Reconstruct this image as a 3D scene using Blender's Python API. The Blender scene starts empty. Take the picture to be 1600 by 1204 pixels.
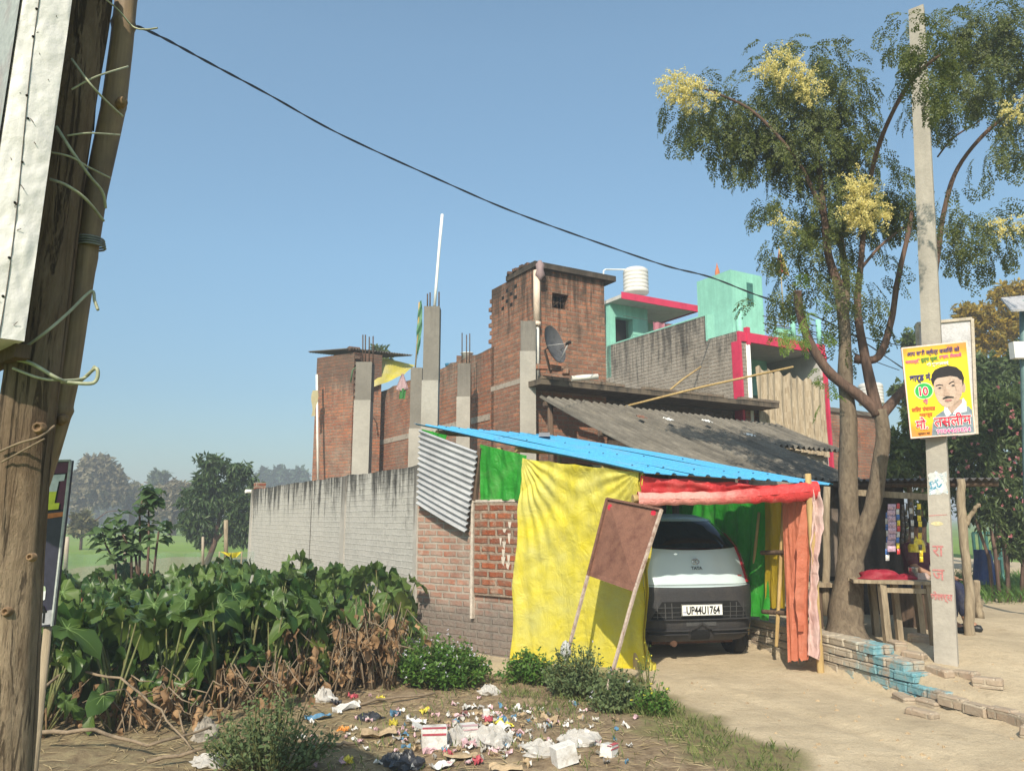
import bpy, math, random
from mathutils import Vector, noise, Matrix
SC = bpy.context.scene
COL = SC.collection
R = math.radians
# ------------------------------------------------------------------ camera, sky, sun
CZ, F, HOR = 1.6, 1200.0, 808.0
PIT = math.atan((HOR-602)/F)
cam = bpy.data.objects.new('camera', bpy.data.cameras.new('camera')); COL.objects.link(cam)
cam.location = (0, 0, CZ); cam.rotation_euler = (R(90)+PIT, 0, 0)
cam.data.sensor_width = 36; cam.data.lens = 27.0
cam.data.clip_start = 0.05; cam.data.clip_end = 3000
SC.camera = cam
SUN_EL, SUN_AZ = 40.0, 191.0      # azimuth of the sun measured clockwise from +Y
w = bpy.data.worlds.new("World"); SC.world = w; w.use_nodes = True
nt = w.node_tree; nt.nodes.clear()
sky = nt.nodes.new('ShaderNodeTexSky'); sky.sky_type = 'NISHITA'; sky.sun_disc = False
sky.sun_elevation = R(SUN_EL); sky.sun_rotation = R(SUN_AZ)
sky.air_density = 1.0; sky.dust_density = 1.3; sky.ozone_density = 1.3; sky.altitude = 100
bg = nt.nodes.new('ShaderNodeBackground'); bg.inputs[1].default_value = 0.14
wo = nt.nodes.new('ShaderNodeOutputWorld')
tn = nt.nodes.new('ShaderNodeMix'); tn.data_type = 'RGBA'; tn.blend_type = 'MULTIPLY'; tn.inputs[0].default_value = 1.0
tn.inputs[7].default_value = (.93, 1.07, .985, 1)       # the dusty winter air takes the violet out of the blue
nt.links.new(sky.outputs[0], tn.inputs[6])
# the dusty layer low in the sky is greyer and dimmer than clear air
tc = nt.nodes.new('ShaderNodeTexCoord'); sx = nt.nodes.new('ShaderNodeSeparateXYZ'); cr = nt.nodes.new('ShaderNodeValToRGB'); t2 = nt.nodes.new('ShaderNodeMix'); t2.data_type = 'RGBA'; t2.blend_type = 'MULTIPLY'; t2.inputs[0].default_value = 1.0
cr.color_ramp.elements[0].position = 0.0; cr.color_ramp.elements[0].color = (.50, .50, .53, 1); cr.color_ramp.elements[1].position = .55; cr.color_ramp.elements[1].color = (1.28, 1.22, 1.18, 1)
e_ = cr.color_ramp.elements.new(.16); e_.color = (.66, .68, .73, 1); e_ = cr.color_ramp.elements.new(.32); e_.color = (.97, .97, .98, 1)
nt.links.new(tc.outputs['Generated'], sx.inputs[0]); nt.links.new(sx.outputs[2], cr.inputs[0]); nt.links.new(tn.outputs[2], t2.inputs[6]); nt.links.new(cr.outputs[0], t2.inputs[7]); nt.links.new(t2.outputs[2], bg.inputs[0]); nt.links.new(bg.outputs[0], wo.inputs[0])
sun = bpy.data.objects.new('sun', bpy.data.lights.new('sun', 'SUN')); COL.objects.link(sun)
sun.data.energy = 4.7; sun.data.angle = R(0.6); sun.data.color = (1, .91, .76)
az, el = R(SUN_AZ), R(SUN_EL)
sd = Vector((math.sin(az)*math.cos(el), math.cos(az)*math.cos(el), math.sin(el)))
sun.rotation_euler = (-sd).to_track_quat('-Z', 'Y').to_euler()
sun.location = (-3, -10, 20)
SC.view_settings.view_transform = 'Standard'; SC.view_settings.look = 'None'
SC.view_settings.exposure = 0.35; SC.view_settings.gamma = 1
random.seed(7)
rnd = random.random
def U(a, b): return a+(b-a)*rnd()

# survey helpers: read off where a thing stands from its bearing and its distance ahead
def ray(px, py):
    dx, dy = (px-800)/F, (602-py)/F
    return Vector((dx, math.cos(PIT)-dy*math.sin(PIT), math.sin(PIT)+dy*math.cos(PIT)))
def P(px, py, Y):
    r = ray(px, py); k = Y/r.y
    return Vector((r.x*k, Y, CZ+r.z*k))
def G(px, py, z=0.0):
    r = ray(px, py); k = (z-CZ)/r.z
    return Vector((r.x*k, r.y*k, z))
def V(*a): return Vector(a)

# ------------------------------------------------------------------ materials
MT = {}
class N:
    def __init__(s, name):
        s.m = bpy.data.materials.new(name); s.m.use_nodes = True
        s.t = s.m.node_tree; s.b = s.t.nodes['Principled BSDF']; s.out = s.t.nodes['Material Output']
        s.b.inputs['Specular IOR Level'].default_value = 0.3
    def n(s, typ, **kw):
        x = s.t.nodes.new(typ)
        for k, v in kw.items():
            if k.startswith('_'): setattr(x, k[1:], v)
            else: x.inputs[k.replace('__', ' ')].default_value = v
        return x
    def l(s, a, b): s.t.links.new(a, b)
    def coord(s, kind='Object', scale=(1, 1, 1), src=None):
        mp = s.n('ShaderNodeMapping'); mp.inputs['Scale'].default_value = scale
        if kind == 'World':
            g = s.n('ShaderNodeNewGeometry'); s.l(g.outputs['Position'], mp.inputs[0])
        else:
            tc = s.n('ShaderNodeTexCoord'); s.l(tc.outputs[kind], mp.inputs[0])
        return mp.outputs[0]
    def noise(s, sc, det=6, rough=.6, vec=None, dist=0.0):
        x = s.n('ShaderNodeTexNoise', Scale=sc, Detail=det, Roughness=rough, Distortion=dist)
        if vec is not None: s.l(vec, x.inputs['Vector'])
        return x.outputs['Fac']
    def ramp(s, fac, *stops):
        x = s.n('ShaderNodeValToRGB'); e = x.color_ramp.elements
        e[0].position, e[0].color = stops[0][0], col(stops[0][1])
        e[1].position, e[1].color = stops[-1][0], col(stops[-1][1])
        for p, c in stops[1:-1]:
            q = e.new(p); q.color = col(c)
        s.l(fac, x.inputs[0]); return x.outputs[0]
    def mix(s, f, a, b, blend='MIX'):
        x = s.n('ShaderNodeMix', _data_type='RGBA', _blend_type=blend)
        for i, v in ((0, f), (6, a), (7, b)):
            if hasattr(v, 'is_linked'): s.l(v, x.inputs[i])
            elif i == 0: x.inputs[0].default_value = v
            else: x.inputs[i].default_value = col(v)
        return x.outputs[2]
    def math(s, op, a, b=0.0, clamp=False):
        x = s.n('ShaderNodeMath', _operation=op, _use_clamp=clamp)
        for i, v in ((0, a), (1, b)):
            if hasattr(v, 'is_linked'): s.l(v, x.inputs[i])
            else: x.inputs[i].default_value = v
        return x.outputs[0]
    def bump(s, h, strength=.4, dist=.02):
        x = s.n('ShaderNodeBump', Strength=strength, Distance=dist)
        s.l(h, x.inputs['Height']); s.l(x.outputs[0], s.b.inputs['Normal']); return x
def col(c):
    if isinstance(c, (int, float)): return (c, c, c, 1)
    return tuple(c)[:3]+(1,)

def plain(name, c, rough=.7, var=.25, sc=6, bump=.15, metal=0, spec=.3, c2=None, world=False, fine=60):
    if name in MT: return MT[name]
    s = N(name); v = s.coord('World' if world else 'Object')
    f = s.noise(sc, 8, .65, v); g = s.noise(fine, 4, .6, v)
    if c2 is None: c2 = tuple(x*(1-var*1.6) for x in c)
    hi = tuple(min(1, x*(1+var*.5)) for x in c)
    cc = s.ramp(f, (.3, c2), (.5, c), (.75, hi))
    cc = s.mix(.18, cc, s.ramp(g, (.3, (.0, .0, .0)), (.7, (1, 1, 1))), 'OVERLAY')
    s.l(cc, s.b.inputs['Base Color']); s.b.inputs['Roughness'].default_value = rough
    s.b.inputs['Metallic'].default_value = metal; s.b.inputs['Specular IOR Level'].default_value = spec
    if bump: s.bump(s.math('ADD', f, s.math('MULTIPLY', g, .4)), bump, .02)
    MT[name] = s.m; return s.m

def leafmat(name, c, c2, trans=.35, rough=.5):
    s = N(name); g = s.n('ShaderNodeNewGeometry')
    cc = s.ramp(g.outputs['Random Per Island'], (0, c), (1, c2))
    s.l(cc, s.b.inputs['Base Color']); s.b.inputs['Roughness'].default_value = rough
    s.b.inputs['Specular IOR Level'].default_value = .35
    tr = s.n('ShaderNodeBsdfTranslucent'); s.l(s.mix(.5, cc, tuple(min(1, x*1.9) for x in c2[:3]), 'MIX'), tr.inputs[0])
    mx = s.n('ShaderNodeMixShader', Fac=trans); s.l(s.b.outputs[0], mx.inputs[1]); s.l(tr.outputs[0], mx.inputs[2])
    s.l(mx.outputs[0], s.out.inputs[0]); MT[name] = s.m; return s.m

def brick(name, c1, c2, mortar, bh=.085, bw=.235, ms=.011, plaster=None, pamt=.5, psc=1.6, grime=None, gz=0, gdepth=.8, gamt=.8, bumpd=.014, speck=.5, low=None):
    """bricks from metre UVs; plaster = colour of patchy render over them; grime = dark weathering that runs down from height gz"""
    s = N(name); uv = s.coord('UV'); wv = s.coord('World')
    dn = s.n('ShaderNodeTexNoise', Scale=5.0, Detail=4.0); s.l(wv, dn.inputs['Vector'])
    off = s.n('ShaderNodeVectorMath', _operation='SCALE'); off.inputs[3].default_value = .028
    sub = s.n('ShaderNodeVectorMath', _operation='SUBTRACT'); s.l(dn.outputs['Color'], sub.inputs[0]); sub.inputs[1].default_value = (.5, .5, .5)
    s.l(sub.outputs[0], off.inputs[0]); add = s.n('ShaderNodeVectorMath', _operation='ADD')
    s.l(uv, add.inputs[0]); s.l(off.outputs[0], add.inputs[1])
    bt = s.n('ShaderNodeTexBrick', Scale=1.0, Mortar__Size=ms, Mortar__Smooth=.35, Bias=0.0, Brick__Width=bw, Row__Height=bh)
    bt.inputs['Color1'].default_value = col(c1); bt.inputs['Color2'].default_value = col(c2); bt.inputs['Mortar'].default_value = col(mortar)
    s.l(add.outputs[0], bt.inputs['Vector'])
    n1 = s.noise(3.0, 8, .7, wv); n2 = s.noise(22, 6, .7, wv); n3 = s.noise(.9, 6, .65, wv)
    c = s.mix(s.ramp(n2, (.35, 0), (.75, speck)), bt.outputs['Color'], tuple(x*.42 for x in c1))
    c = s.mix(s.ramp(n1, (.42, 0), (.62, .55)), c, tuple(x*.45 for x in mortar)); n4 = s.noise(6.5, 9, .75, wv, .6); c = s.mix(s.ramp(n4, (.54, 0), (.68, .6)), c, tuple(min(.6, x*1.25) for x in mortar))
    h = s.math('SUBTRACT', 1.0, bt.outputs['Fac'])
    if plaster is not None:
        pm = s.noise(psc, 9, .72, wv); m = s.ramp(pm, (.62-pamt*.55, 0), (.80-pamt*.45, 1))
        pm2 = s.math('MULTIPLY', m, s.math('ADD', .60, s.math('MULTIPLY', bt.outputs['Fac'], .4)))
        pc = s.ramp(n2, (.3, tuple(x*.7 for x in plaster)), (.65, plaster))
        c = s.mix(pm2, c, pc)
    if low is not None:
        sx = s.n('ShaderNodeSeparateXYZ'); s.l(wv, sx.inputs[0])
        q = s.math('ADD', sx.outputs[2], s.math('MULTIPLY', n3, -.9))
        m = s.ramp(q, (0.0, .85), (.25, 0)); c = s.mix(m, c, s.ramp(n2, (.3, tuple(x*.6 for x in low)), (.7, low)))
    if grime is not None:
        sx = s.n('ShaderNodeSeparateXYZ'); s.l(wv, sx.inputs[0])
        st = s.noise(7, 5, .7, s.coord('World', (1, 1, .10)))
        q = s.math('DIVIDE', s.math('SUBTRACT', sx.outputs[2], gz-gdepth), gdepth)
        q = s.math('ADD', q, s.math('MULTIPLY', s.math('SUBTRACT', st, .52), 4.2))
        q = s.math('ADD', q, s.math('MULTIPLY', s.math('SUBTRACT', n1, .5), 1.2))
        m = s.math('MULTIPLY', s.ramp(q, (.25, 0), (1.05, 1)), gamt); c = s.mix(m, c, grime)
    s.l(c, s.b.inputs['Base Color']); s.b.inputs['Roughness'].default_value = .92; s.b.inputs['Specular IOR Level'].default_value = .15
    hh = s.math('ADD', h, s.math('MULTIPLY', n2, .8)); hh = s.math('ADD', hh, s.math('MULTIPLY', n1, .7))
    s.bump(hh, .9, bumpd); MT[name] = s.m; return s.m

def streak(name, c, dark, gz, gdepth, amt=.8, rough=.9, sc=6):
    """cast concrete or render, with dark run-off streaks from height gz down"""
    s = N(name); wv = s.coord('World'); n1 = s.noise(2.2, 8, .7, wv); n2 = s.noise(25, 6, .7, wv)
    cc = s.ramp(n1, (.3, tuple(x*.72 for x in c)), (.7, c)); cc = s.mix(s.ramp(n2, (.4, 0), (.8, .35)), cc, tuple(x*.5 for x in c))
    st = s.noise(sc, 5, .7, s.coord('World', (1, 1, .08))); sx = s.n('ShaderNodeSeparateXYZ'); s.l(wv, sx.inputs[0])
    q = s.math('DIVIDE', s.math('SUBTRACT', sx.outputs[2], gz-gdepth), gdepth)
    q = s.math('ADD', q, s.math('MULTIPLY', s.math('SUBTRACT', st, .5), 3.2))
    cc = s.mix(s.math('MULTIPLY', s.ramp(q, (.3, 0), (.95, 1)), amt), cc, dark)
    s.l(cc, s.b.inputs['Base Color']); s.b.inputs['Roughness'].default_value = rough; s.b.inputs['Specular IOR Level'].default_value = .15
    s.bump(s.math('ADD', n1, n2), .45, .012); MT[name] = s.m; return s.m

def clothmat(name, c, c2=None, trans=.3, rough=.45, wr=14, bump=.6, spec=.35):
    s = N(name); v = s.coord('Object')
    n1 = s.noise(2.2, 5, .6, v); w1 = s.noise(wr, 7, .62, s.coord('Object', (1, 1, .25)), 1.2); w2 = s.noise(wr*.8, 6, .6, v, .8)
    cc = s.ramp(n1, (.3, c2 or tuple(x*.82 for x in c)), (.65, c))
    dirt = s.noise(5, 7, .7, v); cc = s.mix(s.ramp(dirt, (.5, 0), (.8, .25)), cc, (.35, .3, .22))
    s.l(cc, s.b.inputs['Base Color']); s.b.inputs['Roughness'].default_value = rough; s.b.inputs['Specular IOR Level'].default_value = spec
    s.bump(s.math('ADD', w1, w2), bump, .03)
    tr = s.n('ShaderNodeBsdfTranslucent'); s.l(cc, tr.inputs[0])
    mx = s.n('ShaderNodeMixShader', Fac=trans); s.l(s.b.outputs[0], mx.inputs[1]); s.l(tr.outputs[0], mx.inputs[2])
    s.l(mx.outputs[0], s.out.inputs[0]); MT[name] = s.m; return s.m

def barkmat(name, c, c2, sc=18, bump=.8, vs=.15, rough=.9, gz=None):
    s = N(name); v = s.coord('Object', (1, 1, vs)); a = s.noise(sc, 8, .7, v, .6); b = s.noise(3, 6, .6, s.coord('Object'))
    cc = s.ramp(a, (.32, c2), (.6, c)); cc = s.mix(s.ramp(b, (.4, 0), (.7, .5)), cc, tuple(x*.6 for x in c))
    s.l(cc, s.b.inputs['Base Color']); s.b.inputs['Roughness'].default_value = rough; s.b.inputs['Specular IOR Level'].default_value = .2
    s.bump(a, bump, .02); MT[name] = s.m; return s.m

# ------------------------------------------------------------------ mesh building
class MB:
    def __init__(s): s.v = []; s.f = []; s.mi = []; s.sm = []
    def face(s, pts, mi=0, smooth=False):
        i = len(s.v); s.v += [Vector(p) for p in pts]; s.f.append(tuple(range(i, i+len(pts)))); s.mi.append(mi); s.sm.append(smooth)
    def mesh(s, vs, fs, mi=0, smooth=False):
        i = len(s.v); s.v += [Vector(p) for p in vs]
        for f in fs: s.f.append(tuple(i+k for k in f)); s.mi.append(mi); s.sm.append(smooth)
    def hexa(s, b, t, mi=0):
        """b, t: four bottom and four top points, counter-clockwise seen from above"""
        s.mesh(list(b)+list(t), [(3, 2, 1, 0), (4, 5, 6, 7), (0, 1, 5, 4), (1, 2, 6, 5), (2, 3, 7, 6), (3, 0, 4, 7)], mi)
    def box(s, o, ux, uy, uz, mi=0):
        o, ux, uy, uz = map(Vector, (o, ux, uy, uz))
        if ux.cross(uy).dot(uz) < 0: ux, uy = uy, ux
        b = [o, o+ux, o+ux+uy, o+uy]; s.hexa(b, [p+uz for p in b], mi)
    def cbox(s, c, sx, sy, sz, rz=0, mi=0):
        c = Vector(c); a = Vector((math.cos(rz), math.sin(rz), 0)); b = Vector((-a.y, a.x, 0))
        s.box(c-a*sx/2-b*sy/2, a*sx, b*sy, V(0, 0, sz), mi)
    def beam(s, p, q, wx, wz, mi=0, up=(0, 0, 1)):
        p, q = Vector(p), Vector(q); d = (q-p); a = d.cross(Vector(up))
        if a.length < 1e-4: a = V(1, 0, 0)
        a.normalize(); b = a.cross(d).normalized(); s.box(p-a*wx/2-b*wz/2, a*wx, b*wz, d, mi)
    def tube(s, pts, rad, n=8, mi=0, cap=True, jit=0, smooth=True):
        pts = [Vector(p) for p in pts]; m = len(pts)
        if not isinstance(rad, (list, tuple)): rad = [rad]*m
        ref = V(0, 0, 1) if abs((pts[-1]-pts[0]).normalized().z) < .9 else V(1, 0, 0)
        vs = []; fs = []
        for i, p in enumerate(pts):
            d = (pts[min(i+1, m-1)]-pts[max(i-1, 0)]).normalized(); a = ref-d*ref.dot(d); a.normalize(); ref = a; b = d.cross(a)
            for k in range(n):
                t = 2*math.pi*k/n; rr = rad[i]*(1+(noise.noise(Vector((p.x*3+k, p.y*3, p.z*2)))*jit if jit else 0))
                vs.append(p+a*math.cos(t)*rr+b*math.sin(t)*rr)
        for i in range(m-1):
            for k in range(n): fs.append((i*n+k, i*n+(k+1) % n, (i+1)*n+(k+1) % n, (i+1)*n+k))
        s.mesh(vs, fs, mi, smooth)
        if cap:
            k0 = len(s.v)-m*n; s.f.append(tuple(k0+k for k in range(n))[::-1]); s.mi.append(mi); s.sm.append(False)
            s.f.append(tuple(k0+(m-1)*n+k for k in range(n))); s.mi.append(mi); s.sm.append(False)
    def lathe(s, c, prof, n=24, mi=0, ax=None, smooth=True):
        """prof: (radius, height) from bottom to top round the axis ax through c"""
        c = Vector(c); ax = Vector(ax or (0, 0, 1)).normalized(); a = ax.orthogonal().normalized(); b = ax.cross(a); vs = []; fs = []
        for r, h in prof:
            for k in range(n):
                t = 2*math.pi*k/n; vs.append(c+ax*h+(a*math.cos(t)+b*math.sin(t))*max(r, 1e-4))
        for i in range(len(prof)-1):
            for k in range(n): fs.append((i*n+k, i*n+(k+1) % n, (i+1)*n+(k+1) % n, (i+1)*n+k))
        s.mesh(vs, fs, mi, smooth)
    def grid(s, fn, nu, nv, mi=0, smooth=True):
        vs = [fn(i/nu, j/nv) for j in range(nv+1) for i in range(nu+1)]
        fs = [(j*(nu+1)+i, j*(nu+1)+i+1, (j+1)*(nu+1)+i+1, (j+1)*(nu+1)+i) for j in range(nv) for i in range(nu)]
        s.mesh(vs, fs, mi, smooth)
    def build(s, name, mats, parent=None, local=False):
        if not isinstance(mats, (list, tuple)): mats = [mats]
        o0 = Vector((0, 0, 0))
        if parent is not None and not local: o0 = wloc(parent)
        me = bpy.data.meshes.new(name); me.from_pydata([tuple(p-o0) for p in s.v], [], s.f)
        for m in mats: me.materials.append(m)
        me.polygons.foreach_set('material_index', s.mi); me.polygons.foreach_set('use_smooth', s.sm)
        uvl = me.uv_layers.new(name='UVMap'); buf = [0.0]*(2*len(me.loops)); me.update()
        for p in me.polygons:
            nn = p.normal
            if abs(nn.z) > .75:
                for li in p.loop_indices:
                    q = s.v[me.loops[li].vertex_index]; buf[2*li], buf[2*li+1] = q.x, q.y
            else:
                t = Vector((-nn.y, nn.x, 0)).normalized()
                for li in p.loop_indices:
                    q = s.v[me.loops[li].vertex_index]; buf[2*li], buf[2*li+1] = q.dot(t), q.z
        uvl.data.foreach_set('uv', buf)
        ob = bpy.data.objects.new(name, me); COL.objects.link(ob)
        if parent is not None: ob.parent = parent
        return ob
def wloc(o):
    l = Vector(o.location)
    while o.parent: o = o.parent; l += Vector(o.location)
    return l
def tag(o, label=None, cat=None, group=None, kind=None):
    for k, v in (('label', label), ('category', cat), ('group', group), ('kind', kind)):
        if v: o[k] = v
    return o
def thing(name, loc, label, cat, group=None):
    o = bpy.data.objects.new(name, None); COL.objects.link(o); o.location = loc; o.empty_display_size = .2
    return tag(o, label, cat, group)
def dup(root, loc=None, rz=None, label=None, scale=None):
    c = root.copy(); COL.objects.link(c)
    for ch in list(root.children):
        d = ch.copy(); COL.objects.link(d); d.parent = c
        for g in list(ch.children):
            e = g.copy(); COL.objects.link(e); e.parent = d
    if loc is not None: c.location = loc
    if rz is not None: c.rotation_euler = (0, 0, rz)
    if scale: c.scale = (scale,)*3
    if label: c['label'] = label
    return c
def text(s, size, org, ux, uz, name, m, parent, align='LEFT', bold=0.0, ext=.001, xs=1.0, local=False):
    """real lettering: org = anchor of the baseline, ux / uz = reading and up directions"""
    cu = bpy.data.curves.new('lettering', 'FONT'); cu.body = s; cu.size = size; cu.align_x = align; cu.offset = bold; cu.extrude = ext; cu.resolution_u = 3
    o = bpy.data.objects.new('lettering', cu); COL.objects.link(o)
    dg = bpy.context.evaluated_depsgraph_get(); me = bpy.data.meshes.new_from_object(o.evaluated_get(dg)); bpy.data.objects.remove(o)
    ux, uz = Vector(ux).normalized(), Vector(uz).normalized(); n = ux.cross(uz); org = Vector(org); o0 = wloc(parent) if (parent and not local) else V(0, 0, 0)
    for v in me.vertices: v.co = org+ux*v.co.x*xs+uz*v.co.y+n*v.co.z-o0
    me.materials.clear(); me.materials.append(m)
    ob = bpy.data.objects.new(name, me); COL.objects.link(ob); ob.parent = parent
    return ob
A = V(-.5, .866, 0); B = V(.866, .5, 0)       # the two directions the buildings follow: back along the wall, across to the right
# ------------------------------------------------------------------ palette
M = {}
M['conc'] = streak('concrete', (.43, .40, .35), (.08, .075, .07), 9, 3, .3)
M['steel'] = plain('steel_bar', (.10, .07, .055), .7, .3, 20, .1, .4)
M['rust'] = plain('rusty_sheet', (.22, .105, .07), .75, .35, 7, .2, .2, c2=(.14, .06, .042))
M['white'] = plain('white_paint', (.78, .77, .73), .55, .08, 5, .05)
M['wpvc'] = plain('white_pipe', (.74, .71, .64), .45, .12, 6, .03)
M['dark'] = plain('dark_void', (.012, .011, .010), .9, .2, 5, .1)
M['wood'] = barkmat('weathered_wood', (.36, .29, .20), (.16, .12, .08), 26, .5)
M['wood_d'] = barkmat('dark_wood', (.15, .10, .07), (.05, .035, .025), 26, .5)
M['bamboo'] = barkmat('bamboo_cane', (.50, .36, .16), (.30, .19, .08), 20, .3)
# ------------------------------------------------------------------ ground
LW0 = V(3.33, 8.35, 0); LWD = V(.255, -.967, 0).normalized(); LWN = V(.967, .255, 0)    # the low painted wall and the kerb line that continues it
def sst(a, b, x):
    t = max(0.0, min(1.0, (x-a)/(b-a))); return t*t*(3-2*t)
def gh(x, y):
    d = (x-LW0.x)*LWN.x+(y-LW0.y)*LWN.y
    hm = .03+.26*sst(5.8, 8.3, y) - .10*sst(9.5, 14, y)
    z = hm*sst(-.02, .10, d)
    fade = sst(30, 22, y) if y > 22 else 1
    k = noise.noise(V(x*.9, y*.9, 0))*.035+noise.noise(V(x*3.1, y*3.1, 4))*.010
    for o_x in (-.55, .55):
        c_ = 2.05+.36*(8.9-y)+o_x*1.0+.12*math.sin(y*1.3); k -= .022*math.exp(-((x-c_)/.10)**2)*sst(8.9, 7.5, y)*(.6+.8*abs(noise.noise(V(x*.5, y*1.3, 2))))
        k += .010*math.exp(-((x-c_-.17)/.05)**2)*sst(8.9, 7.5, y)
    k += .008*noise.noise(V(x*9, y*9, 1))
    side = sst(1.2, .4, x-.25*(6.9-y))
    k += side*noise.noise(V(x*5, y*5, 9))*.03*sst(9, 8, y)
    return (z+k)*fade
def attrs(x, y):
    e = x-(1.45+.27*(6.9-y))+noise.noise(V(x*2.2, y*2.2, 3))*.28
    dirt = sst(-.05, .2, e) if y < 8.3 else 1.0
    trash = sst(.35, -.1, e)*sst(-.95, -.6, x+noise.noise(V(x, y, 7))*.5)*sst(7.4, 6.6, y)
    band = sst(.42, .25, abs(e+.25)); grass = band*.75
    if x < -2.2 and y > 9: grass = max(grass, .9)
    if y > 16 and x < 3: grass = 1
    if y < 6.8 and x < -.7: grass = max(grass, .25)
    return dirt, grass
def ground_mesh():
    def axis(a, b, c, d, fine, coarse):
        r = [a]; 
        while r[-1] < d: r.append(r[-1]+(fine if b <= r[-1] < c else coarse))
        return r
    xs = axis(-14, -3.2, 6.4, 18, .06, .4); ys = axis(1.0, 3.8, 11.5, 32, .06, .4)
    nx, ny = len(xs), len(ys)
    vs = [(x, y, gh(x, y)) for y in ys for x in xs]
    fs = [(j*nx+i, j*nx+i+1, (j+1)*nx+i+1, (j+1)*nx+i) for j in range(ny-1) for i in range(nx-1)]
    me = bpy.data.meshes.new('ground'); me.from_pydata(vs, [], fs)
    a = me.attributes.new('dirt', 'FLOAT', 'POINT'); b = me.attributes.new('grass', 'FLOAT', 'POINT')
    da, ga = zip(*[attrs(v[0], v[1]) for v in vs]); a.data.foreach_set('value', da); b.data.foreach_set('value', ga)
    me.polygons.foreach_set('use_smooth', [True]*len(fs))
    o = bpy.data.objects.new('ground', me); COL.objects.link(o); o['kind'] = 'structure'
    s = N('ground'); wv = s.coord('World'); n1 = s.noise(1.3, 8, .65, wv); n2 = s.noise(9, 8, .7, wv); n3 = s.noise(70, 5, .7, wv)
    pale = s.ramp(n1, (.3, (.40, .32, .215)), (.55, (.50, .405, .275)), (.75, (.56, .46, .32)))
    pale = s.mix(s.ramp(n2, (.5, 0), (.7, .35)), pale, (.34, .26, .17)); n5 = s.noise(3.2, 10, .78, wv, 1.0); pale = s.mix(s.ramp(n5, (.56, 0), (.64, .45)), pale, (.30, .235, .155)); pale = s.mix(s.ramp(n3, (.62, 0), (.72, .5)), pale, (.22, .17, .12))
    soil = s.ramp(n2, (.3, (.13, .09, .055)), (.5, (.26, .19, .12)), (.7, (.36, .28, .18)))
    grs = s.ramp(n2, (.3, (.07, .09, .025)), (.6, (.15, .17, .05)), (.8, (.26, .23, .10)))
    ad = s.n('ShaderNodeAttribute', _attribute_name='dirt'); ag = s.n('ShaderNodeAttribute', _attribute_name='grass')
    c = s.mix(ad.outputs['Fac'], soil, pale); gm = s.math('MULTIPLY', ag.outputs['Fac'], s.ramp(n2, (.35, .2), (.6, 1)))
    c = s.mix(gm, c, grs); c = s.mix(.15, c, s.ramp(n3, (.3, 0), (.7, 1)), 'OVERLAY')
    s.l(c, s.b.inputs['Base Color']); s.b.inputs['Roughness'].default_value = .95; s.b.inputs['Specular IOR Level'].default_value = .1
    s.bump(s.math('ADD', s.math('ADD', n2, s.math('MULTIPLY', n3, .35)), n1), .8, .03)
    me.materials.append(s.m)
ground_mesh()
def field():
    m = MB(); Z = -.03; NSEG = 40
    xs = [-450+900*i/NSEG for i in range(NSEG+1)]; ys = [-60+700*(j/NSEG)**2 for j in range(NSEG+1)]
    for j in range(NSEG):
        for i in range(NSEG): m.face([(xs[i], ys[j], Z-.08*(ys[j] < 32)), (xs[i+1], ys[j], Z-.08*(ys[j] < 32)), (xs[i+1], ys[j+1], Z-.08*(ys[j+1] < 32)), (xs[i], ys[j+1], Z-.08*(ys[j+1] < 32))])
    s = N('field'); wv = s.coord('World'); n1 = s.noise(.05, 6, .6, wv); n2 = s.noise(1.4, 8, .7, wv); n3 = s.noise(.25, 5, .6, s.coord('World', (.2, 1, 1)))
    c = s.ramp(n1, (.3, (.12, .20, .02)), (.6, (.19, .29, .035)), (.8, (.25, .30, .06)))
    c = s.mix(s.ramp(n3, (.5, 0), (.7, .6)), c, (.22, .23, .10)); c = s.mix(s.ramp(n2, (.4, 0), (.8, .6)), c, (.05, .09, .02))
    s.l(c, s.b.inputs['Base Color']); s.b.inputs['Roughness'].default_value = .95; s.bump(n2, .6, .1)
    o = m.build('field', s.m); o['kind'] = 'structure'
field()

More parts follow.
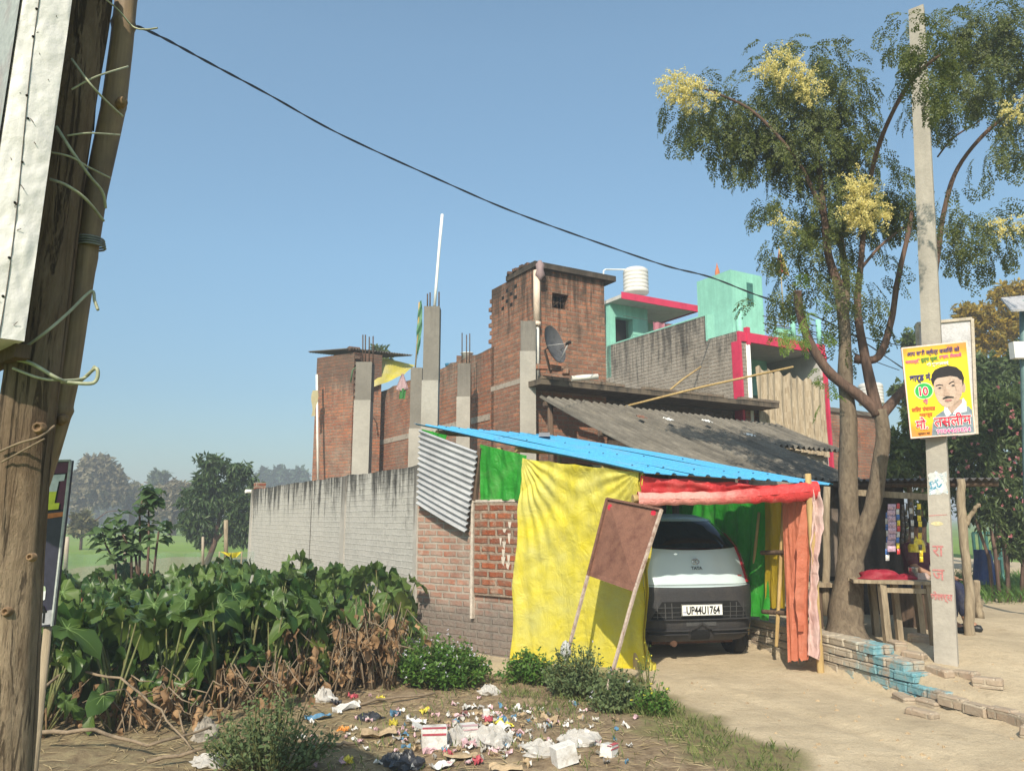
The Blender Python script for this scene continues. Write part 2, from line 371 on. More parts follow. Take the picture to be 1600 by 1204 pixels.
# ------------------------------------------------------------------ long grey boundary wall and the red front wall
W0 = V(-1.24, 10.3, 0); WD = V(-.50, .866, 0)
WL = 10.6; WT = 2.29
m_grey = brick('whitewashed_brick', (.50, .46, .41), (.38, .35, .31), (.30, .275, .24), plaster=(.58, .55, .50), pamt=.85, psc=2.2, grime=(.035, .033, .03), gz=2.3, gdepth=.75, gamt=.92, speck=.35)
m_red_p = brick('smeared_red_brick', (.44, .17, .10), (.36, .14, .09), (.40, .34, .28), plaster=(.42, .37, .31), pamt=.45, psc=3.2, low=(.22, .19, .165), ms=.016)
m_panel = brick('fresh_red_brick', (.42, .12, .05), (.24, .06, .03), (.38, .31, .24), bh=.098, bw=.25, ms=.022, speck=.7, bumpd=.03)
m_plast = streak('grey_render', (.50, .46, .41), (.06, .055, .05), 2.35, .9, .8)
def rough_wall(m, p, d, L, z0, z1, th, nrm, seg=.25, jag=.02, mi=0):
    """wall with a slightly uneven top; nrm points to the visible side, thickness goes the other way"""
    p = Vector(p); d = Vector(d).normalized(); nrm = Vector(nrm).normalized(); k = max(1, int(L/seg))
    for i in range(k):
        a = p+d*L*i/k; b = p+d*L*(i+1)/k; za = z1+noise.noise(a*2.3)*jag; zb = z1+noise.noise(b*2.3)*jag
        f = lambda q, z: V(q.x, q.y, z)
        A0, B0, A1, B1 = a, b, a-nrm*th, b-nrm*th
        m.face([f(A0, z0), f(B0, z0), f(B0, zb), f(A0, za)], mi); m.face([f(B1, z0), f(A1, z0), f(A1, za), f(B1, zb)], mi); m.face([f(A0, za), f(B0, zb), f(B1, zb), f(A1, za)], mi)
        if i == 0: m.face([f(A1, z0), f(A0, z0), f(A0, za), f(A1, za)], mi)
        if i == k-1: m.face([f(B0, z0), f(B1, z0), f(B1, zb), f(B0, zb)], mi)
bw = thing('boundary_wall', W0, 'long grey whitewashed brick wall with black streaks along its top', 'wall')
wn = V(-.866, -.5, 0)
m = MB(); rough_wall(m, W0+WD*.0, WD, WL, -.15, WT, .23, wn, jag=.03); m.build('wall', m_grey, bw)
for t, wd in ((.0, .12), (3.05, .22), (WL-.2, .2)):
    m = MB(); a = W0+WD*(t)+wn*.018; m.box(a+V(0, 0, -.1), WD*wd, -wn*.05, V(0, 0, WT+.09)); m.build('pilaster', m_plast, bw)
m = MB(); a = W0+WD*5.1+wn*.004; m.box(a, WD*.035, -wn*.02, V(0, 0, WT-.02)); m.build('joint', plain('joint_dark', (.09, .08, .07)), bw)
e = W0+WD*WL
m = MB(); m.cbox(e-WD*.35+V(.1, .05, WT), .25, .22, .16, .5); m.build('loose_brick', m_panel, bw)
pp = P(384, 767, e.y-.1)
m = MB(); m.tube([pp, P(401, 768, e.y+.15), P(420, 769, e.y+.5)], .045, 12); tag(m.build('drain_pipe', M['wpvc']), 'white pipe stub sticking out of the far end of the long grey wall', 'pipe')
m = MB(); q0 = P(397, 822, e.y-.35); q1 = P(392, 890, e.y-.35)
m.grid(lambda u, v: q0+(q1-q0)*v+V(.17*u*(1-.2*v)+.02*math.sin(9*v), .05*math.sin(u*9+v*3), 0), 6, 10)
tag(m.build('blue_cloth', clothmat('blue_cloth', (.015, .05, .30), trans=.1)), 'dark blue cloth hanging on the far end of the long grey wall', 'cloth')

# front wall, from the corner to the yellow sheet
FB = V(1.42, 8.1, 0); FD = (FB-W0).normalized(); FN = V(FD.y, -FD.x, 0); FL = (FB-W0).length
fw = thing('brick_wall', W0+FD*.9, 'low red brick wall with smeared mortar below the corrugated sheet', 'wall')
def onw(px, py):
    """point of the front wall plane seen at this bearing"""
    r = ray(px, py); k = (W0-cam.location).dot(FN)/r.dot(FN); return cam.location+r*k
a0, a1, a2 = onw(657, 900), onw(741, 900), onw(815, 900)
L1 = (V(a1.x, a1.y, 0)-W0).length; L2 = (V(a2.x, a2.y, 0)-W0).length
m = MB(); rough_wall(m, W0, FD, L2+.12, -.25, onw(745, 781).z, .22, FN, jag=.015); m.build('wall', m_red_p, fw)
m = MB(); z0 = onw(742, 928).z; z1 = onw(742, 783).z; q = W0+FD*(L1+.03)+FN*.035
m.box(q+V(0, 0, z0), FD*(L2-L1+.08), -FN*.06, V(0, 0, z1-z0)); m.build('brick_panel', m_panel, fw)
m = MB()
q = W0+FD*(L1-.02)+FN*.05; m.box(q+V(0, 0, z0-.28), FD*.035, -FN*.06, V(0, 0, z1-z0+.29)); q = W0+FD*(L1-.02)+FN*.042
m.box(q+V(0, 0, z1-.012), FD*(L2-L1+.12), -FN*.27, V(0, 0, .03)); m.build('mortar_trim', plain('pale_mortar', (.52, .45, .38), .9, .2, 14, .4), fw)
m = MB(); random.seed(3)
for i in range(9):
    q = W0+FD*(L2-.12-U(0, .22))+FN*.042+V(0, 0, z1-.25-i*.06+U(-.02, .02)); h = U(.05, .13); wq = U(.03, .07)
    m.mesh([q, q+FD*wq, q+FD*wq*.6+V(0, 0, -h), q+FD*wq*.2+V(0, 0, -h*.7)], [(0, 3, 2, 1)], 0)
m.build('mortar_splash', MT['pale_mortar'], fw)

# ------------------------------------------------------------------ the unfinished brick house
K = 1.45
H0 = V(.28*K, 9.66*K, 0)
hd = lambda s_, u_, z_=0: H0+A*s_+B*u_+V(0, 0, z_)
m_house = brick('house_brick', (.46, .175, .09), (.27, .10, .065), (.27, .20, .15), grime=(.07, .055, .045), gz=5.15, gdepth=.7, gamt=.6, plaster=(.33, .29, .23), pamt=.30, psc=.55, ms=.013, speck=.6, bumpd=.02)
m_tower = brick('tower_brick', (.46, .20, .115), (.27, .12, .08), (.30, .225, .17), grime=(.04, .033, .027), gz=6.3, gdepth=1.35, gamt=.8, ms=.013, speck=.65, bumpd=.02)
house = thing('brick_house', H0, 'unfinished red brick house with tall stair tower and stepped raw brick edges', 'house')
HT = 5.1
PXW = lambda px: None
far = (V(-3.87, 21.3, 0)-H0).length
m = MB(); rough_wall(m, hd(1.55, 0), A, far-1.55, 0, HT-.06, .23, wn, jag=.05)
m.build('side_wall', m_house, house)
m = MB(); q = hd(1.6, 0)
for k in range(16):                       # toothed end of the tower above the parapet
    zz = HT+.05+k*.085*1.0
    if k % 2 == 0 and zz < 6.1: m.box(hd(1.66, .004)+V(0, 0, zz), A*(.09+.05*(k % 4 == 0)), B*.2, V(0, 0, .078))
m.build('toothed_bricks', m_tower, house)
TT = 6.27
def tower():
    s1, u1 = 1.66, 1.66; z0 = 0; m = MB()
    # left face, front face with a window hole, rear, right
    m.box(hd(0, 0), A*s1, B*.22, V(0, 0, TT))
    m.box(hd(0, .22)+V(0, 0, 0), A*.22, B*(u1-.22), V(0, 0, 5.55)); wz0, wz1, wu0, wu1 = 5.55, 5.85, .42, .80
    m.box(hd(0, .22, wz0), A*.22, B*(wu0-.22), V(0, 0, wz1-wz0)); m.box(hd(0, wu1, wz0), A*.22, B*(u1-wu1), V(0, 0, wz1-wz0))
    m.box(hd(0, .22, wz1), A*.22, B*(u1-.22), V(0, 0, TT-wz1)); m.box(hd(.22, u1-.22), A*(s1-.22), B*.22, V(0, 0, TT)); m.box(hd(s1-.22, .22), A*.22, B*(u1-.44), V(0, 0, TT))
    m.build('tower_wall', m_tower, house)
    m = MB()
    for k in range(5): m.tube([hd(.12, wu0+.03+k*.08, wz0), hd(.12, wu0+.03+k*.08, wz1)], .008, 6)
    m.tube([hd(.12, wu0, wz0+.15), hd(.12, wu1, wz0+.15)], .007, 6); m.tube([hd(.12, wu0, wz0), hd(.12, wu1, wz1)], .006, 6)
    w_ = m.build('window_grille', M['steel'], house)
    m = MB(); m.box(hd(.5, .23, 5.4), A*.02, B*1.2, V(0, 0, .6)); m.build('interior_shade', M['dark'], house)  # near-black panel stands in for the unlit inside of the tower
    m = MB(); m.box(hd(-.10, -.03, TT), A*(s1-.55), B*(u1+.26), V(0, 0, .11)); m.build('roof_slab', streak('weathered_slab', (.12, .095, .075), (.03, .026, .022), 6.4, .4, .7), house)
    m = MB()
    for k in range(7): m.cbox(hd(U(.05, 1.0), U(.05, .1), TT+.11), .22, .11, .06, U(0, 1))
    m.build('top_bricks', m_tower, house)
    # pierced pattern high on the side: near-black blocks paint the holes' shade
    m = MB(); random.seed(2)
    for r in range(4):
        for c in range(4): 
            if (r+c) % 2: m = MB(); m.box(hd(.62+c*.17, -.004, 5.72+r*.11), A*.10, B*.02, V(0, 0, .07)); m.build('vent_hole_shade', M['dark'], house)
tower()
m = MB(); m.box(hd(.3, .8, 3.8), A*6.5, B*3, V(0, 0, .14)); m.build('roof', M['conc'], house)
m = MB(); m.box(hd(.0, -.005, 4.12), A*1.67, B*.05, V(0, 0, .10)); m.box(hd(1.7, -.012, 3.55), A*6.7, B*.05, V(0, 0, .13)); m.build('tie_band', plain('band_concrete', (.34, .29, .24), .9, .3, 9, .3), house)
# taller back block with tin roof, at the far end
C0 = P(545, 800, 20.0); C0.z = 0; C1 = P(485, 800, 20.75); C1.z = 0; cd = (C1-C0).normalized(); BT = 5.93
m = MB(); m.box(C0, cd*(C1-C0).length, B*.23, V(0, 0, BT)); m.box(C0+B*.001-cd*0, B*.9, -cd*.23+V(0,0,0), V(0, 0, BT)) if False else None
rough_wall(m, C0+B*.0, B, .78, 0, BT, .2, V(.5, -.866, 0), jag=.01)
m.build('rear_block', m_house, house)
m = MB()
for k in range(0, 22):
    if k % 2: m.box(C0+V(0, 0, 4.0+k*.083)-cd*.02, B*.11+V(0, -.001, 0), V(.5, -.866, 0)*.1, V(0, 0, .075))
m.build('toothed_edge', m_house, house)
def corrug(m, p, along, across, L, Wd, pitch=.075, amp=.02, th=.004, mi=0, n=None, shape='sin', seg=1, sag=0):
    """sheet: ridges run along `along`, spaced across `across`"""
    along, across = Vector(along).normalized(), Vector(across).normalized(); up = across.cross(along).normalized()
    if up.z < 0: up = -up
    per = 8 if shape == 'sin' else 10; nx = int(Wd/pitch*per)
    def prof(x):
        t = (x/pitch) % 1
        if shape == 'sin': return amp*math.sin(2*math.pi*t)
        t = abs(t-.5)*2; return amp*(sst(.62, .80, t))
    def fn(off):
        return lambda u, v: Vector(p)+across*(u*Wd)+along*(v*L)+up*(prof(u*Wd)+off-sag*math.sin(math.pi*v))
    m.grid(fn(th/2), nx, seg, mi, shape == 'sin'); k0 = len(m.v); m.grid(fn(-th/2), nx, seg, mi, shape == 'sin')
m = MB(); tr = P(655, 562, 21.4)
p0 = P(483, 551, 20.7); p1 = P(549, 546, 19.9)
corrug(m, p1+V(.0, 0, .03), (p0-p1), B, (p0-p1).length+.05, 1.75, .075, .02, .006)
m.build('tin_roof', plain('dark_tin', (.10, .085, .07), .7, .4, 8, .2), house)
m = MB(); m.cbox(C0+V(-.05, .1, BT+.05), .3, .2, .1, .5); m.build('loose_bricks', m_house, house)
m = MB(); m.tube([P(495, 585, 20.2), P(496, 680, 20.1), P(497, 752, 20.0)], .03, 10); pw = tag(m.build('white_pipe', M['wpvc']), 'thin white pipe standing against the far red brick block', 'pipe')
m = MB(); q0, q1 = P(493, 610, 20.15), P(490, 650, 20.15)
m.grid(lambda u, v: q0+(q1-q0)*v+V(.13*(u-.5)*(1+.5*math.sin(v*6)), -.03, 0), 4, 8); tag(m.build('rag', clothmat('cream_rag', (.55, .48, .28))), 'pale cream rag tied to the thin white pipe on the far block', 'rag')
# yellow sheet under the tin roof
m = MB(); a_, b_, c_, d_ = P(581, 556, 20.6), P(648, 570, 21.2), P(632, 585, 20.6), P(581, 606, 20.2)
m.grid(lambda u, v: (a_*(1-u)+b_*u)*(1-v)+(d_*(1-u)+c_*u)*v+V(0, .05*math.sin(u*8+v*4), 0), 12, 8)
tag(m.build('yellow_sheet', clothmat('yellow_far', (.62, .52, .05), (.55, .50, .28), .3)), 'small yellow and cream plastic sheet under the far dark tin roof', 'tarpaulin')
# columns
m_colu = {}
def column(px0, px1, top, Y, label, bars=0, barpx=(), zb=0, split=None, tilt=0, face=0):
    wd = (px1-px0)/F*Y*.93; c = P((px0+px1)/2, top, Y); z1 = c.z; zs = split if split else z1-1.2
    t = thing('concrete_column', V(c.x, c.y, zb), label, 'column', None)
    dlt = P((px0+px1)/2, top, Y).x; c.z = 0
    m = MB(); m.cbox(V(c.x, c.y+wd/2, zb), wd, wd, zs-zb, face); m.build('shaft', M['conc'], t)
    m = MB(); m.cbox(V(c.x+.008, c.y+wd/2, zs), wd*.97, wd*.97, z1-zs, face); m.build('upper_shaft', M['concd'], t)
    for bx, bt in barpx:
        q = P(bx, top, Y+wd*.5); q.z = z1-.05; e_ = P(bx, bt, Y+wd*.5)
        m = MB(); m.tube([q, e_], .011, 6); m.build('steel_bar', M['steel'], t)
    return t
M['concd'] = streak('weathered_concrete', (.24, .22, .19), (.07, .062, .055), 6.5, 3, .5)
column(554, 582, 565, 12.8, 'leftmost bare concrete column behind the long grey wall', barpx=((567, 523), (571, 523), (577, 526), (583, 525)), split=3.55)
column(640, 660, 574, 12.2, 'short concrete column half hidden behind the tallest one', split=3.0)
column(660, 688, 478, 11.3, 'tallest concrete column with a white rod rising from its top', barpx=((668, 459), (672, 457), (686, 456)), split=3.62)
column(713, 736, 567, 15.3, 'concrete column with rusty bars against the middle of the brick side wall', barpx=((722, 520), (729, 523), (734, 521)), split=4.0)
column(811, 838, 501, 13.75, 'concrete column at the corner of the brick stair tower', split=4.6)
m = MB(); m.tube([P(679, 478, 11.4), P(682, 440, 11.4), P(686, 390, 11.4), P(691, 335, 11.4)], .022, 10)
tag(m.build('white_rod', M['white']), 'long white rod pointing at the sky above the tallest column', 'pole')
m = MB(); g0, g1 = P(655, 470, 12.4), P(650, 560, 12.4)
m.tube([P(655, 472, 12.4), P(653, 520, 12.4), P(649, 575, 12.4)], .012, 6); fl = thing('green_banner', g1, 'narrow furled green banner beside the tallest column', 'banner')
m.build('stick', M['bamboo'], fl)
m = MB(); m.grid(lambda u, v: g0+(g1-g0)*v+V((u-.5)*.085*math.sin(math.pi*min(1, v*.9+.1))+.03, .03*math.sin(v*20+u*5)-.02, 0), 6, 30); m.build('cloth', clothmat('green_banner', (.03, .22, .09), (.25, .42, .25)), fl)
# things on the parapet
tb = thing('wash_tub', hd(3.0, .11, HT-.07), 'small white tub standing on the brick parapet', 'tub')
m = MB(); m.lathe(hd(3.0, .11, HT-.07), [(0, 0), (.09, 0), (.13, .14), (.15, .15), (.14, .16), (.12, .15), (.08, .02)], 20); m.build('tub', M['white'], tb)
m = MB(); m.cbox(hd(3.33, .11, HT-.08), .16, .2, .15); tag(m.build('brick_block', m_house), 'small red brick block beside the white tub on the parapet', 'brick')
m = MB(); m.lathe(hd(3.85, .11, HT-.08), [(0, 0), (.11, 0), (.13, .07), (.0, .1)], 14); tag(m.build('blue_tub', plain('blue_plastic', (.03, .16, .28), .4)), 'dull blue plastic tub behind the parapet beside the tallest column', 'tub')
m = MB(); q0, q1 = P(630, 585, 18.1), P(629, 612, 18.1)
m.grid(lambda u, v: q0+(q1-q0)*v+V((u-.5)*(.04+.30*v*(v < .9)), -.1+.03*math.sin(u*14), 0), 8, 8); tag(m.build('pink_cloth', clothmat('pale_pink_cloth', (.60, .42, .44))), 'pale pink cloth drying over the brick parapet', 'cloth')
m = MB(); q0, q1 = P(631, 608, 18.1), P(629, 624, 18.1)
m.grid(lambda u, v: q0+(q1-q0)*v+V((u-.5)*.14, -.11+.03*math.sin(u*9), 0), 6, 6); tag(m.build('green_cloth', clothmat('green_small', (.05, .25, .06))), 'small green cloth hanging below the pale pink one', 'cloth')
# green hose loops on the recess wall
m = MB(); m.tube([P(548, 597, 19.0), P(551, 578, 19), P(556, 574, 19), P(560, 580, 19), P(562, 600, 19)], .02, 6); tag(m.build('hose', plain('hose_green', (.08, .16, .08), .5)), 'green hose looped over the brick recess beside the leftmost column', 'hose')
# rainwater pipe on the tower corner
dp = thing('downpipe', hd(-.02, -.02), 'cream downpipe on the corner of the brick stair tower', 'pipe')
m = MB(); m.tube([hd(-.07, .03, 6.2), hd(-.07, .03, 5.15)], .065, 14); m.build('wide_pipe', plain('cream_pipe', (.66, .52, .41), .55, .15, 5, .05), dp)
m = MB(); m.tube([hd(-.07, .03, 5.17), hd(-.07, .03, 4.1)], .042, 12); m.build('narrow_pipe', M['wpvc'], dp)
m = MB(); m.tube([hd(-.07, .03, 5.2), hd(-.07, .03, 5.12)], .073, 14); m.build('collar', MT['cream_pipe'], dp)
m = MB(); q = hd(-.14, .06, 6.3); m.lathe(q, [(.02, -.3), (.10, -.2), (.07, -.1), (.09, 0), (.03, .08)], 9); tag(m.build('cloth_bundle', clothmat('pink_grey_rag', (.42, .30, .30))), 'pinkish rag stuffed on top of the cream downpipe', 'rag')
# dish
def dish():
    c = P(861, 541, 13.2); t = thing('satellite_dish', c-V(0, 0, .45), 'dark weathered satellite dish on the front of the brick tower', 'satellite dish')
    ax = V(.74, -.62, .28).normalized(); m = MB(); a = V(0, 0, 1)-ax*ax.z; a.normalize(); b = ax.cross(a)
    def f(u, v):
        r = u; th = v*2*math.pi; return c+(a*math.cos(th)*.36+b*math.sin(th)*.27)*r+ax*(.10*r*r)
    def f2(u, v): return f(u, v)-ax*.012
    m.grid(f, 8, 32); m.grid(f2, 8, 32); m.build('reflector', plain('dish_grey', (.085, .085, .09), .55, .4, 5, .1), t)
    e_ = c-a*.34+ax*.1; h = c+ax*.36-a*.1; m = MB(); m.tube([e_, h], .012, 6); m.tube([c-a*.05+b*.2+ax*.05, h], .008, 6); m.tube([c-a*.05-b*.2+ax*.05, h], .008, 6); m.build('arm', plain('dish_arm', (.35, .34, .33), .5), t)
    m = MB(); m.lathe(h, [(.0, -.05), (.028, -.05), (.03, .05), (0, .05)], 12, ax=-ax); m.build('receiver', M['dark'], t)
    m = MB(); m.tube([c-ax*.02, c-ax*.15, c+V(0, .06, -.46)], .022, 8); m.build('mast', M['steel'], t)
dish()
for i, (px, py, lab) in enumerate(((848, 573, 'broken brick at the foot of the satellite dish'), (866, 575, 'broken brick lying right of the foot of the satellite dish'), (884, 581, 'rounded broken brick at the tower foot above the ledge, farthest right of three'))):
    m = MB(); m.cbox(P(px, py+4, 13.35), .24, .12, .09, i*.7); tag(m.build('broken_brick', m_tower), lab, 'brick', 'broken bricks at the foot of the tower')
m = MB(); m.tube([P(893, 591, 13.5), P(934, 588, 13.6)], .05, 12); tag(m.build('pvc_pipe', M['wpvc']), 'short white pipe lying on the ledge over the shed roof', 'pipe')

# ------------------------------------------------------------------ front room with its concrete ledge
S0 = V(.50, 13.40, 0)
def sp(u, s_, z): return S0+B*u+A*s_+V(0, 0, z)
z_at = lambda u: 4.02+.0*u
room = thing('front_room', S0+B*3, 'low dark front room with a mossy brick edged concrete ledge over the shed', 'building')
m = MB(); m.box(sp(0, 0, 3.93), B*6.1, A*.58, V(0, 0, .10)); m.box(sp(.3, .58, 3.93), B*5.8, A*2.6, V(0, 0, .10)); m.build('ledge_slab', streak('ledge', (.17, .135, .10), (.03, .027, .024), 4.1, .25, .8), room)
m = MB(); random.seed(11)
for k in range(26):
    if rnd() < .93: m.box(sp(.02+k*.235, -.012, 4.032), B*.215, A*.12, V(0, 0, .05+.012*rnd()))
m.build('edge_bricks', brick('edge_brick', (.24, .15, .10), (.17, .11, .08), (.12, .10, .08), plaster=(.26, .22, .17), pamt=.6, psc=4), room)
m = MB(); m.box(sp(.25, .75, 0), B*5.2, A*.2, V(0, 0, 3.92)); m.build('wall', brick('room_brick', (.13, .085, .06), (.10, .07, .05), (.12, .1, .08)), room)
# ------------------------------------------------------------------ grey asbestos roof
Q0 = V(.49, 13.1, 0); QZ, SL, QL = 3.62, .42, 3.45
m_asb = None
def asb():
    s = N('asbestos'); wv = s.coord('World'); n1 = s.noise(1.5, 8, .7, wv); n2 = s.noise(14, 7, .7, wv); n3 = s.noise(5, 6, .7, s.coord('World', (1, .4, 1)))
    c = s.ramp(n1, (.3, (.11, .098, .08)), (.6, (.20, .178, .145)), (.8, (.27, .24, .20))); c = s.mix(s.ramp(n2, (.45, 0), (.75, .55)), c, (.06, .055, .045)); c = s.mix(s.ramp(n3, (.55, 0), (.75, .5)), c, (.22, .19, .13))
    mp1 = s.n('ShaderNodeMapping'); mp1.inputs['Rotation'].default_value = (0, 0, R(-120)); s.l(wv, mp1.inputs[0]); mp2 = s.n('ShaderNodeMapping'); mp2.inputs['Scale'].default_value = (.25, 7, 1); s.l(mp1.outputs[0], mp2.inputs[0]); n6 = s.noise(1.3, 6, .7, mp2.outputs[0]); c = s.mix(s.ramp(n6, (.45, 0), (.62, .7)), c, (.065, .058, .048))  # dark streaks down the slope put missing ridge shade into the colour
    s.l(c, s.b.inputs['Base Color']); s.b.inputs['Roughness'].default_value = .95; s.bump(n2, .4, .01); return s.m
m_asb = asb()
shed = thing('open_shed', Q0+B*2.5, 'open shed under grey corrugated cement roof sheets between house and tree', 'shed')
dn = (-A+V(0, 0, -SL)).normalized(); random.seed(5)
nsh = 6
for k in range(nsh):
    u0 = k*.98; m = MB(); L = QL*1.06+U(-.06, .06)+(.12 if k == 3 else 0)
    zz = QZ-.028*k+.010*(k % 2); p = Q0+B*u0+V(0, 0, zz+.03); L = L if k < 4 else L*.47
    corrug(m, p+A*U(0, .05), dn, B+V(0, 0, -.012), L, 1.03, .15, .036, .008, seg=4, sag=.03)
    m.build('roof_sheet', m_asb, shed)
for u_ in (0.1, 2.9):
    for s_, zt in ((-.15, QZ-.12), (-3.2, QZ-.12-SL*3.15)):
        m = MB(); b0 = Q0+B*u_+A*s_; m.tube([V(b0.x, b0.y, 0), V(b0.x+.02, b0.y, zt*.5), V(b0.x, b0.y, zt)], .05, 8, jit=.2); m.build('post', M['wood_d'], shed)
for s_ in (-.15, -1.7, -3.2):
    m = MB(); zt = QZ-.05-SL*abs(s_); le = 5.9 if s_ > -1.6 else 3.9; m.tube([Q0+B*-.02+A*s_+V(0, 0, zt), Q0+B*le+A*s_+V(0, 0, zt-.024*le)], .045, 8); m.build('beam', M['wood_d'], shed)
# dark plank / sacking screen at the right end of the shed
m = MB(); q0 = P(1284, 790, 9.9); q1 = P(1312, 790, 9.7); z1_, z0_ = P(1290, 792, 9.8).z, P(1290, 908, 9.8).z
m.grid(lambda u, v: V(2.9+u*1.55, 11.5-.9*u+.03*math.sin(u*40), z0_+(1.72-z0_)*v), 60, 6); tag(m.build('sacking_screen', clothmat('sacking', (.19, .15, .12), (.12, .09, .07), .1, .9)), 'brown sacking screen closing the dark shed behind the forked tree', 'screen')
# litter lying on the cement roof
for i, (u_, s_, c_, nm, lab) in enumerate(((2.0, -1.0, 'white', 'paper_scrap', 'white paper scrap in the middle of the grey cement roof'), (3.3, -1.6, 'white', 'paper_scrap', 'crumpled white scrap low on the right part of the grey cement roof'), (1.4, -1.0, 'rust', 'rag', 'dark red rag on the left part of the grey cement roof'), (3.0, -.9, 'white', 'plastic_bag', 'pale plastic bag near the top edge of the grey cement roof'))):
    m = MB(); c = Q0+B*u_+A*s_+V(0, 0, QZ-SL*abs(s_)+.05)
    m.grid(lambda u, v: c+B*(u-.5)*.16+dn*(v-.5)*.14+V(0, 0, .03+.035*noise.noise(V(u*4+i, v*4, i))), 7, 7); tag(m.build(nm, M[c_]), lab, nm.split('_')[-1])
for i, (a_, b_, lab) in enumerate(((P(945, 640, 15.2)+V(0, -.6, -.10), P(1228, 579, 15.1)+V(0, -.4, 0), 'long bamboo pole leaning up from the ledge to the sacking curtain'), (P(1035, 619, 15.9), P(1095, 573, 16.9), 'short cane propped on the ledge against the grey gable'), )):
    m = MB(); m.tube([a_, (a_+b_)/2+V(0, 0, .03), b_], .022, 8); tag(m.build('bamboo_pole', M['bamboo']), lab, 'pole')

# ------------------------------------------------------------------ neighbour house: grey side, mint and pink front
NK = 1.12
N1 = V(4.53*NK, 14.97*NK, 0)
nd = lambda s_, u_, z_=0: N1+A*s_+B*u_+V(0, 0, z_)
zz = lambda z: 1.6+(z-1.6)*NK
m_nb = brick('grey_gable', (.33, .27, .21), (.26, .21, .165), (.36, .32, .265), plaster=(.42, .37, .31), pamt=.5, psc=2.0, grime=(.05, .045, .04), gz=zz(5.9), gdepth=1.6, gamt=.8, ms=.02, bumpd=.03)
m_mint = streak('mint_paint', (.32, .68, .54), (.16, .36, .29), 8.3, 3.2, .4, .8, 5)
m_pink = plain('pink_paint', (.56, .035, .09), .6, .15, 4, .1)
m_soff = plain('white_soffit', (.52, .50, .47), .8, .12, 3, .05)
nb = thing('painted_house', N1, 'mint green house with crimson edged slabs and bare grey brick side', 'house')
sd1 = (4.53-4.1)/.5*NK; sd2 = sd1+(4.1-2.78+.0)/.5*NK; sd3 = (4.53-2.07)/.5*NK+.4
m = MB(); m.box(nd(0, 0), A*sd1, B*.23, V(0, 0, zz(5.28))); rough_wall(m, nd(sd1, 0), A, sd2+.93-sd1, 0, zz(5.8), .23, wn, jag=.01); rough_wall(m, nd(sd2+.95, -.01), A, sd3-sd2-.3, 0, zz(6.75), .23, wn, jag=.03); m.build('side_wall', m_nb, nb)
m = MB(); m.box(nd(sd1-.02, -.01, zz(5.25)), A*.06, B*.24, V(0, 0, zz(5.8)-zz(5.25)+.02)); m.box(nd(sd1, -.006, zz(5.8)), A*(sd2-sd1+.6), B*.24, V(0, 0, .03)); m.build('coping', m_mint, nb)
# roof room: mint front wall with door, slab with crimson edge, soffit
fw_s = sd2+.75
m = MB(); zt = zz(6.9)
m.box(nd(fw_s, .0, zz(5.0)), A*.2, B*.18, V(0, 0, zt-zz(5.0))); m.box(nd(fw_s, .18, zz(6.55)), A*.2, B*.62, V(0, 0, zt-zz(6.55))); m.box(nd(fw_s, .80, zz(5.0)), A*.2, B*.55, V(0, 0, zt-zz(5.0)))
m.box(nd(fw_s+1.2, 1.35, zz(4.8)), A*.2, B*1.6, V(0, 0, zt-zz(4.8))); m.box(nd(fw_s+.2, 1.33, zz(5.0)), A*1.2, B*.02, V(0, 0, zt-zz(5.0))); m.build('mint_wall', m_mint, nb)
m = MB(); m.box(nd(fw_s+.3, .18, zz(5.0)), A*.03, B*.62, V(0, 0, zt-zz(5.0))); m.build('doorway_shade', M['dark'], nb); m = MB(); m.box(nd(fw_s+1.17, 1.6, zz(5.0)), A*.02, B*.5, V(0, 0, 1.6)); m.build('doorway_shade', M['dark'], nb)  # near-black panels paint the shade of the rooms behind the openings
ss = (4.53-2.6)/.5*NK-.25; m = MB(); m.box(nd(ss, -.05, zz(6.88)), A*2.4, B*2.75, V(0, 0, .10)); m.build('roof_slab', m_soff, nb)
m = MB(); m.box(nd(ss-.03, -.06, zz(6.85)), A*.03, B*2.78, V(0, 0, .19)); m.box(nd(ss, 2.705, zz(6.85)), A*2.4, B*.03, V(0, 0, .188)); m.build('slab_edge', m_pink, nb)
for u_, c_, lab, g_ in ((1.25, (.62, .22, .28), 'pink cloth drying under the crimson edged slab', .42), (1.68, (.35, .13, .13), 'dull maroon cloth drying beside the pink one under the slab', .42)):
    m = MB(); q = nd(ss+.25, u_, zz(6.48)); m.grid(lambda u, v: q+B*u*g_+V(0, .03*math.sin(u*10), -.62*v), 10, 6); tag(m.build('drying_cloth', clothmat('dry_%d' % (u_*100), c_)), lab, 'cloth')
m = MB(); m.tube([nd(ss+.25, .2, zz(6.5)), nd(ss+.25, 2.6, zz(6.48))], .006, 5); m.build('clothes_line', M['steel'], nb)
# mint stair tower
T0 = P(1160, 800, 18.6); T0.z = 0; TS, TU = 1.2, 1.12; tz = P(1160, 421, 18.6).z
m = MB(); m.box(T0+V(0, 0, 4.6), A*TS, B*TU, V(0, 0, tz-4.6)); m.build('stair_tower', m_mint, nb)
m = MB(); m.box(T0+B*.55-A*.006+V(0, 0, tz-.85), A*.02, B*.22, V(0, 0, .60)); m.build('tower_window', plain('tower_pane', (.05, .16, .13), .3), nb)
m = MB(); q = P(1155, 500, 17.6); q.z = 5.5; m.tube([q, q+V(0, 0, 1.0)], .085, 16); m.build('mint_pillar', m_mint, nb)
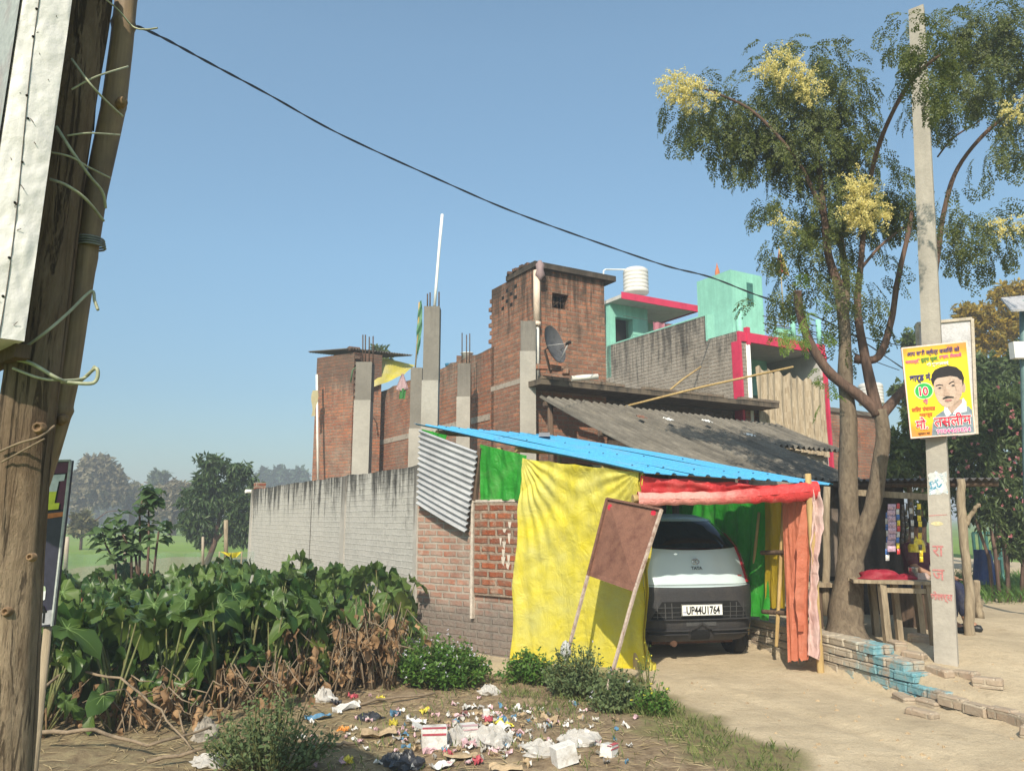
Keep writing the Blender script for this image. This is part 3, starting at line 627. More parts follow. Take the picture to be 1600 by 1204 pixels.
# verandah: white ceiling slab with crimson beam
ZB = zz(5.18)
m = MB(); m.box(nd(.02, .25, ZB-.10), A*3.2, B*2.55, V(0, 0, .12)); m.build('verandah_slab', m_soff, nb)
m = MB(); m.box(nd(-.03, -.02, ZB-.12), A*.06, B*2.9, V(0, 0, .22)); m.box(nd(-.05, .22, ZB-.18), A*.1, B*.1, V(0, 0, .40)); m.box(nd(-.04, -.03, 0), A*.24, B*.07, V(0, 0, ZB-.12)); m.box(nd(-.04, 2.83, 0), A*.10, B*.07, V(0, 0, ZB-.12)); m.build('crimson_beam', m_pink, nb)
m = MB(); m.box(nd(2.2, .23, 2.5), A*.2, B*2.6, V(0, 0, ZB-2.6)); m.box(nd(.05, 2.75, 0), A*3, B*.15, V(0, 0, ZB-.1)); m.build('inner_wall', m_soff, nb)
m = MB(); m.tube([nd(.02, .28, 2.4), nd(.02, .28, ZB-.1)], .065, 14); m.build('white_pillar', M['white'], nb)
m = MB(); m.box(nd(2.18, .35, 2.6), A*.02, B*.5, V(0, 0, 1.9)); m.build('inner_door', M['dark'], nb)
m = MB(); m.box(nd(.4, .23, 2.5), A*3, B*2.5, V(0, 0, .12)); m.box(nd(-.0, .05, 0), A*.22, B*2.7, V(0, 0, zz(3.6))); m.build('lower_wall', m_nb, nb)
m = MB(); m.box(nd(-.02, .08, 3.4), A*.3, B*.42, V(0, 0, .75)); m.build('brick_pier', m_house, nb)
for s_, u_ in ((-.03, 1.9), (-.03, 2.82)):
    m = MB(); m.tube([nd(s_+.1, u_, ZB+.1), nd(s_+.1, u_, ZB+.75)], .06, 12); m.build('parapet_post', m_mint, nb)
for k in range(3):
    m = MB(); m.tube([nd(.07, .9, ZB+.25+k*.17), nd(.07, 2.82, ZB+.25+k*.17)], .012, 6); m.build('rail', M['steel'], nb)
m = MB(); m.box(nd(.1, 1.35, ZB+.08), A*.08, B*.55, V(0, 0, .32)); m.build('parapet_panel', m_mint, nb)
# sacking curtain
m = MB()
def cur(u, v):
    q = nd(-.12, .35+2.35*u, 0); top = zz(4.55)-.18*u+.05*math.sin(u*45); bot = zz(3.05)-.25*u
    return q+V(0, 0, top+(bot-top)*v)+(-A)*(.05*math.sin(u*60+math.sin(v*3))*(.4+.6*v)+.03*math.sin(u*17))
m.grid(cur, 120, 12)
s = N('hessian'); v_ = s.coord('UV', (14, 1.2, 1)); n1 = s.noise(1.0, 6, .65, v_); wv = s.coord('World'); n2 = s.noise(3, 6, .7, wv)
c = s.ramp(n1, (.30, (.20, .145, .09)), (.5, (.40, .32, .22)), (.7, (.52, .44, .33))); c = s.mix(s.ramp(n2, (.4, 0), (.7, .4)), c, (.22, .17, .12)); s.l(c, s.b.inputs['Base Color']); s.b.inputs['Roughness'].default_value = .95
tag(m.build('hessian_curtain', s.m), 'striped brown hessian curtain hanging from the verandah of the mint house', 'curtain')
# tank and its pipe, flag
def tank(c, r, h, name, lab, mat, n=26):
    t = thing(name, c, lab, 'water tank'); prof = [(0, 0), (r*.96, 0)]; k = 6
    for i in range(k):
        z0 = h*.86*i/k; dz = h*.86/k; prof += [(r*.97, z0+dz*.08), (r, z0+dz*.25), (r, z0+dz*.75), (r*.965, z0+dz*.95)]
    prof += [(r*.97, h*.88), (r*.8, h*.94), (r*.3, h), (.0, h)]
    m = MB(); m.lathe(c, prof, n); m.build('barrel', mat, t); m = MB(); m.lathe(c+V(0, 0, h*.96), [(0, 0), (r*.34, 0), (r*.34, h*.05), (0, h*.07)], 16); m.build('lid', mat, t); return t
tc = P(994, 459, 21.2); tank(tc, .36, .78, 'water_tank', 'white ribbed water tank standing above the crimson slab edge', plain('tank_white', (.62, .59, .55), .5, .1, 3, .05))
m = MB(); m.tube([P(943, 470, 20.4), P(943, 423, 20.4), P(946, 421, 20.5), P(976, 421, 21.1), P(979, 424, 21.1)], .02, 8); tag(m.build('tank_pipe', M['white']), 'thin white pipe bent into the white ribbed water tank', 'pipe')
f0, f1 = P(1228, 540, 18.0), P(1217, 385, 18.0); ft = thing('flag', f0, 'red and yellow pennant flag beside the mint stair tower', 'flag')
m = MB(); m.tube([f0, f1], .012, 6); m.build('flag_pole', M['bamboo'], ft)
m = MB(); a_, b_, c_ = P(1217, 388, 18), P(1213, 424, 18), P(1234, 431, 18)
m.face([a_, b_, c_], 0); m.face([a_+V(0, .008, 0), c_+V(0, .008, 0), b_+V(0, .008, 0)], 0); m.build('cloth', clothmat('flag_red', (.33, .05, .04)), ft)
m = MB(); m.face([a_+V(.02, -.004, 0), a_*.45+c_*.55+V(-.07, -.004, -.02), c_+V(-.03, -.004, -.02), c_+V(.0, -.004, .0)], 0); m.build('yellow_edge', clothmat('flag_yel', (.65, .48, .08)), ft)
m = MB(); q = P(1121, 430, 19.2); m.lathe(q, [(.07, -.05), (.06, .1), (.02, .25), (0, .35)], 10); tag(m.build('clay_finial', plain('orange_clay', (.5, .16, .07))), 'small orange finial on top of the mint stair tower', 'finial')
# distant brick house and tank at the right
rb = thing('brick_hut', P(1325, 800, 24), 'low red brick house seen between the branches of the forked tree', 'house')
p_, q_ = P(1289, 642, 21), P(1375, 642, 22.5)
m = MB(); d_ = V(q_.x-p_.x, q_.y-p_.y, 0); m.box(V(p_.x, p_.y, 0), d_, V(-.3, 3, 0), V(0, 0, p_.z)); m.build('wall', m_house, rb); m = MB(); m.box(V(p_.x-.2, p_.y-.2, p_.z), d_*1.05, V(-.3, 3.3, 0), V(0, 0, .12)); m.build('roof', streak('hut_slab', (.18, .15, .12), (.05, .045, .04), 5, .5), rb)
tank(P(1362, 632, 27), .42, .8, 'water_tank', 'pale water tank seen through the branches left of the poster', MT['tank_white'])
# ------------------------------------------------------------------ carport: blue sheet roof, tarpaulins, bamboo frame
RA, RB, RC, RD = P(650, 664, 10.5), P(1000, 738, 8.0), P(1292, 757, 8.45), P(866, 681, 12.0)
cp = thing('carport', V(1.2, 9.6, 0), 'homemade carport with a sloping bright blue ribbed metal roof', 'carport')
m_blue = plain('blue_sheet', (.07, .33, .56), .45, .16, 2.5, .06, .0, .4, c2=(.12, .31, .46))
def roofpt(u, v):     # u along the eaves B-C, v up the slope
    return (RB*(1-u)+RC*u)*(1-v)+(RA*(1-u)+RD*u)*v
random.seed(21)
ns = 4
for k in range(ns):
    u0, u1 = k/ns-(.005), (k+1)/ns+.012
    m = MB(); vv0 = -.005-.006*(k % 2); vv1 = 1+(.012, -.012, .010, -.02)[k]; NX = 60
    def fn(off):
        def g(u, v):
            U_ = u0+(u1-u0)*u; t = (U_*12.0) % 1; t = abs(t-.5)*2; h = .020*sst(.62, .86, t)
            return roofpt(U_, vv0+(vv1-vv0)*v)+V(0, 0, h+off+.004*(k % 2)+.006*math.sin(v*9+k))
        return g
    m.grid(fn(0), NX, 8, 0, False); m.grid(fn(-.004), NX, 8, 0, False); sh = m.build('roof_sheet', m_blue, cp)
m = MB()
for k in range(12):
    for v in (.08, .35, .62, .9):
        if rnd() < .55:
            q = roofpt((k+.98)/12 if k < 11 else .96, v)+V(0, 0, .034); m = MB(); m.lathe(q, [(0, 0), (.012, 0), (.009, .012), (0, .014)], 8); m.build('roof_screw', plain('screw_cap', (.05, .14, .24), .5, .3), cp)
m = MB(); q0, q1 = roofpt(.86, .96)+V(0, 0, .05), roofpt(.62, .80)+V(0, 0, .05); m.beam(q0, q1, .16, .01); m.build('spare_strip', plain('grey_strip', (.35, .36, .38), .5, .2, 6, .05, .4), cp)
BR0, BR1 = P(996, 779, 8.05), P(1276, 766, 8.42)
gz = lambda v: gh(v.x, v.y)
postR = P(1264, 766, 8.38); postR.z = 0; postL = P(985, 780, 8.45); postL.z = 0
def pole(pts, r, name='bamboo_post', par=None, mat=None, nodes=True):
    m = MB(); pts = [Vector(p) for p in pts]; full = []; rad = []
    for i in range(len(pts)-1):
        n_ = max(1, int((pts[i+1]-pts[i]).length/.32))
        for k in range(n_):
            p = pts[i]+(pts[i+1]-pts[i])*k/n_; q = pts[i]+(pts[i+1]-pts[i])*(k+.06)/n_; full += [p, q]; rad += [r*1.13 if nodes else r, r]
    full.append(pts[-1]); rad.append(r*.95); m.tube(full, rad, 10); return m.build(name, mat or M['bamboo'], par)
pole([V(postR.x, postR.y, gz(postR)-.1), V(postR.x, postR.y, BR1.z+.18)], .035, par=cp)
pole([V(postL.x+.03, postL.y+.06, -.1), V(postL.x+.03, postL.y+.06, BR0.z+.1)], .035, par=cp)
pole([BR0-V(.05, 0, 0), (BR0+BR1)/2-V(0, 0, .01), BR1+V(.02, 0, 0)], .04, 'front_beam', cp)
q = P(1222, 770, 9.0); pole([P(1213, 1010, 8.9), P(1219, 900, 8.85), P(1224, 785, 8.8)], .02, par=cp)
pole([P(1168, 990, 9.6), P(1176, 900, 9.5), P(1186, 800, 9.4)], .018, par=cp)
for a_, b_ in (((1190, 863, 9.1), (1262, 862, 8.45)), ((1192, 955, 9.1), (1264, 960, 8.45))):
    pole([P(*a_), P(*b_)], .026, 'cross_rail', cp, M['wood_d'], False)
for (x, y, zt) in ((-1.1, 10.35, 2.75), (.75, 12.1, 2.8), (-.15, 9.5, 2.45)):
    pole([V(x, y, 0), V(x, y, zt)], .035, par=cp)
for v in (.15, .5, .9):
    a_ = roofpt(.02, v)-V(0, 0, .045); b_ = roofpt(.98, v)-V(0, 0, .045); pole([a_, b_], .03, 'purlin', cp)
# sheets: generic hanging cloth
def hang(tl, tr, bl, br, nu, nv, fold=.02, nf=9, seed=0, sag=.0, edge=.0, out=None, pull=0):
    tl, tr, bl, br = map(Vector, (tl, tr, bl, br)); out = out or (tr-tl).cross(bl-tl).normalized()
    if out.y > 0: out = -out
    def f(u, v):
        t = tl*(1-u)+tr*u; b = bl*(1-u)+br*u
        q = t*(1-v)+b*v
        h = fold*(math.sin(u*nf*2*math.pi+seed+1.6*noise.noise(V(u*3, v*2, seed)))*(.35+.65*v) + 1.3*noise.noise(V(u*6, v*2.2, seed))+.7*noise.noise(V(u*14, v*4, seed+5)))
        q = q+out*h
        q.z += -sag*math.sin(math.pi*((u*4) % 1))*(1-v)+edge*noise.noise(V(u*9, seed, 0))*v
        if pull: q = q+(tr-tl)*pull*noise.noise(V(0, v*4, seed))*(1 if u > .5 else -1)*abs(u-.5)*2
        return q
    return f
yc = clothmat('yellow_tarp', (.74, .62, .03), (.62, .58, .17), .22, .42, 7, .8)
gc = clothmat('green_tarp', (.035, .34, .03), (.025, .27, .025), .25, .42, 10, .7)
rc = clothmat('red_tarp', (.62, .045, .05), (.50, .03, .035), .25, .42, 10, .7)
pc = clothmat('faded_red_tarp', (.72, .24, .20), (.68, .33, .28), .3, .5, 12, .7)
oc = clothmat('orange_tarp', (.66, .22, .13), (.58, .17, .09), .35, .5, 12, .7)
kc = clothmat('pale_pink_tarp', (.74, .56, .50), (.70, .42, .40), .3, .55, 14, .7)
tl, tr = onw(825, 716), onw(1003, 737); 
bl, br = onw(811, 1032), G(1008, 1052, -.02)
yt = thing('yellow_tarpaulin', V(.6, 8.7, 0), 'tall bright yellow tarpaulin hanging down the side of the carport', 'tarpaulin')
o_ = V(FN.x, FN.y, 0)
m = MB(); tl = tl+o_*.10; tr = tr+o_*.06; bl = V(bl.x, bl.y, .0)+o_*.16; br = V(br.x, br.y, -.02)
fmain = hang(tl, tr, bl, br, 0, 0, .010, 4, 1.0, .012, .05, out=o_, pull=.035)
def fm2(u, v):
    q = fmain(u, v)-o_*.0
    k = noise.noise(V(u*3.1+v*5.5, v*1.5, 20)); q = q+o_*(.03*abs(k)*(1-v)*2+.008*noise.noise(V(u*16, v*3, 31))+.003*noise.noise(V(u*9, v*26, 37))+.016*math.sin(u*42+3*noise.noise(V(u*2, v*1.5, 3)))*(.3+.7*v)*(.5+noise.noise(V(u*3, v, 5))))
    # tension rays from the two top corners
    for cx in (0, 1):
        a = math.atan2(v+.02, abs(u-cx)+.02); rr = math.hypot(u-cx, v); q = q+o_*(.018*math.sin(a*30)*math.exp(-rr*2.2)*min(1, rr*8))
    return q
m.grid(fm2, 150, 150); m.build('sheet', yc, yt)
cr0 = fm2(1, 0); crB = fm2(1, 1)
m = MB(); inn = V(.10, .09, 0)
def fwrap(u, v):
    p = fm2(1, v); w_ = .13+.10*math.sin(v*5+1)*(v < .95)+.05*noise.noise(V(0, v*7, 3)); q = p+V(.92, .30, 0)*w_*u*(.35+.65*sst(.08, .5, v)); q = q+V(0, .04*math.sin(u*9+v*7), 0)
    if v < .2: q.z += -.02*u
    return q
m.grid(fwrap, 16, 100); m.build('wrapped_corner', yc, yt)
# green sheets at the back of the side
gl = thing('green_tarpaulin', onw(785, 740), 'bright green tarpaulin piece between the corrugated sheet and the yellow one', 'tarpaulin')
m = MB(); t0, t1 = onw(752, 694), onw(828, 712); b0, b1 = onw(752, 781), onw(822, 781); m.grid(hang(t0+o_*.02, t1+o_*.06, b0+o_*.02, b1+o_*.06, 0, 0, .018, 3, 3, 0, .0, out=o_), 40, 40); m.build('sheet', gc, gl)
g2 = MB(); t0, t1 = onw(662, 670), onw(700, 680); b0, b1 = onw(666, 742), onw(690, 742); g2.grid(hang(t0+o_*.05, t1+o_*.03, b0+o_*.04, b1+o_*.03, 0, 0, .03, 2, 5, 0, 0, out=o_), 20, 30); tag(g2.build('green_strip', gc), 'narrow green tarpaulin strip left of the tilted corrugated sheet', 'tarpaulin')
# corrugated galvanised sheet hanging tilted
cs = thing('corrugated_sheet', onw(705, 760), 'silvery galvanised corrugated sheet hanging tilted on the red wall', 'sheet')
ca, cb_, cc_, cd_ = onw(664, 672), onw(754, 706), onw(736, 833), onw(660, 788)
ca, cb_, cc_, cd_ = [q+o_*.10 for q in (ca, cb_, cc_, cd_)]
def fcs(off):
    def g(u, v):
        q = (ca*(1-u)+cb_*u)*(1-v)+(cd_*(1-u)+cc_*u)*v
        return q+o_*(.021*math.sin(v*2*math.pi*13.5)+off+.02*math.sin(u*3)*v)
    return g
m = MB(); m.grid(fcs(0), 12, 170); m.grid(fcs(-.004), 12, 170)
s = N('galvanised'); wv = s.coord('World'); n1 = s.noise(2.5, 7, .7, wv); n2 = s.noise(20, 6, .7, wv)
c = s.ramp(n1, (.3, (.30, .30, .31)), (.6, (.46, .46, .47)), (.8, (.52, .52, .52))); c = s.mix(s.ramp(n2, (.62, 0), (.8, .6)), c, (.22, .12, .07)); s.l(c, s.b.inputs['Base Color']); s.b.inputs['Metallic'].default_value = .25; s.b.inputs['Roughness'].default_value = .55
m.build('sheet', s.m, cs)
m = MB(); m.beam(onw(752, 700)+o_*.02, onw(744, 782)+o_*.02, .05, .05, up=o_); m.build('side_batten', M['wood_d'], cs)
# tarpaulin valance, roll, side pieces
m = MB(); e0, e1 = P(1001, 742, 8.06), P(1280, 762, 8.44); m.grid(hang(e0, e1, BR0+V(.03, .03, -.02), BR1+V(.02, .03, -.02), 0, 0, .03, 5, 2, .02, 0), 120, 20)
rv = thing('red_tarpaulin', BR0, 'red tarpaulin rolled around the bamboo beam over the small car', 'tarpaulin'); m.build('valance', rc, rv)
m = MB()
def froll(u, v):
    p = BR0*(1-u)+BR1*u; p = p+V(.0, -.01, -.03*math.sin(u*math.pi)); r = .062+.018*noise.noise(V(u*6, v*3, 1))+.010*math.sin(u*70+v*9)*(.4+.6*noise.noise(V(u*5, 0, 2)))+.03*sst(.25, .9, u)*(.5+.5*math.sin(u*9))
    th = v*2*math.pi; return p+V(.1, -1, 0)*math.cos(th)*r*.8+V(0, 0, 1)*math.sin(th)*r*1.15
m.grid(froll, 160, 18); roll_ = m.build('roll', [rc], rv); 
s = N('roll_fade'); wv = s.coord('World'); n1 = s.noise(5, 6, .65, wv); sx = s.n('ShaderNodeSeparateXYZ'); s.l(wv, sx.inputs[0]); q_ = s.math('ADD', s.math('MULTIPLY', sx.outputs[0], -.8), s.math('MULTIPLY', n1, 1.6)); cc = s.ramp(s.math('ADD', q_, 1.6), (.25, (.60, .05, .05)), (.9, (.74, .30, .26)))
w1 = s.noise(16, 7, .62, wv, 1.2); s.bump(w1, .7, .03); s.l(cc, s.b.inputs['Base Color']); s.b.inputs['Roughness'].default_value = .45
roll_.data.materials[0] = s.m
# orange and pale strips at the right front post
ot = thing('orange_tarpaulin', postR, 'faded orange tarpaulin panel hanging left of the right bamboo post', 'tarpaulin')
m = MB(); m.grid(hang(P(1222, 780, 8.75), P(1266, 768, 8.42), P(1230, 1034, 8.45), P(1264, 1030, 8.32), 0, 0, .014, 2.5, 4, 0, .05), 36, 90); m.build('sheet', oc, ot)
kt = thing('pale_tarpaulin', postR+V(.1, 0, 0), 'pale pink crumpled tarpaulin strip hanging right of the right bamboo post', 'tarpaulin')
def fk(u, v):
    t = P(1268, 764, 8.36)*(1-u)+P(1281, 768, 8.36)*u; b = P(1263, 1022, 8.28)*(1-u)+P(1283, 1032, 8.28)*u
    q = t*(1-v)+b*v; q.x += .10*noise.noise(V(0, v*2.6, 4))*(1-v*.3)-.01; q = q+V(.012*noise.noise(V(u, v*16, 8))*(1+u)+.02*(u-.5)*math.sin(v*9), -.04*math.sin(u*8+v*3)-.02*noise.noise(V(u*5, v*14, 2)), 0); return q
m = MB(); m.grid(fk, 20, 110); m.build('sheet', kc, kt)
def fk2(u, v):
    p = fk(0, v*.85+.02); q = p+V(-.02, .05, 0)-V(.06*u*math.sin(v*3), 0, 0); return q+V(-.05*u, .02, 0)
m = MB(); m.grid(fk2, 8, 60); m.build('inner_fold', oc, kt)
# yellow strip behind
ly = thing('yellow_strip', P(1210, 940, 8.9), 'narrow yellow tarpaulin strip between the green lining and the orange panel', 'tarpaulin')
m = MB(); m.grid(hang(P(1196, 770, 9.25), P(1232, 770, 8.8), P(1198, 948, 9.2), P(1228, 950, 8.75), 0, 0, .02, 3, 8, 0, .02), 24, 50); m.build('sheet', clothmat('deep_yellow', (.60, .42, .02), (.52, .36, .02), .5), ly)
# green lining along the right side
lg = thing('green_lining', P(1160, 860, 10.2), 'green tarpaulin lining the right inside of the carport beside the car', 'tarpaulin')
lt, lb = P(1212, 772, 9.15), P(1203, 972, 9.15)
bt_, bb = V(2.35, 11.7, 1.95), V(2.3, 12.0, .5)
m = MB(); m.grid(hang(bt_, lt, bb+V(0, 0, 0), lb+V(0, 0, .02), 0, 0, .05, 9, 3, 0, .03, out=V(-.95, -.3, 0)), 140, 50); m.build('sheet', gc, lg)
m = MB(); m.grid(hang(V(-.2, 11.6, 2.45), V(2.4, 11.9, 2.35), V(-.2, 11.6, .05), V(2.4, 11.9, .05), 0, 0, .04, 9, 6, 0, 0), 60, 20); tag(m.build('shade_backsheet', clothmat('shade_sheet', (.03, .04, .028), trans=.02, rough=.8)), 'added dark sheet standing in for shade at the back of the carport', 'sheet')  # added sheet, coloured dark in place of the carport's deep shade

# ------------------------------------------------------------------ rusty notice board on long legs
bd = thing('notice_board', V(1.1, 7.7, 0), 'blank rusty brown metal board on two long legs leaning by the yellow tarpaulin', 'board')
TL, TR, BR_, BL = P(950, 779, 8.05), P(1035, 796, 7.45), P(993, 925, 7.32), P(920, 899, 8.0)
m = MB(); nrm = (TR-TL).cross(BL-TL).normalized(); nrm = nrm if nrm.y < 0 else -nrm
m.hexa([BL, BR_, BR_-nrm*.006, BL-nrm*.006], [TL, TR, TR-nrm*.006, TL-nrm*.006]); m.build('panel', M['rust'], bd)
bmf = plain('flaked_frame', (.42, .33, .27), .8, .5, 16, .4, c2=(.20, .09, .06), world=True)
fr_d = plain('rust_frame', (.17, .085, .06), .8, .3, 16, .3)
LL, LR = P(884, 1030, 7.95), P(949, 1078, 7.2)
for a_, b_, mt, nm in ((TL+nrm*.01, TR+nrm*.01, fr_d, 'top_rail'), ):
    m = MB(); m.beam(a_, b_, .022, .03, up=nrm); m.build(nm, mt, bd)
for a_, b_, c_ in ((TL, BL, LL), (TR, BR_, LR)):
    c_ = Vector(c_); c_.z = max(c_.z, gh(c_.x, c_.y)-.05); m = MB(); m.beam(a_+nrm*.012, b_+nrm*.012, .026, .026, up=nrm); m.build('side_rail', fr_d if a_ is TL else bmf, bd); m = MB(); m.beam(b_+nrm*.012, c_, .026, .026, up=nrm); m.build('leg', bmf, bd)
m = MB(); hz = (TR-TL).normalized(); vz = (BL-TL).normalized()
for q in (TL+hz*.06+vz*.08, TR-hz*.10+vz*.05):
    m = MB()
    for k in range(9): 
        t = k*2*math.pi/9; m.mesh([q+nrm*.004, q+nrm*.004+(hz*math.cos(t)+vz*math.sin(t))*.035, q+nrm*.004+(hz*math.cos(t+.6)+vz*math.sin(t+.6))*.03], [(0, 2, 1)])
    m.build('red_paint_mark', plain('red_mark', (.55, .02, .05)), bd)
cl = MB(); q = LL+V(0, -.02, .12); cl.lathe(q, [(.02, -.12), (.06, -.05), (.05, .0), (.03, .05), (0, .07)], 9); tag(cl.build('plastic_bag', clothmat('white_bag', (.62, .62, .60), trans=.3)), 'white plastic bag caught on the left leg of the rusty board', 'bag')

# ------------------------------------------------------------------ the small car
def car():
    O = V(2.13, 9.02, 0); yaw = math.atan2(.20, .98); RX = V(math.cos(yaw), math.sin(yaw), 0); RY = V(-RX.y, RX.x, 0)
    t = thing('parked_car', O, 'small pale blue hatchback with black rear bumper parked under the blue roof', 'car')
    KZ = [(.20, .66, .10, 3.02), (.26, .70, .03, 3.05), (.40, .735, -.01, 3.08), (.60, .75, -.025, 3.09), (.78, .755, -.015, 3.05), (.84, .752, .0, 2.98), (1.0, .735, .05, 2.72), (1.12, .712, .075, 2.50), (1.26, .675, .115, 2.28), (1.40, .59, .20, 2.08), (1.52, .50, .31, 1.90), (1.59, .445, .41, 1.75), (1.63, .37, .56, 1.6), (1.645, .26, .75, 1.4)]
    def at(z):
        for i in range(len(KZ)-1):
            a, b = KZ[i], KZ[i+1]
            if z <= b[0] or i == len(KZ)-2:
                k = max(0, min(1, (z-a[0])/(b[0]-a[0]))); k2 = k; return [a[j]*(1-k2)+b[j]*k2 for j in (1, 2, 3)]
    def ring(z, s_, off=0):
        """s_ in 0..4: 0 = left rear corner side... 0..1 rear face left to right, 1..2 right side, 2..3 front, 3..4 left side"""
        hw, y0, y1 = at(z); hw += off; y0 -= off; y1 += off; hl = (y1-y0)/2; cy = (y0+y1)/2
        s_ = s_ % 4; k = int(s_); f = s_-k
        # squircle: exponent keeps corners rounded
        if k == 0: x, y = -1+2*f, -1
        elif k == 1: x, y = 1, -1+2*f
        elif k == 2: x, y = 1-2*f, 1
        else: x, y = -1, 1-2*f
        r = .30; X, Y = x*hw, y*hl
        ax, ay = hw-r, hl-r
        if abs(X) > ax and abs(Y) > ay:
            dx, dy = abs(X)-ax, abs(Y)-ay; L = math.hypot(dx, dy); mxx = max(dx, dy)
            if L > 1e-6: dx, dy = dx/L*mxx, dy/L*mxx
            X, Y = math.copysign(ax+dx, X), math.copysign(ay+dy, Y)
        Y += (.045*(X/hw)**2 if Y < 0 else -.08*(X/hw)**2)
        return O+RX*X+RY*(Y+cy)+V(0, 0, z)
    def patch(m, s0, s1, z0, z1, off, nu=24, nv=12, mi=0):
        f0 = s0 if callable(s0) else (lambda z: s0); f1 = s1 if callable(s1) else (lambda z: s1)
        def g(u, v):
            zz0 = z0(u) if callable(z0) else z0; zz1 = z1(u) if callable(z1) else z1
            z = zz0+(zz1-zz0)*v; return ring(z, f0(z)+(f1(z)-f0(z))*u, off)
        m.grid(g, nu, nv, mi)
    paint = N('car_paint'); v = paint.coord('World'); n = paint.noise(3, 5, .6, v); paint.l(paint.ramp(n, (.3, (.47, .57, .59)), (.7, (.52, .62, .63))), paint.b.inputs['Base Color']); paint.b.inputs['Roughness'].default_value = .32; paint.b.inputs['Coat Weight'].default_value = .35; paint.b.inputs['Specular IOR Level'].default_value = .5; paint = paint.m
    blk = plain('bumper_black', (.035, .034, .036), .52, .5, 5, .12, c2=(.055, .05, .045)); gls = plain('car_glass', (.006, .007, .008), .06, .1, 3, 0, spec=.6); rub = plain('rubber', (.018, .017, .016), .8, .4, 12, .3); red = plain('tail_red', (.28, .008, .02), .15, .2, 6, 0, spec=.6); chrome = plain('chrome', (.55, .55, .56), .2, .1, 5, 0, .9)
    m = MB(); zs = [z for z in (.24, .30, .40, .5, .6, .7, .8, .85, .9, .95, 1.0, 1.06, 1.12, 1.19, 1.26, 1.33, 1.40, 1.46, 1.52, 1.56, 1.59, 1.61, 1.63, 1.645)]; NS = 128
    vs = []; fs = []
    for z in zs: vs += [ring(z, 4*i/NS) for i in range(NS)]
    for j in range(len(zs)-1):
        for i in range(NS): fs.append((j*NS+i, j*NS+(i+1) % NS, (j+1)*NS+(i+1) % NS, (j+1)*NS+i))
    fs.append(tuple((len(zs)-1)*NS+i for i in range(NS))); fs.append(tuple(range(NS))[::-1]); m.mesh(vs, fs, 0, True); m.build('body', paint, t)
    # black bumper wraps round the corners
    m = MB(); top = lambda u: .815+.03*abs(2*u-1)**2
    patch(m, -.16, 1.16, .22, top, .014, 70, 20); patch(m, -.16, 1.16, lambda u: top(u)-.0005, lambda u: top(u)+.0005, .014, 70, 1)
    m.grid(lambda u, v: ring(top(u), -.16+1.32*u, .014*(1-v)), 70, 1); m.grid(lambda u, v: ring(.22, -.16+1.32*u, .014-.25*v), 70, 2); bp = m.build('rear_bumper', blk, t)
    # recess beside the plate, its bars, lower mouldings
    m = MB(); ds = plain('vent_black', (.008, .008, .008), .8); patch(m, lambda z: .20-.10*(.66-z)/.2, lambda z: .80+.10*(.66-z)/.2, .47, .665, .018, 30, 8); m.build('grille_recess', ds, bp)
    m = MB()
    for zc in (.50, .545, .60): 
        m.grid(lambda u, v: ring(zc+.006*v, .13+.74*u, .024), 30, 1)
    for sc in (.16, .22, .27, .73, .78, .84):
        m.grid(lambda u, v: ring(.48+.17*v, sc+.006*u, .023), 1, 6)
    m.build('grille_bars', plain('bar_grey', (.07, .07, .07), .5), bp)
    m = MB()
    for z0, z1, a, b in ((.455, .475, .1, .9), (.335, .355, .05, .42), (.335, .355, .58, .95), (.295, .312, .04, .40), (.295, .312, .60, .96)):
        m.grid(lambda u, v: ring(z0+(z1-z0)*v, a+(b-a)*u, .014+.035*math.sin(math.pi*v)), 30, 6)
    for sg in (-1, 1):
        m.grid(lambda u, v: ring(.345+.075*(1-abs(u))+.02*v, .5+sg*.09*u, .045), 6, 1)
    m.build('lower_moulding', blk, bp)
    m = MB(); m.grid(lambda u, v: ring(.24+.11*v, .42+.16*u, .02), 4, 3); m.build('tow_cover', ds, bp)
    m = MB(); patch(m, .38, .62, .395, .44, .02, 8, 3); m.build('step_pad', MT['bar_grey'], bp)
    # plate
    pl = MB(); c = ring(.575, .5, .035); ux = RX; up = (ring(.66, .5)-ring(.5, .5)).normalized(); nrm = ux.cross(up)
    if nrm.y > 0: nrm = -nrm
    up = V(0, 0, 1); nrm = V(RX.y, -RX.x, 0)
    pl.box(c-ux*.25-up*.065+nrm*.004, ux*.50, nrm*.008, up*.13); plo = pl.build('number_plate', plain('plate_white', (.74, .74, .70), .4, .05, 6, 0), t)
    inkb = plain('black_ink', (.012, .012, .014), .5, .1, 5, 0)
    fr = MB(); 
    for a, b, l, h in ((-.25, -.065, .5, .007), (-.25, .058, .5, .007), (-.25, -.058, .007, .116), (.243, -.058, .007, .116)):
        fr.box(c+ux*a+up*b+nrm*.012, ux*l, nrm*.003, up*h)
    fr.build('plate_border', inkb, plo)
    text('UP44U1764', .118, c-ux*.195-up*.043+nrm*.0145, ux, up, 'plate_number', inkb, plo, bold=.0028, xs=.70)
    text('IND', .022, c-ux*.232-up*.03+nrm*.0145, ux, up, 'plate_mark', plain('plate_blue', (.02, .05, .35)), plo)
    # tailgate edge line, glass, lamps
    m = MB(); low = lambda u: 1.262-.035*math.sin(math.pi*u); patch(m, .038, .962, low, 1.555, .012, 40, 14); m.grid(lambda u, v: ring(low(u), .035+.93*u, .012*(1-v)), 40, 1); patch(m, .04, .96, 1.553, 1.557, .012, 40, 1); m.build('rear_window', gls, t)
    m = MB(); patch(m, lambda z: -.10-.02*(z < 0), 1.10, 1.555, 1.585, .016, 50, 3); m.build('spoiler_lip', paint, t)
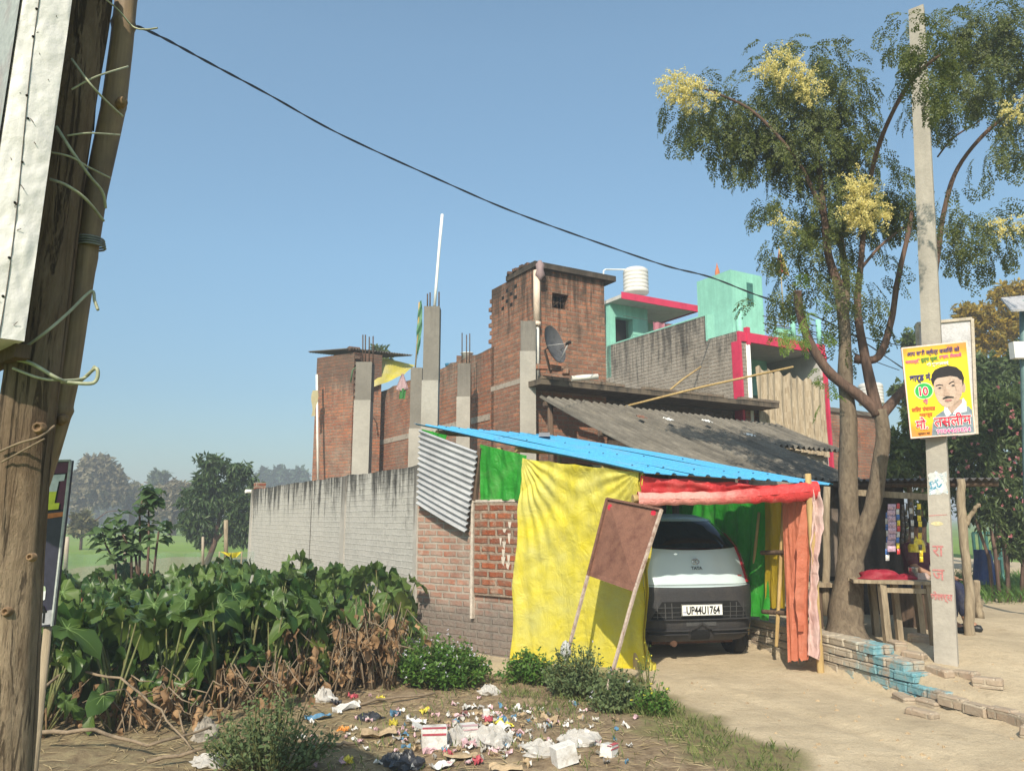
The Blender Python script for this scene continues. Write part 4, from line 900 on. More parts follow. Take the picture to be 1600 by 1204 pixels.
    for sg, a, b in ((0, -.07, .034), (1, .966, 1.07)):
        m = MB(); patch(m, a, b, .86, 1.42, .016, 8, 30); m.grid(lambda u, v: ring(.86+.56*u, b if sg == 0 else a, .016*(1-v)), 30, 1); lp = m.build('tail_light', red, t)
        m = MB(); patch(m, a+.015, b-.012, 1.06, 1.18, .019, 6, 6); m.build('indicator', plain('lamp_clear', (.45, .30, .28), .15, .1, 5, 0, spec=.6), lp)
    m = MB()
    for sc in (.026, .972):
        m.grid(lambda u, v: ring(.84+.42*v, sc+.004*u, .003), 1, 20)
    m.grid(lambda u, v: ring(.845+.005*v, .026+.948*u, .016), 40, 1); m.build('tailgate_gap', inkb, t)
    # side windows
    for s0, s1 in ((1.17, 1.42), (1.44, 1.68), (3.32, 3.56), (3.58, 3.83)):
        m = MB(); patch(m, s0, s1, 1.06, 1.46, .008, 16, 10); m.build('side_window', gls, t)
    m = MB(); patch(m, 2.12, 2.88, .98, 1.52, .01, 30, 14); m.build('windscreen', gls, t)
    # emblem ring, lettering, badge, window sticker
    e = ring(1.10, .5, .012); eu = (ring(1.2, .5)-ring(1.08, .5)).normalized(); en = RX.cross(eu); en = en if en.y < 0 else -en
    m = MB(); ringp = [e+RX*math.cos(k*math.pi/12)*.040+eu*math.sin(k*math.pi/12)*.030+en*.006 for k in range(25)]; m.tube(ringp, .0045, 6); m.tube([e-eu*.018+en*.006, e+eu*.020+en*.006], .006, 6); m.tube([e-RX*.024+eu*.018+en*.006, e+RX*.024+eu*.018+en*.006], .004, 6); m.build('emblem', chrome, t)
    e2 = ring(1.01, .5, .008); text('TATA', .05, e2-RX*.062+en*.003, RX, eu, 'badge_lettering', plain('badge_dark', (.10, .12, .13), .3), t, bold=.0015, xs=1.05)
    e3 = ring(.93, .88, .008); text('nano', .032, e3-RX*.055+en*.004, RX, eu, 'model_badge', plain('badge_red', (.35, .04, .04), .4), t, bold=.0012)
    e4 = ring(1.285, .5, .018); 
    text('STAR', .03, e4-RX*.04+en*.004, RX, eu, 'window_sticker', plain('sticker_grey', (.12, .12, .12), .6), t) if False else None
    # wiper-less glass: defroster and wheels
    for xx, yy in ((-.62, .45), (.62, .45), (-.62, 2.62), (.62, 2.62)):
        c0 = O+RX*xx+RY*yy+V(0, 0, .262); ax = RX*(1 if xx > 0 else -1)
        m = MB(); m.lathe(c0, [(.16, -.07), (.235, -.075), (.258, -.06), (.262, 0), (.258, .06), (.235, .075), (.16, .07)], 36, ax=ax); wh = m.build('wheel', rub, t)
        m = MB(); m.lathe(c0, [(.0, .045), (.05, .05), (.06, .04), (.14, .035), (.165, .06), (.17, .05)], 28, ax=ax); m.build('rim', plain('rim_grey', (.20, .20, .20), .5, .3), wh)
    m = MB(); m.cbox(O+RY*.35+V(0, 0, .17), 1.0, .25, .12, yaw); m.tube([O+RX*-.3+RY*.05+V(0, 0, .2), O+RX*-.3+RY*.5+V(0, 0, .22)], .035, 10); m.build('exhaust_box', plain('under_rust', (.10, .05, .03), .8, .4, 9, .3), t)
    for xx in (-.5, .5):
        m = MB(); patch(m, 2.05 if xx < 0 else 2.83, 2.17 if xx < 0 else 2.95, .7, .88, .01, 8, 8); m.build('headlight', MT['lamp_clear'], t)
car()
# ------------------------------------------------------------------ low painted wall and loose kerb bricks
def bev_box(m, c, sx, sy, sz, rz, b=.012, tilt=0):
    c = Vector(c); a = V(math.cos(rz), math.sin(rz), 0); bb = V(-a.y, a.x, 0); up = V(0, 0, 1)
    if tilt: a = (a+V(0, 0, tilt)).normalized(); up = a.cross(bb)
    P_ = lambda x, y, z: c+a*x+bb*y+up*z
    x, y, z = sx/2, sy/2, sz
    r = [[P_(i*(x-b), j*(y-b), 0) for i, j in ((-1, -1), (1, -1), (1, 1), (-1, 1))]]
    def lay(ix, iy, zz):
        return [P_(-ix+b, -iy, zz), P_(ix-b, -iy, zz), P_(ix, -iy+b, zz), P_(ix, iy-b, zz), P_(ix-b, iy, zz), P_(-ix+b, iy, zz), P_(-ix, iy-b, zz), P_(-ix, -iy+b, zz)]
    L = [lay(x, y, 0), lay(x, y, z-b), lay(x-b, y-b, z)]; vs = [q+V(noise.noise(q*9), noise.noise(q*9+V(5, 5, 5)), 0)*.012 for l in L for q in l]; fs = []
    for k in range(2):
        for i in range(8): fs.append((k*8+i, k*8+(i+1) % 8, k*8+8+(i+1) % 8, k*8+8+i))
    fs.append(tuple(16+i for i in range(8))); m.mesh(vs, fs)
def lw():
    t = thing('low_wall', LW0, 'low crumbling brick wall with flaking turquoise paint beside the carport', 'wall')
    s = N('flaking_turquoise'); wv = s.coord('World'); uv = s.coord('UV'); bt = s.n('ShaderNodeTexBrick', Scale=1.0, Mortar__Size=.012, Mortar__Smooth=.4, Brick__Width=.24, Row__Height=.085)
    bt.inputs['Color1'].default_value = (.40, .33, .25, 1); bt.inputs['Color2'].default_value = (.30, .22, .16, 1); bt.inputs['Mortar'].default_value = (.36, .31, .25, 1); s.l(uv, bt.inputs['Vector'])
    n1 = s.noise(3.4, 8, .72, wv); n2 = s.noise(16, 7, .7, wv); n3 = s.noise(1.3, 5, .6, wv)
    sx = s.n('ShaderNodeSeparateXYZ'); s.l(wv, sx.inputs[0])
    lim = s.math('ADD', n1, s.math('MULTIPLY', s.ramp(sx.outputs[1], (0, 0), (1, 1)), 0)); turq = s.ramp(n2, (.3, (.07, .24, .30)), (.6, (.20, .38, .41)), (.8, (.38, .45, .43)))
    yy = s.ramp(s.math('MULTIPLY', s.math('SUBTRACT', sx.outputs[1], 7.9), 1.0), (0, 0), (.9, .32)); lim = s.math('SUBTRACT', n1, s.math('MULTIPLY', yy, .8)); c = s.mix(s.ramp(lim, (.45, 0), (.53, .95)), bt.outputs['Color'], turq); c = s.mix(s.ramp(n3, (.44, 0), (.60, .85)), c, (.45, .39, .30)); c = s.mix(s.ramp(n2, (.5, 0), (.8, .5)), c, (.20, .17, .13))
    s.l(c, s.b.inputs['Base Color']); s.b.inputs['Roughness'].default_value = .9; s.bump(s.math('SUBTRACT', n2, bt.outputs['Fac']), .9, .015)
    m = MB(); random.seed(17); p0 = LW0-LWD*1.9; ang = math.atan2(LWD.y, LWD.x)
    m.box(V(p0.x, p0.y, -.1)+LWN*.03, LWD*2.45, LWN*.2, V(0, 0, .43)); m.box(V(p0.x, p0.y, -.1)+LWN*.03+LWD*2.45, LWD*.6, LWN*.2, V(0, 0, .2))
    for c in range(5):
        end = 3.42-.20*c-.05*c*(c > 2)+U(-.05, .05); x = -.12*(c % 2)
        while x < end:
            L = .235+U(-.015, .01); q = p0+LWD*(x+L/2)+LWN*(.055+U(-.012, .012)); bev_box(m, V(q.x, q.y, -.045+c*.086+U(-.004, .004)), L-.008, .115, .078+U(-.004, .003), ang+U(-.03, .03)*(1+(x > end-.5)*3), .010); x += L
            if c == 4 or x > end-.3: bev_box(m, V(q.x, q.y, -.045+c*.086)+LWN*.12, L-.01, .11, .08, ang+U(-.1, .1), .01)
    m.build('wall', s.m, t)
lw()
m_lb = brick('kerb_brick', (.40, .27, .19), (.34, .22, .15), (.3, .25, .2), plaster=(.47, .39, .29), pamt=.75, psc=6)
random.seed(31)
kb = [(1405, 1052, .1, 'first'), (1412, 1082, .0, ''), (1432, 1062, .5, ''), (1442, 1040, .7, ''), (1452, 1090, .2, ''), (1470, 1078, .9, ''), (1490, 1098, .75, ''), (1512, 1082, .7, ''), (1528, 1108, .8, ''), (1546, 1092, .8, ''), (1569, 1118, .75, ''), (1597, 1126, .8, ''), (1625, 1142, .8, ''), (1440, 1108, .4, '')]
KL = ['sandy loose brick nearest the end of the painted wall', 'half buried brick just below the end of the painted wall', 'sandy brick second nearest the painted wall', 'brick lying left of the foot of the concrete post', 'reddish brick standing out from the kerb line toward the lane', 'brick touching the front of the concrete post foot', 'brick in the kerb line just right of the concrete post foot', 'inner brick behind the kerb line right of the post', 'kerb brick third from the right edge of the picture', 'inner brick behind the third kerb brick from the right edge', 'kerb brick second from the right edge of the picture', 'kerb brick cut by the right edge of the picture', 'kerb brick beyond the right edge of the picture', 'outermost loose brick lying alone on the lane']
for i, (px, py, a, _) in enumerate(kb):
    q = G(px, py, .05); q.z = gh(q.x, q.y)+(-.03 if i % 3 else -.005)
    m = MB(); bev_box(m, q, .23+U(-.02, .02), .115, .085, -1.32+a*.35+U(-.35, .35), .014, U(-.06, .06))
    tag(m.build('loose_brick', m_lb), KL[i], 'brick', 'loose bricks of the kerb line')
# ------------------------------------------------------------------ foliage tools
def leafquad(m, p, d, n, L, W, mi=0, bend=.15):
    """one pointed leaf: from p along d, facing n"""
    d = d.normalized(); s_ = d.cross(n).normalized(); n = s_.cross(d).normalized(); q = p+d*L*.5-n*L*bend*.2; e = p+d*L-n*L*bend
    k = len(m.v); m.v += [p, q+s_*W*.5, e, q-s_*W*.5]; m.f.append((k, k+1, k+2, k+3)); m.mi.append(mi); m.sm.append(False)
def rv_(sc=1.0):
    while True:
        v = V(U(-1, 1), U(-1, 1), U(-1, 1))
        if .02 < v.length < 1: return v*sc
def cluster(m, c, r, n, L, W, droop=.3, shell=.55, up=.3):
    c = Vector(c)
    for _ in range(n):
        v = rv_(); v = v.normalized()*(shell+(1-shell)*rnd())*(1 if rnd() < .8 else rnd()); p = c+V(v.x*r[0], v.y*r[1], v.z*r[2])
        d = (v*.7+rv_()*.9+V(0, 0, -droop)).normalized(); nn = (V(0, 0, 1)*up+rv_()).normalized()
        leafquad(m, p, d, nn, L*U(.7, 1.25), W*U(.7, 1.2))
def spray(m, c, n, L, W, droop=.4, spread=.2):
    """a whorl of leaves hanging from one twig end"""
    d0 = rv_().normalized()
    for k in range(n):
        d = (d0*.5+rv_()*1.0+V(0, 0, -droop)).normalized(); leafquad(m, c+rv_()*spread*.3, d, (rv_()+V(0, 0, .8)).normalized(), L*U(.7, 1.2), W*U(.8, 1.2))
def crown(m, blobs, per, L, W, n=7, droop=.4):
    for c, r, k in blobs:
        for _ in range(int(per*k)):
            v = rv_(); v = v.normalized()*(.35+.65*rnd()**.5); nz = noise.noise(Vector(c)*.5+v*1.8)
            if nz < -.28: continue
            p = Vector(c)+V(v.x*r[0], v.y*r[1], v.z*r[2])*(1+.25*nz); spray(m, p, n, L, W, droop)
m_moringa = leafmat('moringa_leaf', (.034, .054, .011), (.125, .145, .028), .33)
m_moryel = leafmat('young_leaf', (.13, .24, .03), (.22, .30, .05), .45)
m_flower = leafmat('cream_flower', (.52, .43, .12), (.76, .66, .28), .35)
m_mango = leafmat('mango_leaf', (.025, .055, .018), (.075, .12, .035), .25)
m_bark = barkmat('moringa_bark', (.21, .165, .115), (.085, .062, .045), 24, .9, .4)
m_bark2 = barkmat('thin_bark', (.16, .10, .075), (.06, .04, .03), 24, .6)
def frond(m, p, d, L, npr, ll, droop, mi=0):
    """feathery twice divided leaf: a drooping rachis, side stalks, rows of small leaflets"""
    d = d.normalized(); side = d.cross(V(0, 0, 1)); side = side.normalized() if side.length > .05 else V(1, 0, 0)
    side = (side+rv_()*.5).normalized(); q = Vector(p); st = L/npr
    for i in range(npr):
        d = (d+V(0, 0, -droop*st/L*2.2)+rv_()*.08).normalized(); q2 = q+d*st; t = i/npr
        if i > 0:
            pl = L*.42*math.sin(math.pi*min(.97, .28+.68*t))*U(.8, 1.15); k = max(2, int(pl/(ll*.80)))
            for sg in (-1, 1):
                a = (side*sg*.8+d*.75+V(0, 0, -.25)+rv_()*.35).normalized(); b = Vector(q2); nn = (side.cross(d)+rv_()*.5).normalized(); ls = a.cross(nn).normalized()
                for j in range(k):
                    a = (a+V(0, 0, -.10)).normalized(); b = b+a*ll*.80
                    w_ = ll*(1.1-.4*j/k)
                    leafquad(m, b, (ls*.85+a*.5+rv_()*.25), nn+rv_()*.45, w_*U(.8, 1.15), w_*.56, mi); leafquad(m, b, (ls*-.85+a*.5+rv_()*.25), nn+rv_()*.45, w_*U(.8, 1.15), w_*.52, mi)
                leafquad(m, b, a, nn, ll, ll*.5, mi)
        q = q2
def fronds(m, c, r, n, L=.30, npr=8, ll=.028, droop=1.3, mi=0, bias=(0, 0, 0)):
    c = Vector(c)
    for _ in range(n):
        v = rv_(); p = c+V(v.x*r[0], v.y*r[1], v.z*r[2])*.95; d = (v*.9+rv_()*.7+V(0, 0, .15)+Vector(bias)).normalized(); frond(m, p, d, L*U(.7, 1.25), npr, ll, droop*U(.6, 1.3), mi)

# ------------------------------------------------------------------ the forked tree with feathery leaves
def moringa():
    random.seed(44); Y = 9.0; base = G(1325, 985, .27); base.z = gh(base.x, base.y)-.05
    t = thing('moringa_tree', V(base.x, base.y, base.z), 'tall forked tree with feathery leaves and cream flower clusters beside the concrete post', 'tree')
    def limb(pts, rads, mat, name='limb', jit=.12):
        pp = []
        for q in pts: pp.append(P(*q) if len(q) == 3 and q[1] > 3 and abs(q[0]) > 50 else Vector(q))
        # smooth by Catmull-Rom
        out = []; rr = []
        for i in range(len(pp)-1):
            p0, p1, p2, p3 = pp[max(i-1, 0)], pp[i], pp[i+1], pp[min(i+2, len(pp)-1)]
            for k in range(6):
                u = k/6; out.append(.5*((2*p1)+(-p0+p2)*u+(2*p0-5*p1+4*p2-p3)*u*u+(-p0+3*p1-3*p2+p3)*u**3)); rr.append((rads[i]*(1-u)+rads[i+1]*u)*(1+.10*noise.noise(V(i*1.7, k*.5, rads[i]*50))))
        out.append(pp[-1]); rr.append(rads[-1]); m = MB(); m.tube(out, rr, 12, jit=jit); return m.build(name, mat, t)
    b0 = (1322, 1000, 8.85)
    limb([b0, (1322, 960, 8.9), (1328, 900, 8.95), (1330, 860, 9.0), (1326, 780, 9.0), (1326, 690, 9.0), (1322, 600, 9.0), (1318, 500, 9.0), (1308, 440, 9.0)], [.25, .175, .150, .145, .108, .100, .085, .068, .05], m_bark, 'trunk', .2)
    limb([(1331, 890, 8.95), (1345, 840, 8.9), (1363, 790, 8.85), (1374, 730, 8.8), (1380, 680, 8.8), (1374, 640, 8.8)], [.10, .095, .085, .082, .08, .075], m_bark)
    limb([(1376, 650, 8.8), (1345, 620, 8.85), (1300, 585, 8.9), (1268, 540, 8.9), (1250, 490, 8.9), (1246, 455, 8.9)], [.06, .065, .06, .052, .05, .048], m_bark2)
    limb([(1376, 650, 8.8), (1400, 622, 8.9), (1425, 590, 9.2), (1448, 520, 9.4), (1465, 400, 9.5), (1475, 330, 9.5), (1497, 262, 9.4), (1548, 200, 9.3), (1610, 160, 9.2)], [.07, .05, .045, .04, .034, .03, .028, .024, .015], m_bark2)
    limb([(1372, 650, 8.8), (1352, 560, 8.9), (1340, 480, 9.0), (1345, 410, 9.0), (1352, 340, 9.0), (1365, 256, 8.6), (1388, 190, 8.0), (1425, 125, 6.75), (1470, 85, 6.5)], [.07, .05, .042, .035, .03, .026, .024, .02, .012], m_bark2)
    limb([(1335, 560, 9.0), (1372, 558, 8.9), (1393, 500, 8.9), (1402, 440, 8.9), (1418, 370, 8.9), (1425, 330, 8.9)], [.055, .045, .036, .032, .028, .02], m_bark2)
    limb([(1312, 450, 9.0), (1295, 400, 9.0), (1287, 330, 9.0), (1278, 250, 9.0), (1270, 170, 9.0), (1240, 110, 9.0)], [.06, .045, .036, .030, .024, .01], m_bark2)
    limb([(1288, 340, 9.0), (1262, 280, 8.9), (1230, 230, 8.8), (1170, 170, 8.7), (1090, 135, 8.6)], [.035, .026, .022, .018, .008], m_bark2)
    limb([(1318, 500, 9.0), (1322, 440, 9.2), (1314, 370, 9.3), (1312, 260, 9.3)], [.06, .045, .035, .02], m_bark)
    limb([(1345, 420, 9.0), (1375, 385, 9.0), (1412, 355, 9.0)], [.02, .016, .01], m_bark2)
    limb([(1465, 245, 9.4), (1490, 215, 9.4), (1530, 190, 9.4)], [.012, .012, .008], m_bark2)
    m = MB(); random.seed(8); px = Y/F
    cl = [(1075, 175, 40, 40, 22), (1100, 140, 45, 22, 10), (1125, 190, 50, 50, 34), (1170, 170, 50, 60, 48), (1215, 180, 55, 65, 62), (1240, 110, 50, 45, 28), (1215, 80, 25, 22, 8), (1285, 85, 25, 30, 10), (1290, 130, 50, 60, 42), (1270, 200, 65, 60, 62), (1330, 150, 28, 40, 14), (1325, 200, 35, 45, 24), (1190, 232, 45, 28, 20), (1245, 240, 50, 30, 28), (1300, 250, 50, 40, 26), (1140, 230, 30, 30, 9),
          (1300, 310, 60, 50, 30), (1250, 330, 55, 35, 24), (1210, 310, 25, 20, 7), (1235, 380, 35, 45, 16), (1240, 420, 25, 35, 9), (1360, 300, 60, 40, 34), (1405, 310, 35, 30, 22), (1340, 350, 50, 40, 22), (1285, 390, 35, 30, 12), (1320, 440, 45, 50, 12), (1360, 440, 35, 45, 9), (1345, 510, 25, 35, 6), (1290, 470, 20, 40, 6), (1225, 445, 32, 20, 7), (1195, 490, 18, 16, 3), (1370, 240, 30, 25, 5),
          (1415, 50, 25, 32, 12), (1430, 120, 25, 45, 10), (1480, 60, 55, 50, 40), (1540, 40, 55, 45, 44), (1590, 60, 40, 70, 44), (1500, 125, 50, 40, 34), (1550, 120, 45, 50, 26), (1590, 160, 25, 45, 14), (1580, 215, 30, 40, 14), (1555, 245, 18, 25, 5), (1610, 190, 30, 60, 12), (1460, 160, 40, 30, 14), (1475, 170, 25, 25, 5), (1640, 60, 50, 60, 20),
          (1500, 350, 45, 30, 14), (1535, 345, 35, 25, 14), (1570, 360, 30, 30, 12), (1540, 385, 35, 28, 10), (1485, 310, 20, 30, 4), (1490, 380, 20, 30, 5)]
    near = [(1418, 60, 22, 30, 13), (1440, 110, 30, 38, 20), (1470, 140, 26, 30, 14), (1452, 70, 30, 30, 12)]
    for x, y, rx, ry, n in near: fronds(m, P(x, y, 6.45), (rx*px*.72, rx*px*.5, ry*px*.72), n, L=.27, npr=6, ll=.030, droop=1.4)
    for x, y, rx, ry, n in cl:
        fronds(m, P(x, y, Y+U(-.15, .25)), (rx*px, max(rx, ry)*px*.8, ry*px), max(2, int(n*1.6)), L=.36, npr=6, ll=.037, droop=1.4)
    m.build('crown', m_moringa, t)
    m = MB()
    for x, y, rx, ry, n in ((1255, 505, 45, 12, 9), (1225, 520, 25, 8, 5), (1290, 590, 12, 20, 3), (1250, 470, 14, 16, 3), (1300, 620, 14, 14, 3), (1325, 850, 8, 8, 0)):
        fronds(m, P(x, y, 8.8), (rx*px, rx*px, ry*px), n, L=.24, npr=8, ll=.026, droop=.8)
    m.build('young_shoots', m_moryel, t)
    for x, y, rx, ry, n in ((1058, 138, 24, 28, 330), (1085, 150, 28, 20, 240), (1222, 105, 36, 26, 420), (1262, 135, 20, 22, 160), (1352, 325, 32, 36, 620), (1340, 285, 20, 16, 110), (1590, 170, 20, 20, 130), (1575, 350, 18, 14, 90), (1228, 345, 14, 10, 50)):
        m = MB(); c = P(x, y, Y-.50)
        for _ in range(n//4):
            v = rv_(); p = c+V(v.x*rx, v.y*rx*.7, v.z*ry)*px*(.8+.35*rnd()); dr = (v+rv_()*.6+V(0, 0, -.25)).normalized()
            for k in range(26):
                leafquad(m, p+dr*(k*.0045)+rv_()*.024, (rv_()+V(0, 0, -.3)).normalized(), (rv_()+V(0, -.8, .5)).normalized(), U(.016, .034), U(.010, .020))
        m.build('flower_cluster', m_flower, t)
moringa()

# ------------------------------------------------------------------ other trees
def tree(name, lab, base, trunk, blobs, per, L, W, mat, n=7, droop=.4, bark=None, tr=.1):
    t = thing(name, base, lab, 'tree'); m = MB()
    for pts, rads in trunk: m.tube([Vector(p) for p in pts], rads, 8, jit=.15)
    m.build('trunk', bark or m_bark2, t); m = MB(); crown(m, blobs, per, L, W, n, droop); m.build('crown', mat, t); return t
random.seed(12)
def blobs_from(px_list, Y, dy=.8):
    out = []
    for x, y, rx, ry, k in px_list: out.append((P(x, y, Y+U(-.1, .1)*Y*.03), (rx*Y/F, rx*Y/F*dy, ry*Y/F), k))
    return out
mg = G(338, 868); mY = mg.y = 27.0; mg = P(336, 868, 27); gzm = -.05
tree('mango_tree', 'round dark green mango tree in the field behind the end of the grey wall', V(mg.x, 27, gzm),
     [([V(mg.x-.3, 27, gzm), P(335, 850, 27), P(345, 800, 27), P(345, 760, 27)], [.11, .09, .07, .04]), ([P(336, 850, 27), P(322, 820, 27), P(312, 790, 27)], [.06, .05, .03]), ([P(337, 845, 27), P(358, 820, 27), P(372, 790, 27)], [.06, .05, .03])],
     blobs_from([(345, 745, 36, 32, 1.3), (312, 780, 32, 35, 1.2), (378, 775, 34, 35, 1.2), (345, 790, 45, 38, 1.5), (300, 815, 22, 24, .6), (388, 815, 22, 20, .5), (330, 722, 22, 12, .4), (375, 735, 20, 14, .4), (320, 838, 20, 12, .3), (370, 838, 20, 12, .3)], 27), 170, .26, .075, m_mango, 8, .5)
m_dry = leafmat('dry_grey_leaf', (.12, .105, .06), (.20, .17, .10), .2)
m_hazy = leafmat('far_leaf', (.05, .075, .035), (.09, .115, .055), .2)
m_euc = leafmat('far_eucalyptus_leaf', (.045, .085, .045), (.07, .11, .06), .2)
m_olive = leafmat('olive_dry_leaf', (.11, .11, .05), (.17, .15, .07), .2)
def fartree(name, lab, Y, trunkpx, bl, per, L, mat, bark=None, r0=.4):
    t = thing(name, V(P(trunkpx[0][0], 808, Y).x, Y, -.1), lab, 'tree'); m = MB()
    pts = [P(x, y, Y) for x, y in trunkpx]; pts[0].z = -.1; m.tube(pts, [r0*(1-.6*i/(len(pts)-1)) for i in range(len(pts))], 8, jit=.2)
    if len(pts) > 2:
        m.tube([pts[1], pts[1]*.5+pts[2]*.5+V(1.2, 0, .8), pts[2]+V(2.2, .3, .8)], [r0*.5, r0*.3, r0*.15], 6); m.tube([pts[1], pts[1]*.5+pts[2]*.5+V(-1.0, 0, .8), pts[2]+V(-1.8, .3, .2)], [r0*.5, r0*.3, r0*.15], 6)
    m.build('trunk', bark or m_bark2, t); m = MB(); crown(m, blobs_from(bl, Y), per, L, L*.5, 5, .2); m.build('crown', mat, t)
pale_bark = barkmat('pale_bark', (.42, .36, .28), (.25, .2, .15), 10, .4)
fartree('field_tree', 'large greyish half dry tree with a pale trunk at the far side of the field', 78, [(136, 810), (142, 780), (150, 755)], [(150, 735, 28, 24, 1.4), (125, 755, 18, 20, .8), (175, 750, 20, 18, .9), (185, 765, 14, 12, .5), (150, 765, 32, 16, .9), (130, 785, 16, 12, .4), (170, 778, 18, 10, .4)], 260, .75, m_dry, pale_bark, .5)
fartree('field_tree', 'low brownish tree right of the large half dry one', 85, [(207, 810), (207, 790), (207, 780)], [(207, 775, 20, 20, 1), (225, 790, 14, 12, .5)], 170, .7, m_olive)
fartree('field_tree', 'broad grey brown bare looking tree left of the mango tree', 72, [(270, 812), (270, 790), (270, 775)], [(272, 775, 26, 26, 1.4), (250, 785, 16, 18, .7), (292, 780, 18, 24, .8), (265, 798, 30, 14, .6)], 220, .6, m_dry)
fartree('field_tree', 'spiky dark tree rising above the grey brown one', 95, [(242, 812), (244, 775), (246, 755)], [(242, 745, 8, 10, .3), (256, 744, 8, 9, .3), (248, 762, 18, 14, .5)], 130, .7, m_hazy)
random.seed(77)
HL = ['hazy tree just right of the dark banner top', 'hazy tree behind the large half dry tree', 'hazy low tree right of the large half dry tree trunk', 'hazy low tree behind the brownish low tree', 'hazy low tree left of the spiky dark tree', 'hazy tree behind the foreground log post', 'hazy low tree between the grey brown tree and the mango tree', 'hazy tree left of the log post at the picture edge']
for i, (x, y, rx, ry) in enumerate(((95, 775, 22, 26), (120, 785, 24, 20), (165, 790, 26, 16), (195, 796, 22, 12), (230, 796, 22, 11), (40, 770, 40, 26), (300, 798, 26, 10), (-30, 765, 40, 30))):
    fartree('hedge_tree', HL[i], 125+U(-8, 8), [(x, 812), (x, 800), (x+1, 790)], [(x, y, rx, ry, 1.2), (x+rx*.6, y+5, rx*.5, ry*.7, .5), (x-rx*.6, y+6, rx*.5, ry*.7, .5), (x, 802, rx*1.1, 8, .7)], 120, 1.6, m_hazy)
for o in COL.objects:
    if o.name.startswith('hedge_tree') and o.parent is None: o['group'] = 'hazy trees closing the far field'
for i, x in enumerate((404, 414, 425, 434, 445, 456, 466, 476)):
    h = (742, 735, 745, 732, 738, 742, 734, 740)[i]
    fartree('eucalyptus_tree', 'slender hazy tree number %s counted from the mango tree toward the brick block' % ('one', 'two', 'three', 'four', 'five', 'six', 'seven', 'eight')[i], 140, [(x, 812), (x, 780), (x+1, h+10)], [(x, h+6, 5, 8, .35), (x-1, h+22, 8, 12, .5), (x+2, h+42, 10, 14, .6), (x, 795, 12, 14, .6)], 120, 1.3, m_euc, None, .25)
for o in COL.objects:
    if o.name.startswith('eucalyptus') and o.parent is None: o['group'] = 'slender trees in the far row'
# a low dark bush by the mango, field posts, leafy sapling
fartree('thorn_bush', 'small brownish thorny bush standing in the green field', 40, [(128, 838), (128, 828), (129, 820)], [(128, 815, 14, 16, 1), (122, 826, 12, 9, .5), (140, 822, 9, 10, .4)], 120, .35, m_olive, None, .08)
for i, (x, y0, y1, lab) in enumerate(((102, 838, 880, 'pale leaning field post nearest the dark banner'), (195, 832, 868, 'thin pale field post behind the broad leaved sapling'), (317, 838, 870, 'thin pale field post left of the mango trunk'), (353, 812, 868, 'wooden stake standing against the mango tree'))):
    m = MB(); q = P(x, y1+12, 17.0); q2 = P(x+(3 if i == 0 else 0), y0, 17.0); m.tube([q, q2], .045 if i in (0, 3) else .03, 8, jit=.2); tag(m.build('field_post', pale_bark if i < 3 else M['wood']), lab, 'post')
# net fence
net = N('net_mesh'); tb_ = net.n('ShaderNodeBsdfTransparent'); mx = net.n('ShaderNodeMixShader'); v = net.coord('UV', (1, 1, 1)); n1 = net.noise(2, 5, .6, v)
net.b.inputs['Base Color'].default_value = (.18, .28, .22, 1); net.l(net.ramp(n1, (.3, .12), (.7, .34)), mx.inputs[0]); net.l(tb_.outputs[0], mx.inputs[1]); net.l(net.b.outputs[0], mx.inputs[2]); net.l(mx.outputs[0], net.out.inputs[0])
m = MB(); nl_, nr_ = P(60, 866, 16.5), P(396, 862, 18.2)
m.grid(lambda u, v: V(nl_.x*(1-u)+nr_.x*u, nl_.y*(1-u)+nr_.y*u+.08*math.sin(u*40), .02+(nl_.z*(1-u)+nr_.z*u-.03*abs(math.sin(u*22)))*v), 80, 6)
tag(m.build('net_fence', net.m), 'translucent blue green net fence along the near edge of the field', 'fence')
m_bp = brick('stacked_brick', (.50, .17, .07), (.40, .13, .06), (.30, .18, .12), ms=.02, speck=.5)
m = MB(); random.seed(4); a_ = P(92, 892, 12.6); b_ = P(222, 896, 13.2)
for k in range(26):
    q = a_+(b_-a_)*(k/25)
    for j in range(7): m.cbox(V(q.x, q.y+U(-.03, .03), .0+j*.082-.05*(rnd() < .1)), .115, .23, .076, U(-.06, .06))
m.cbox(V(b_.x+.15, b_.y, .55), .24, .12, .07, .2); m.cbox(V(b_.x+.05, b_.y, .60), .24, .12, .07, -.2)
tag(m.build('brick_stack', m_bp), 'low stack of orange bricks behind the taro leaves', 'bricks')
yf = thing('yellow_cloth', P(361, 880, 13.2), 'small yellow cloth tied between sticks above the taro leaves', 'cloth')
m = MB(); a_, b_, c_ = P(343, 861, 13), P(378, 861, 13), P(365, 874, 13)
m.grid(lambda u, v: (a_*(1-u)+b_*u)*(1-v)+(a_*.36+b_*.04+c_*.6)*v*(1-u)+(c_*.7+b_*.3)*v*u+V(0, .04*math.sin(u*9), -.02*math.sin(u*3.14)), 14, 8); m.build('cloth', clothmat('flag_yellow', (.72, .60, .03)), yf)
m = MB(); m.tube([V(a_.x, a_.y, 0), a_], .012, 6); m.tube([V(b_.x, b_.y, 0), b_], .012, 6); m.build('sticks', M['wood'], yf)
def broadleaf(m, p, d, n, L, W):
    d = d.normalized(); s_ = d.cross(n).normalized(); n = s_.cross(d).normalized()
    def f(u, v):
        w_ = W*.5*math.sin(math.pi*min(1, (.06+.94*v)**.75)); x = (u*2-1); return p+d*L*v+s_*x*w_+n*(abs(x)*w_*.35-L*.28*v*v+.012*math.sin(v*14)*x)
    m.grid(f, 4, 6)
m_sap = leafmat('sapling_leaf', (.075, .14, .03), (.15, .21, .06), .4)
m_sapd = leafmat('oval_leaf', (.05, .10, .035), (.11, .17, .06), .35)
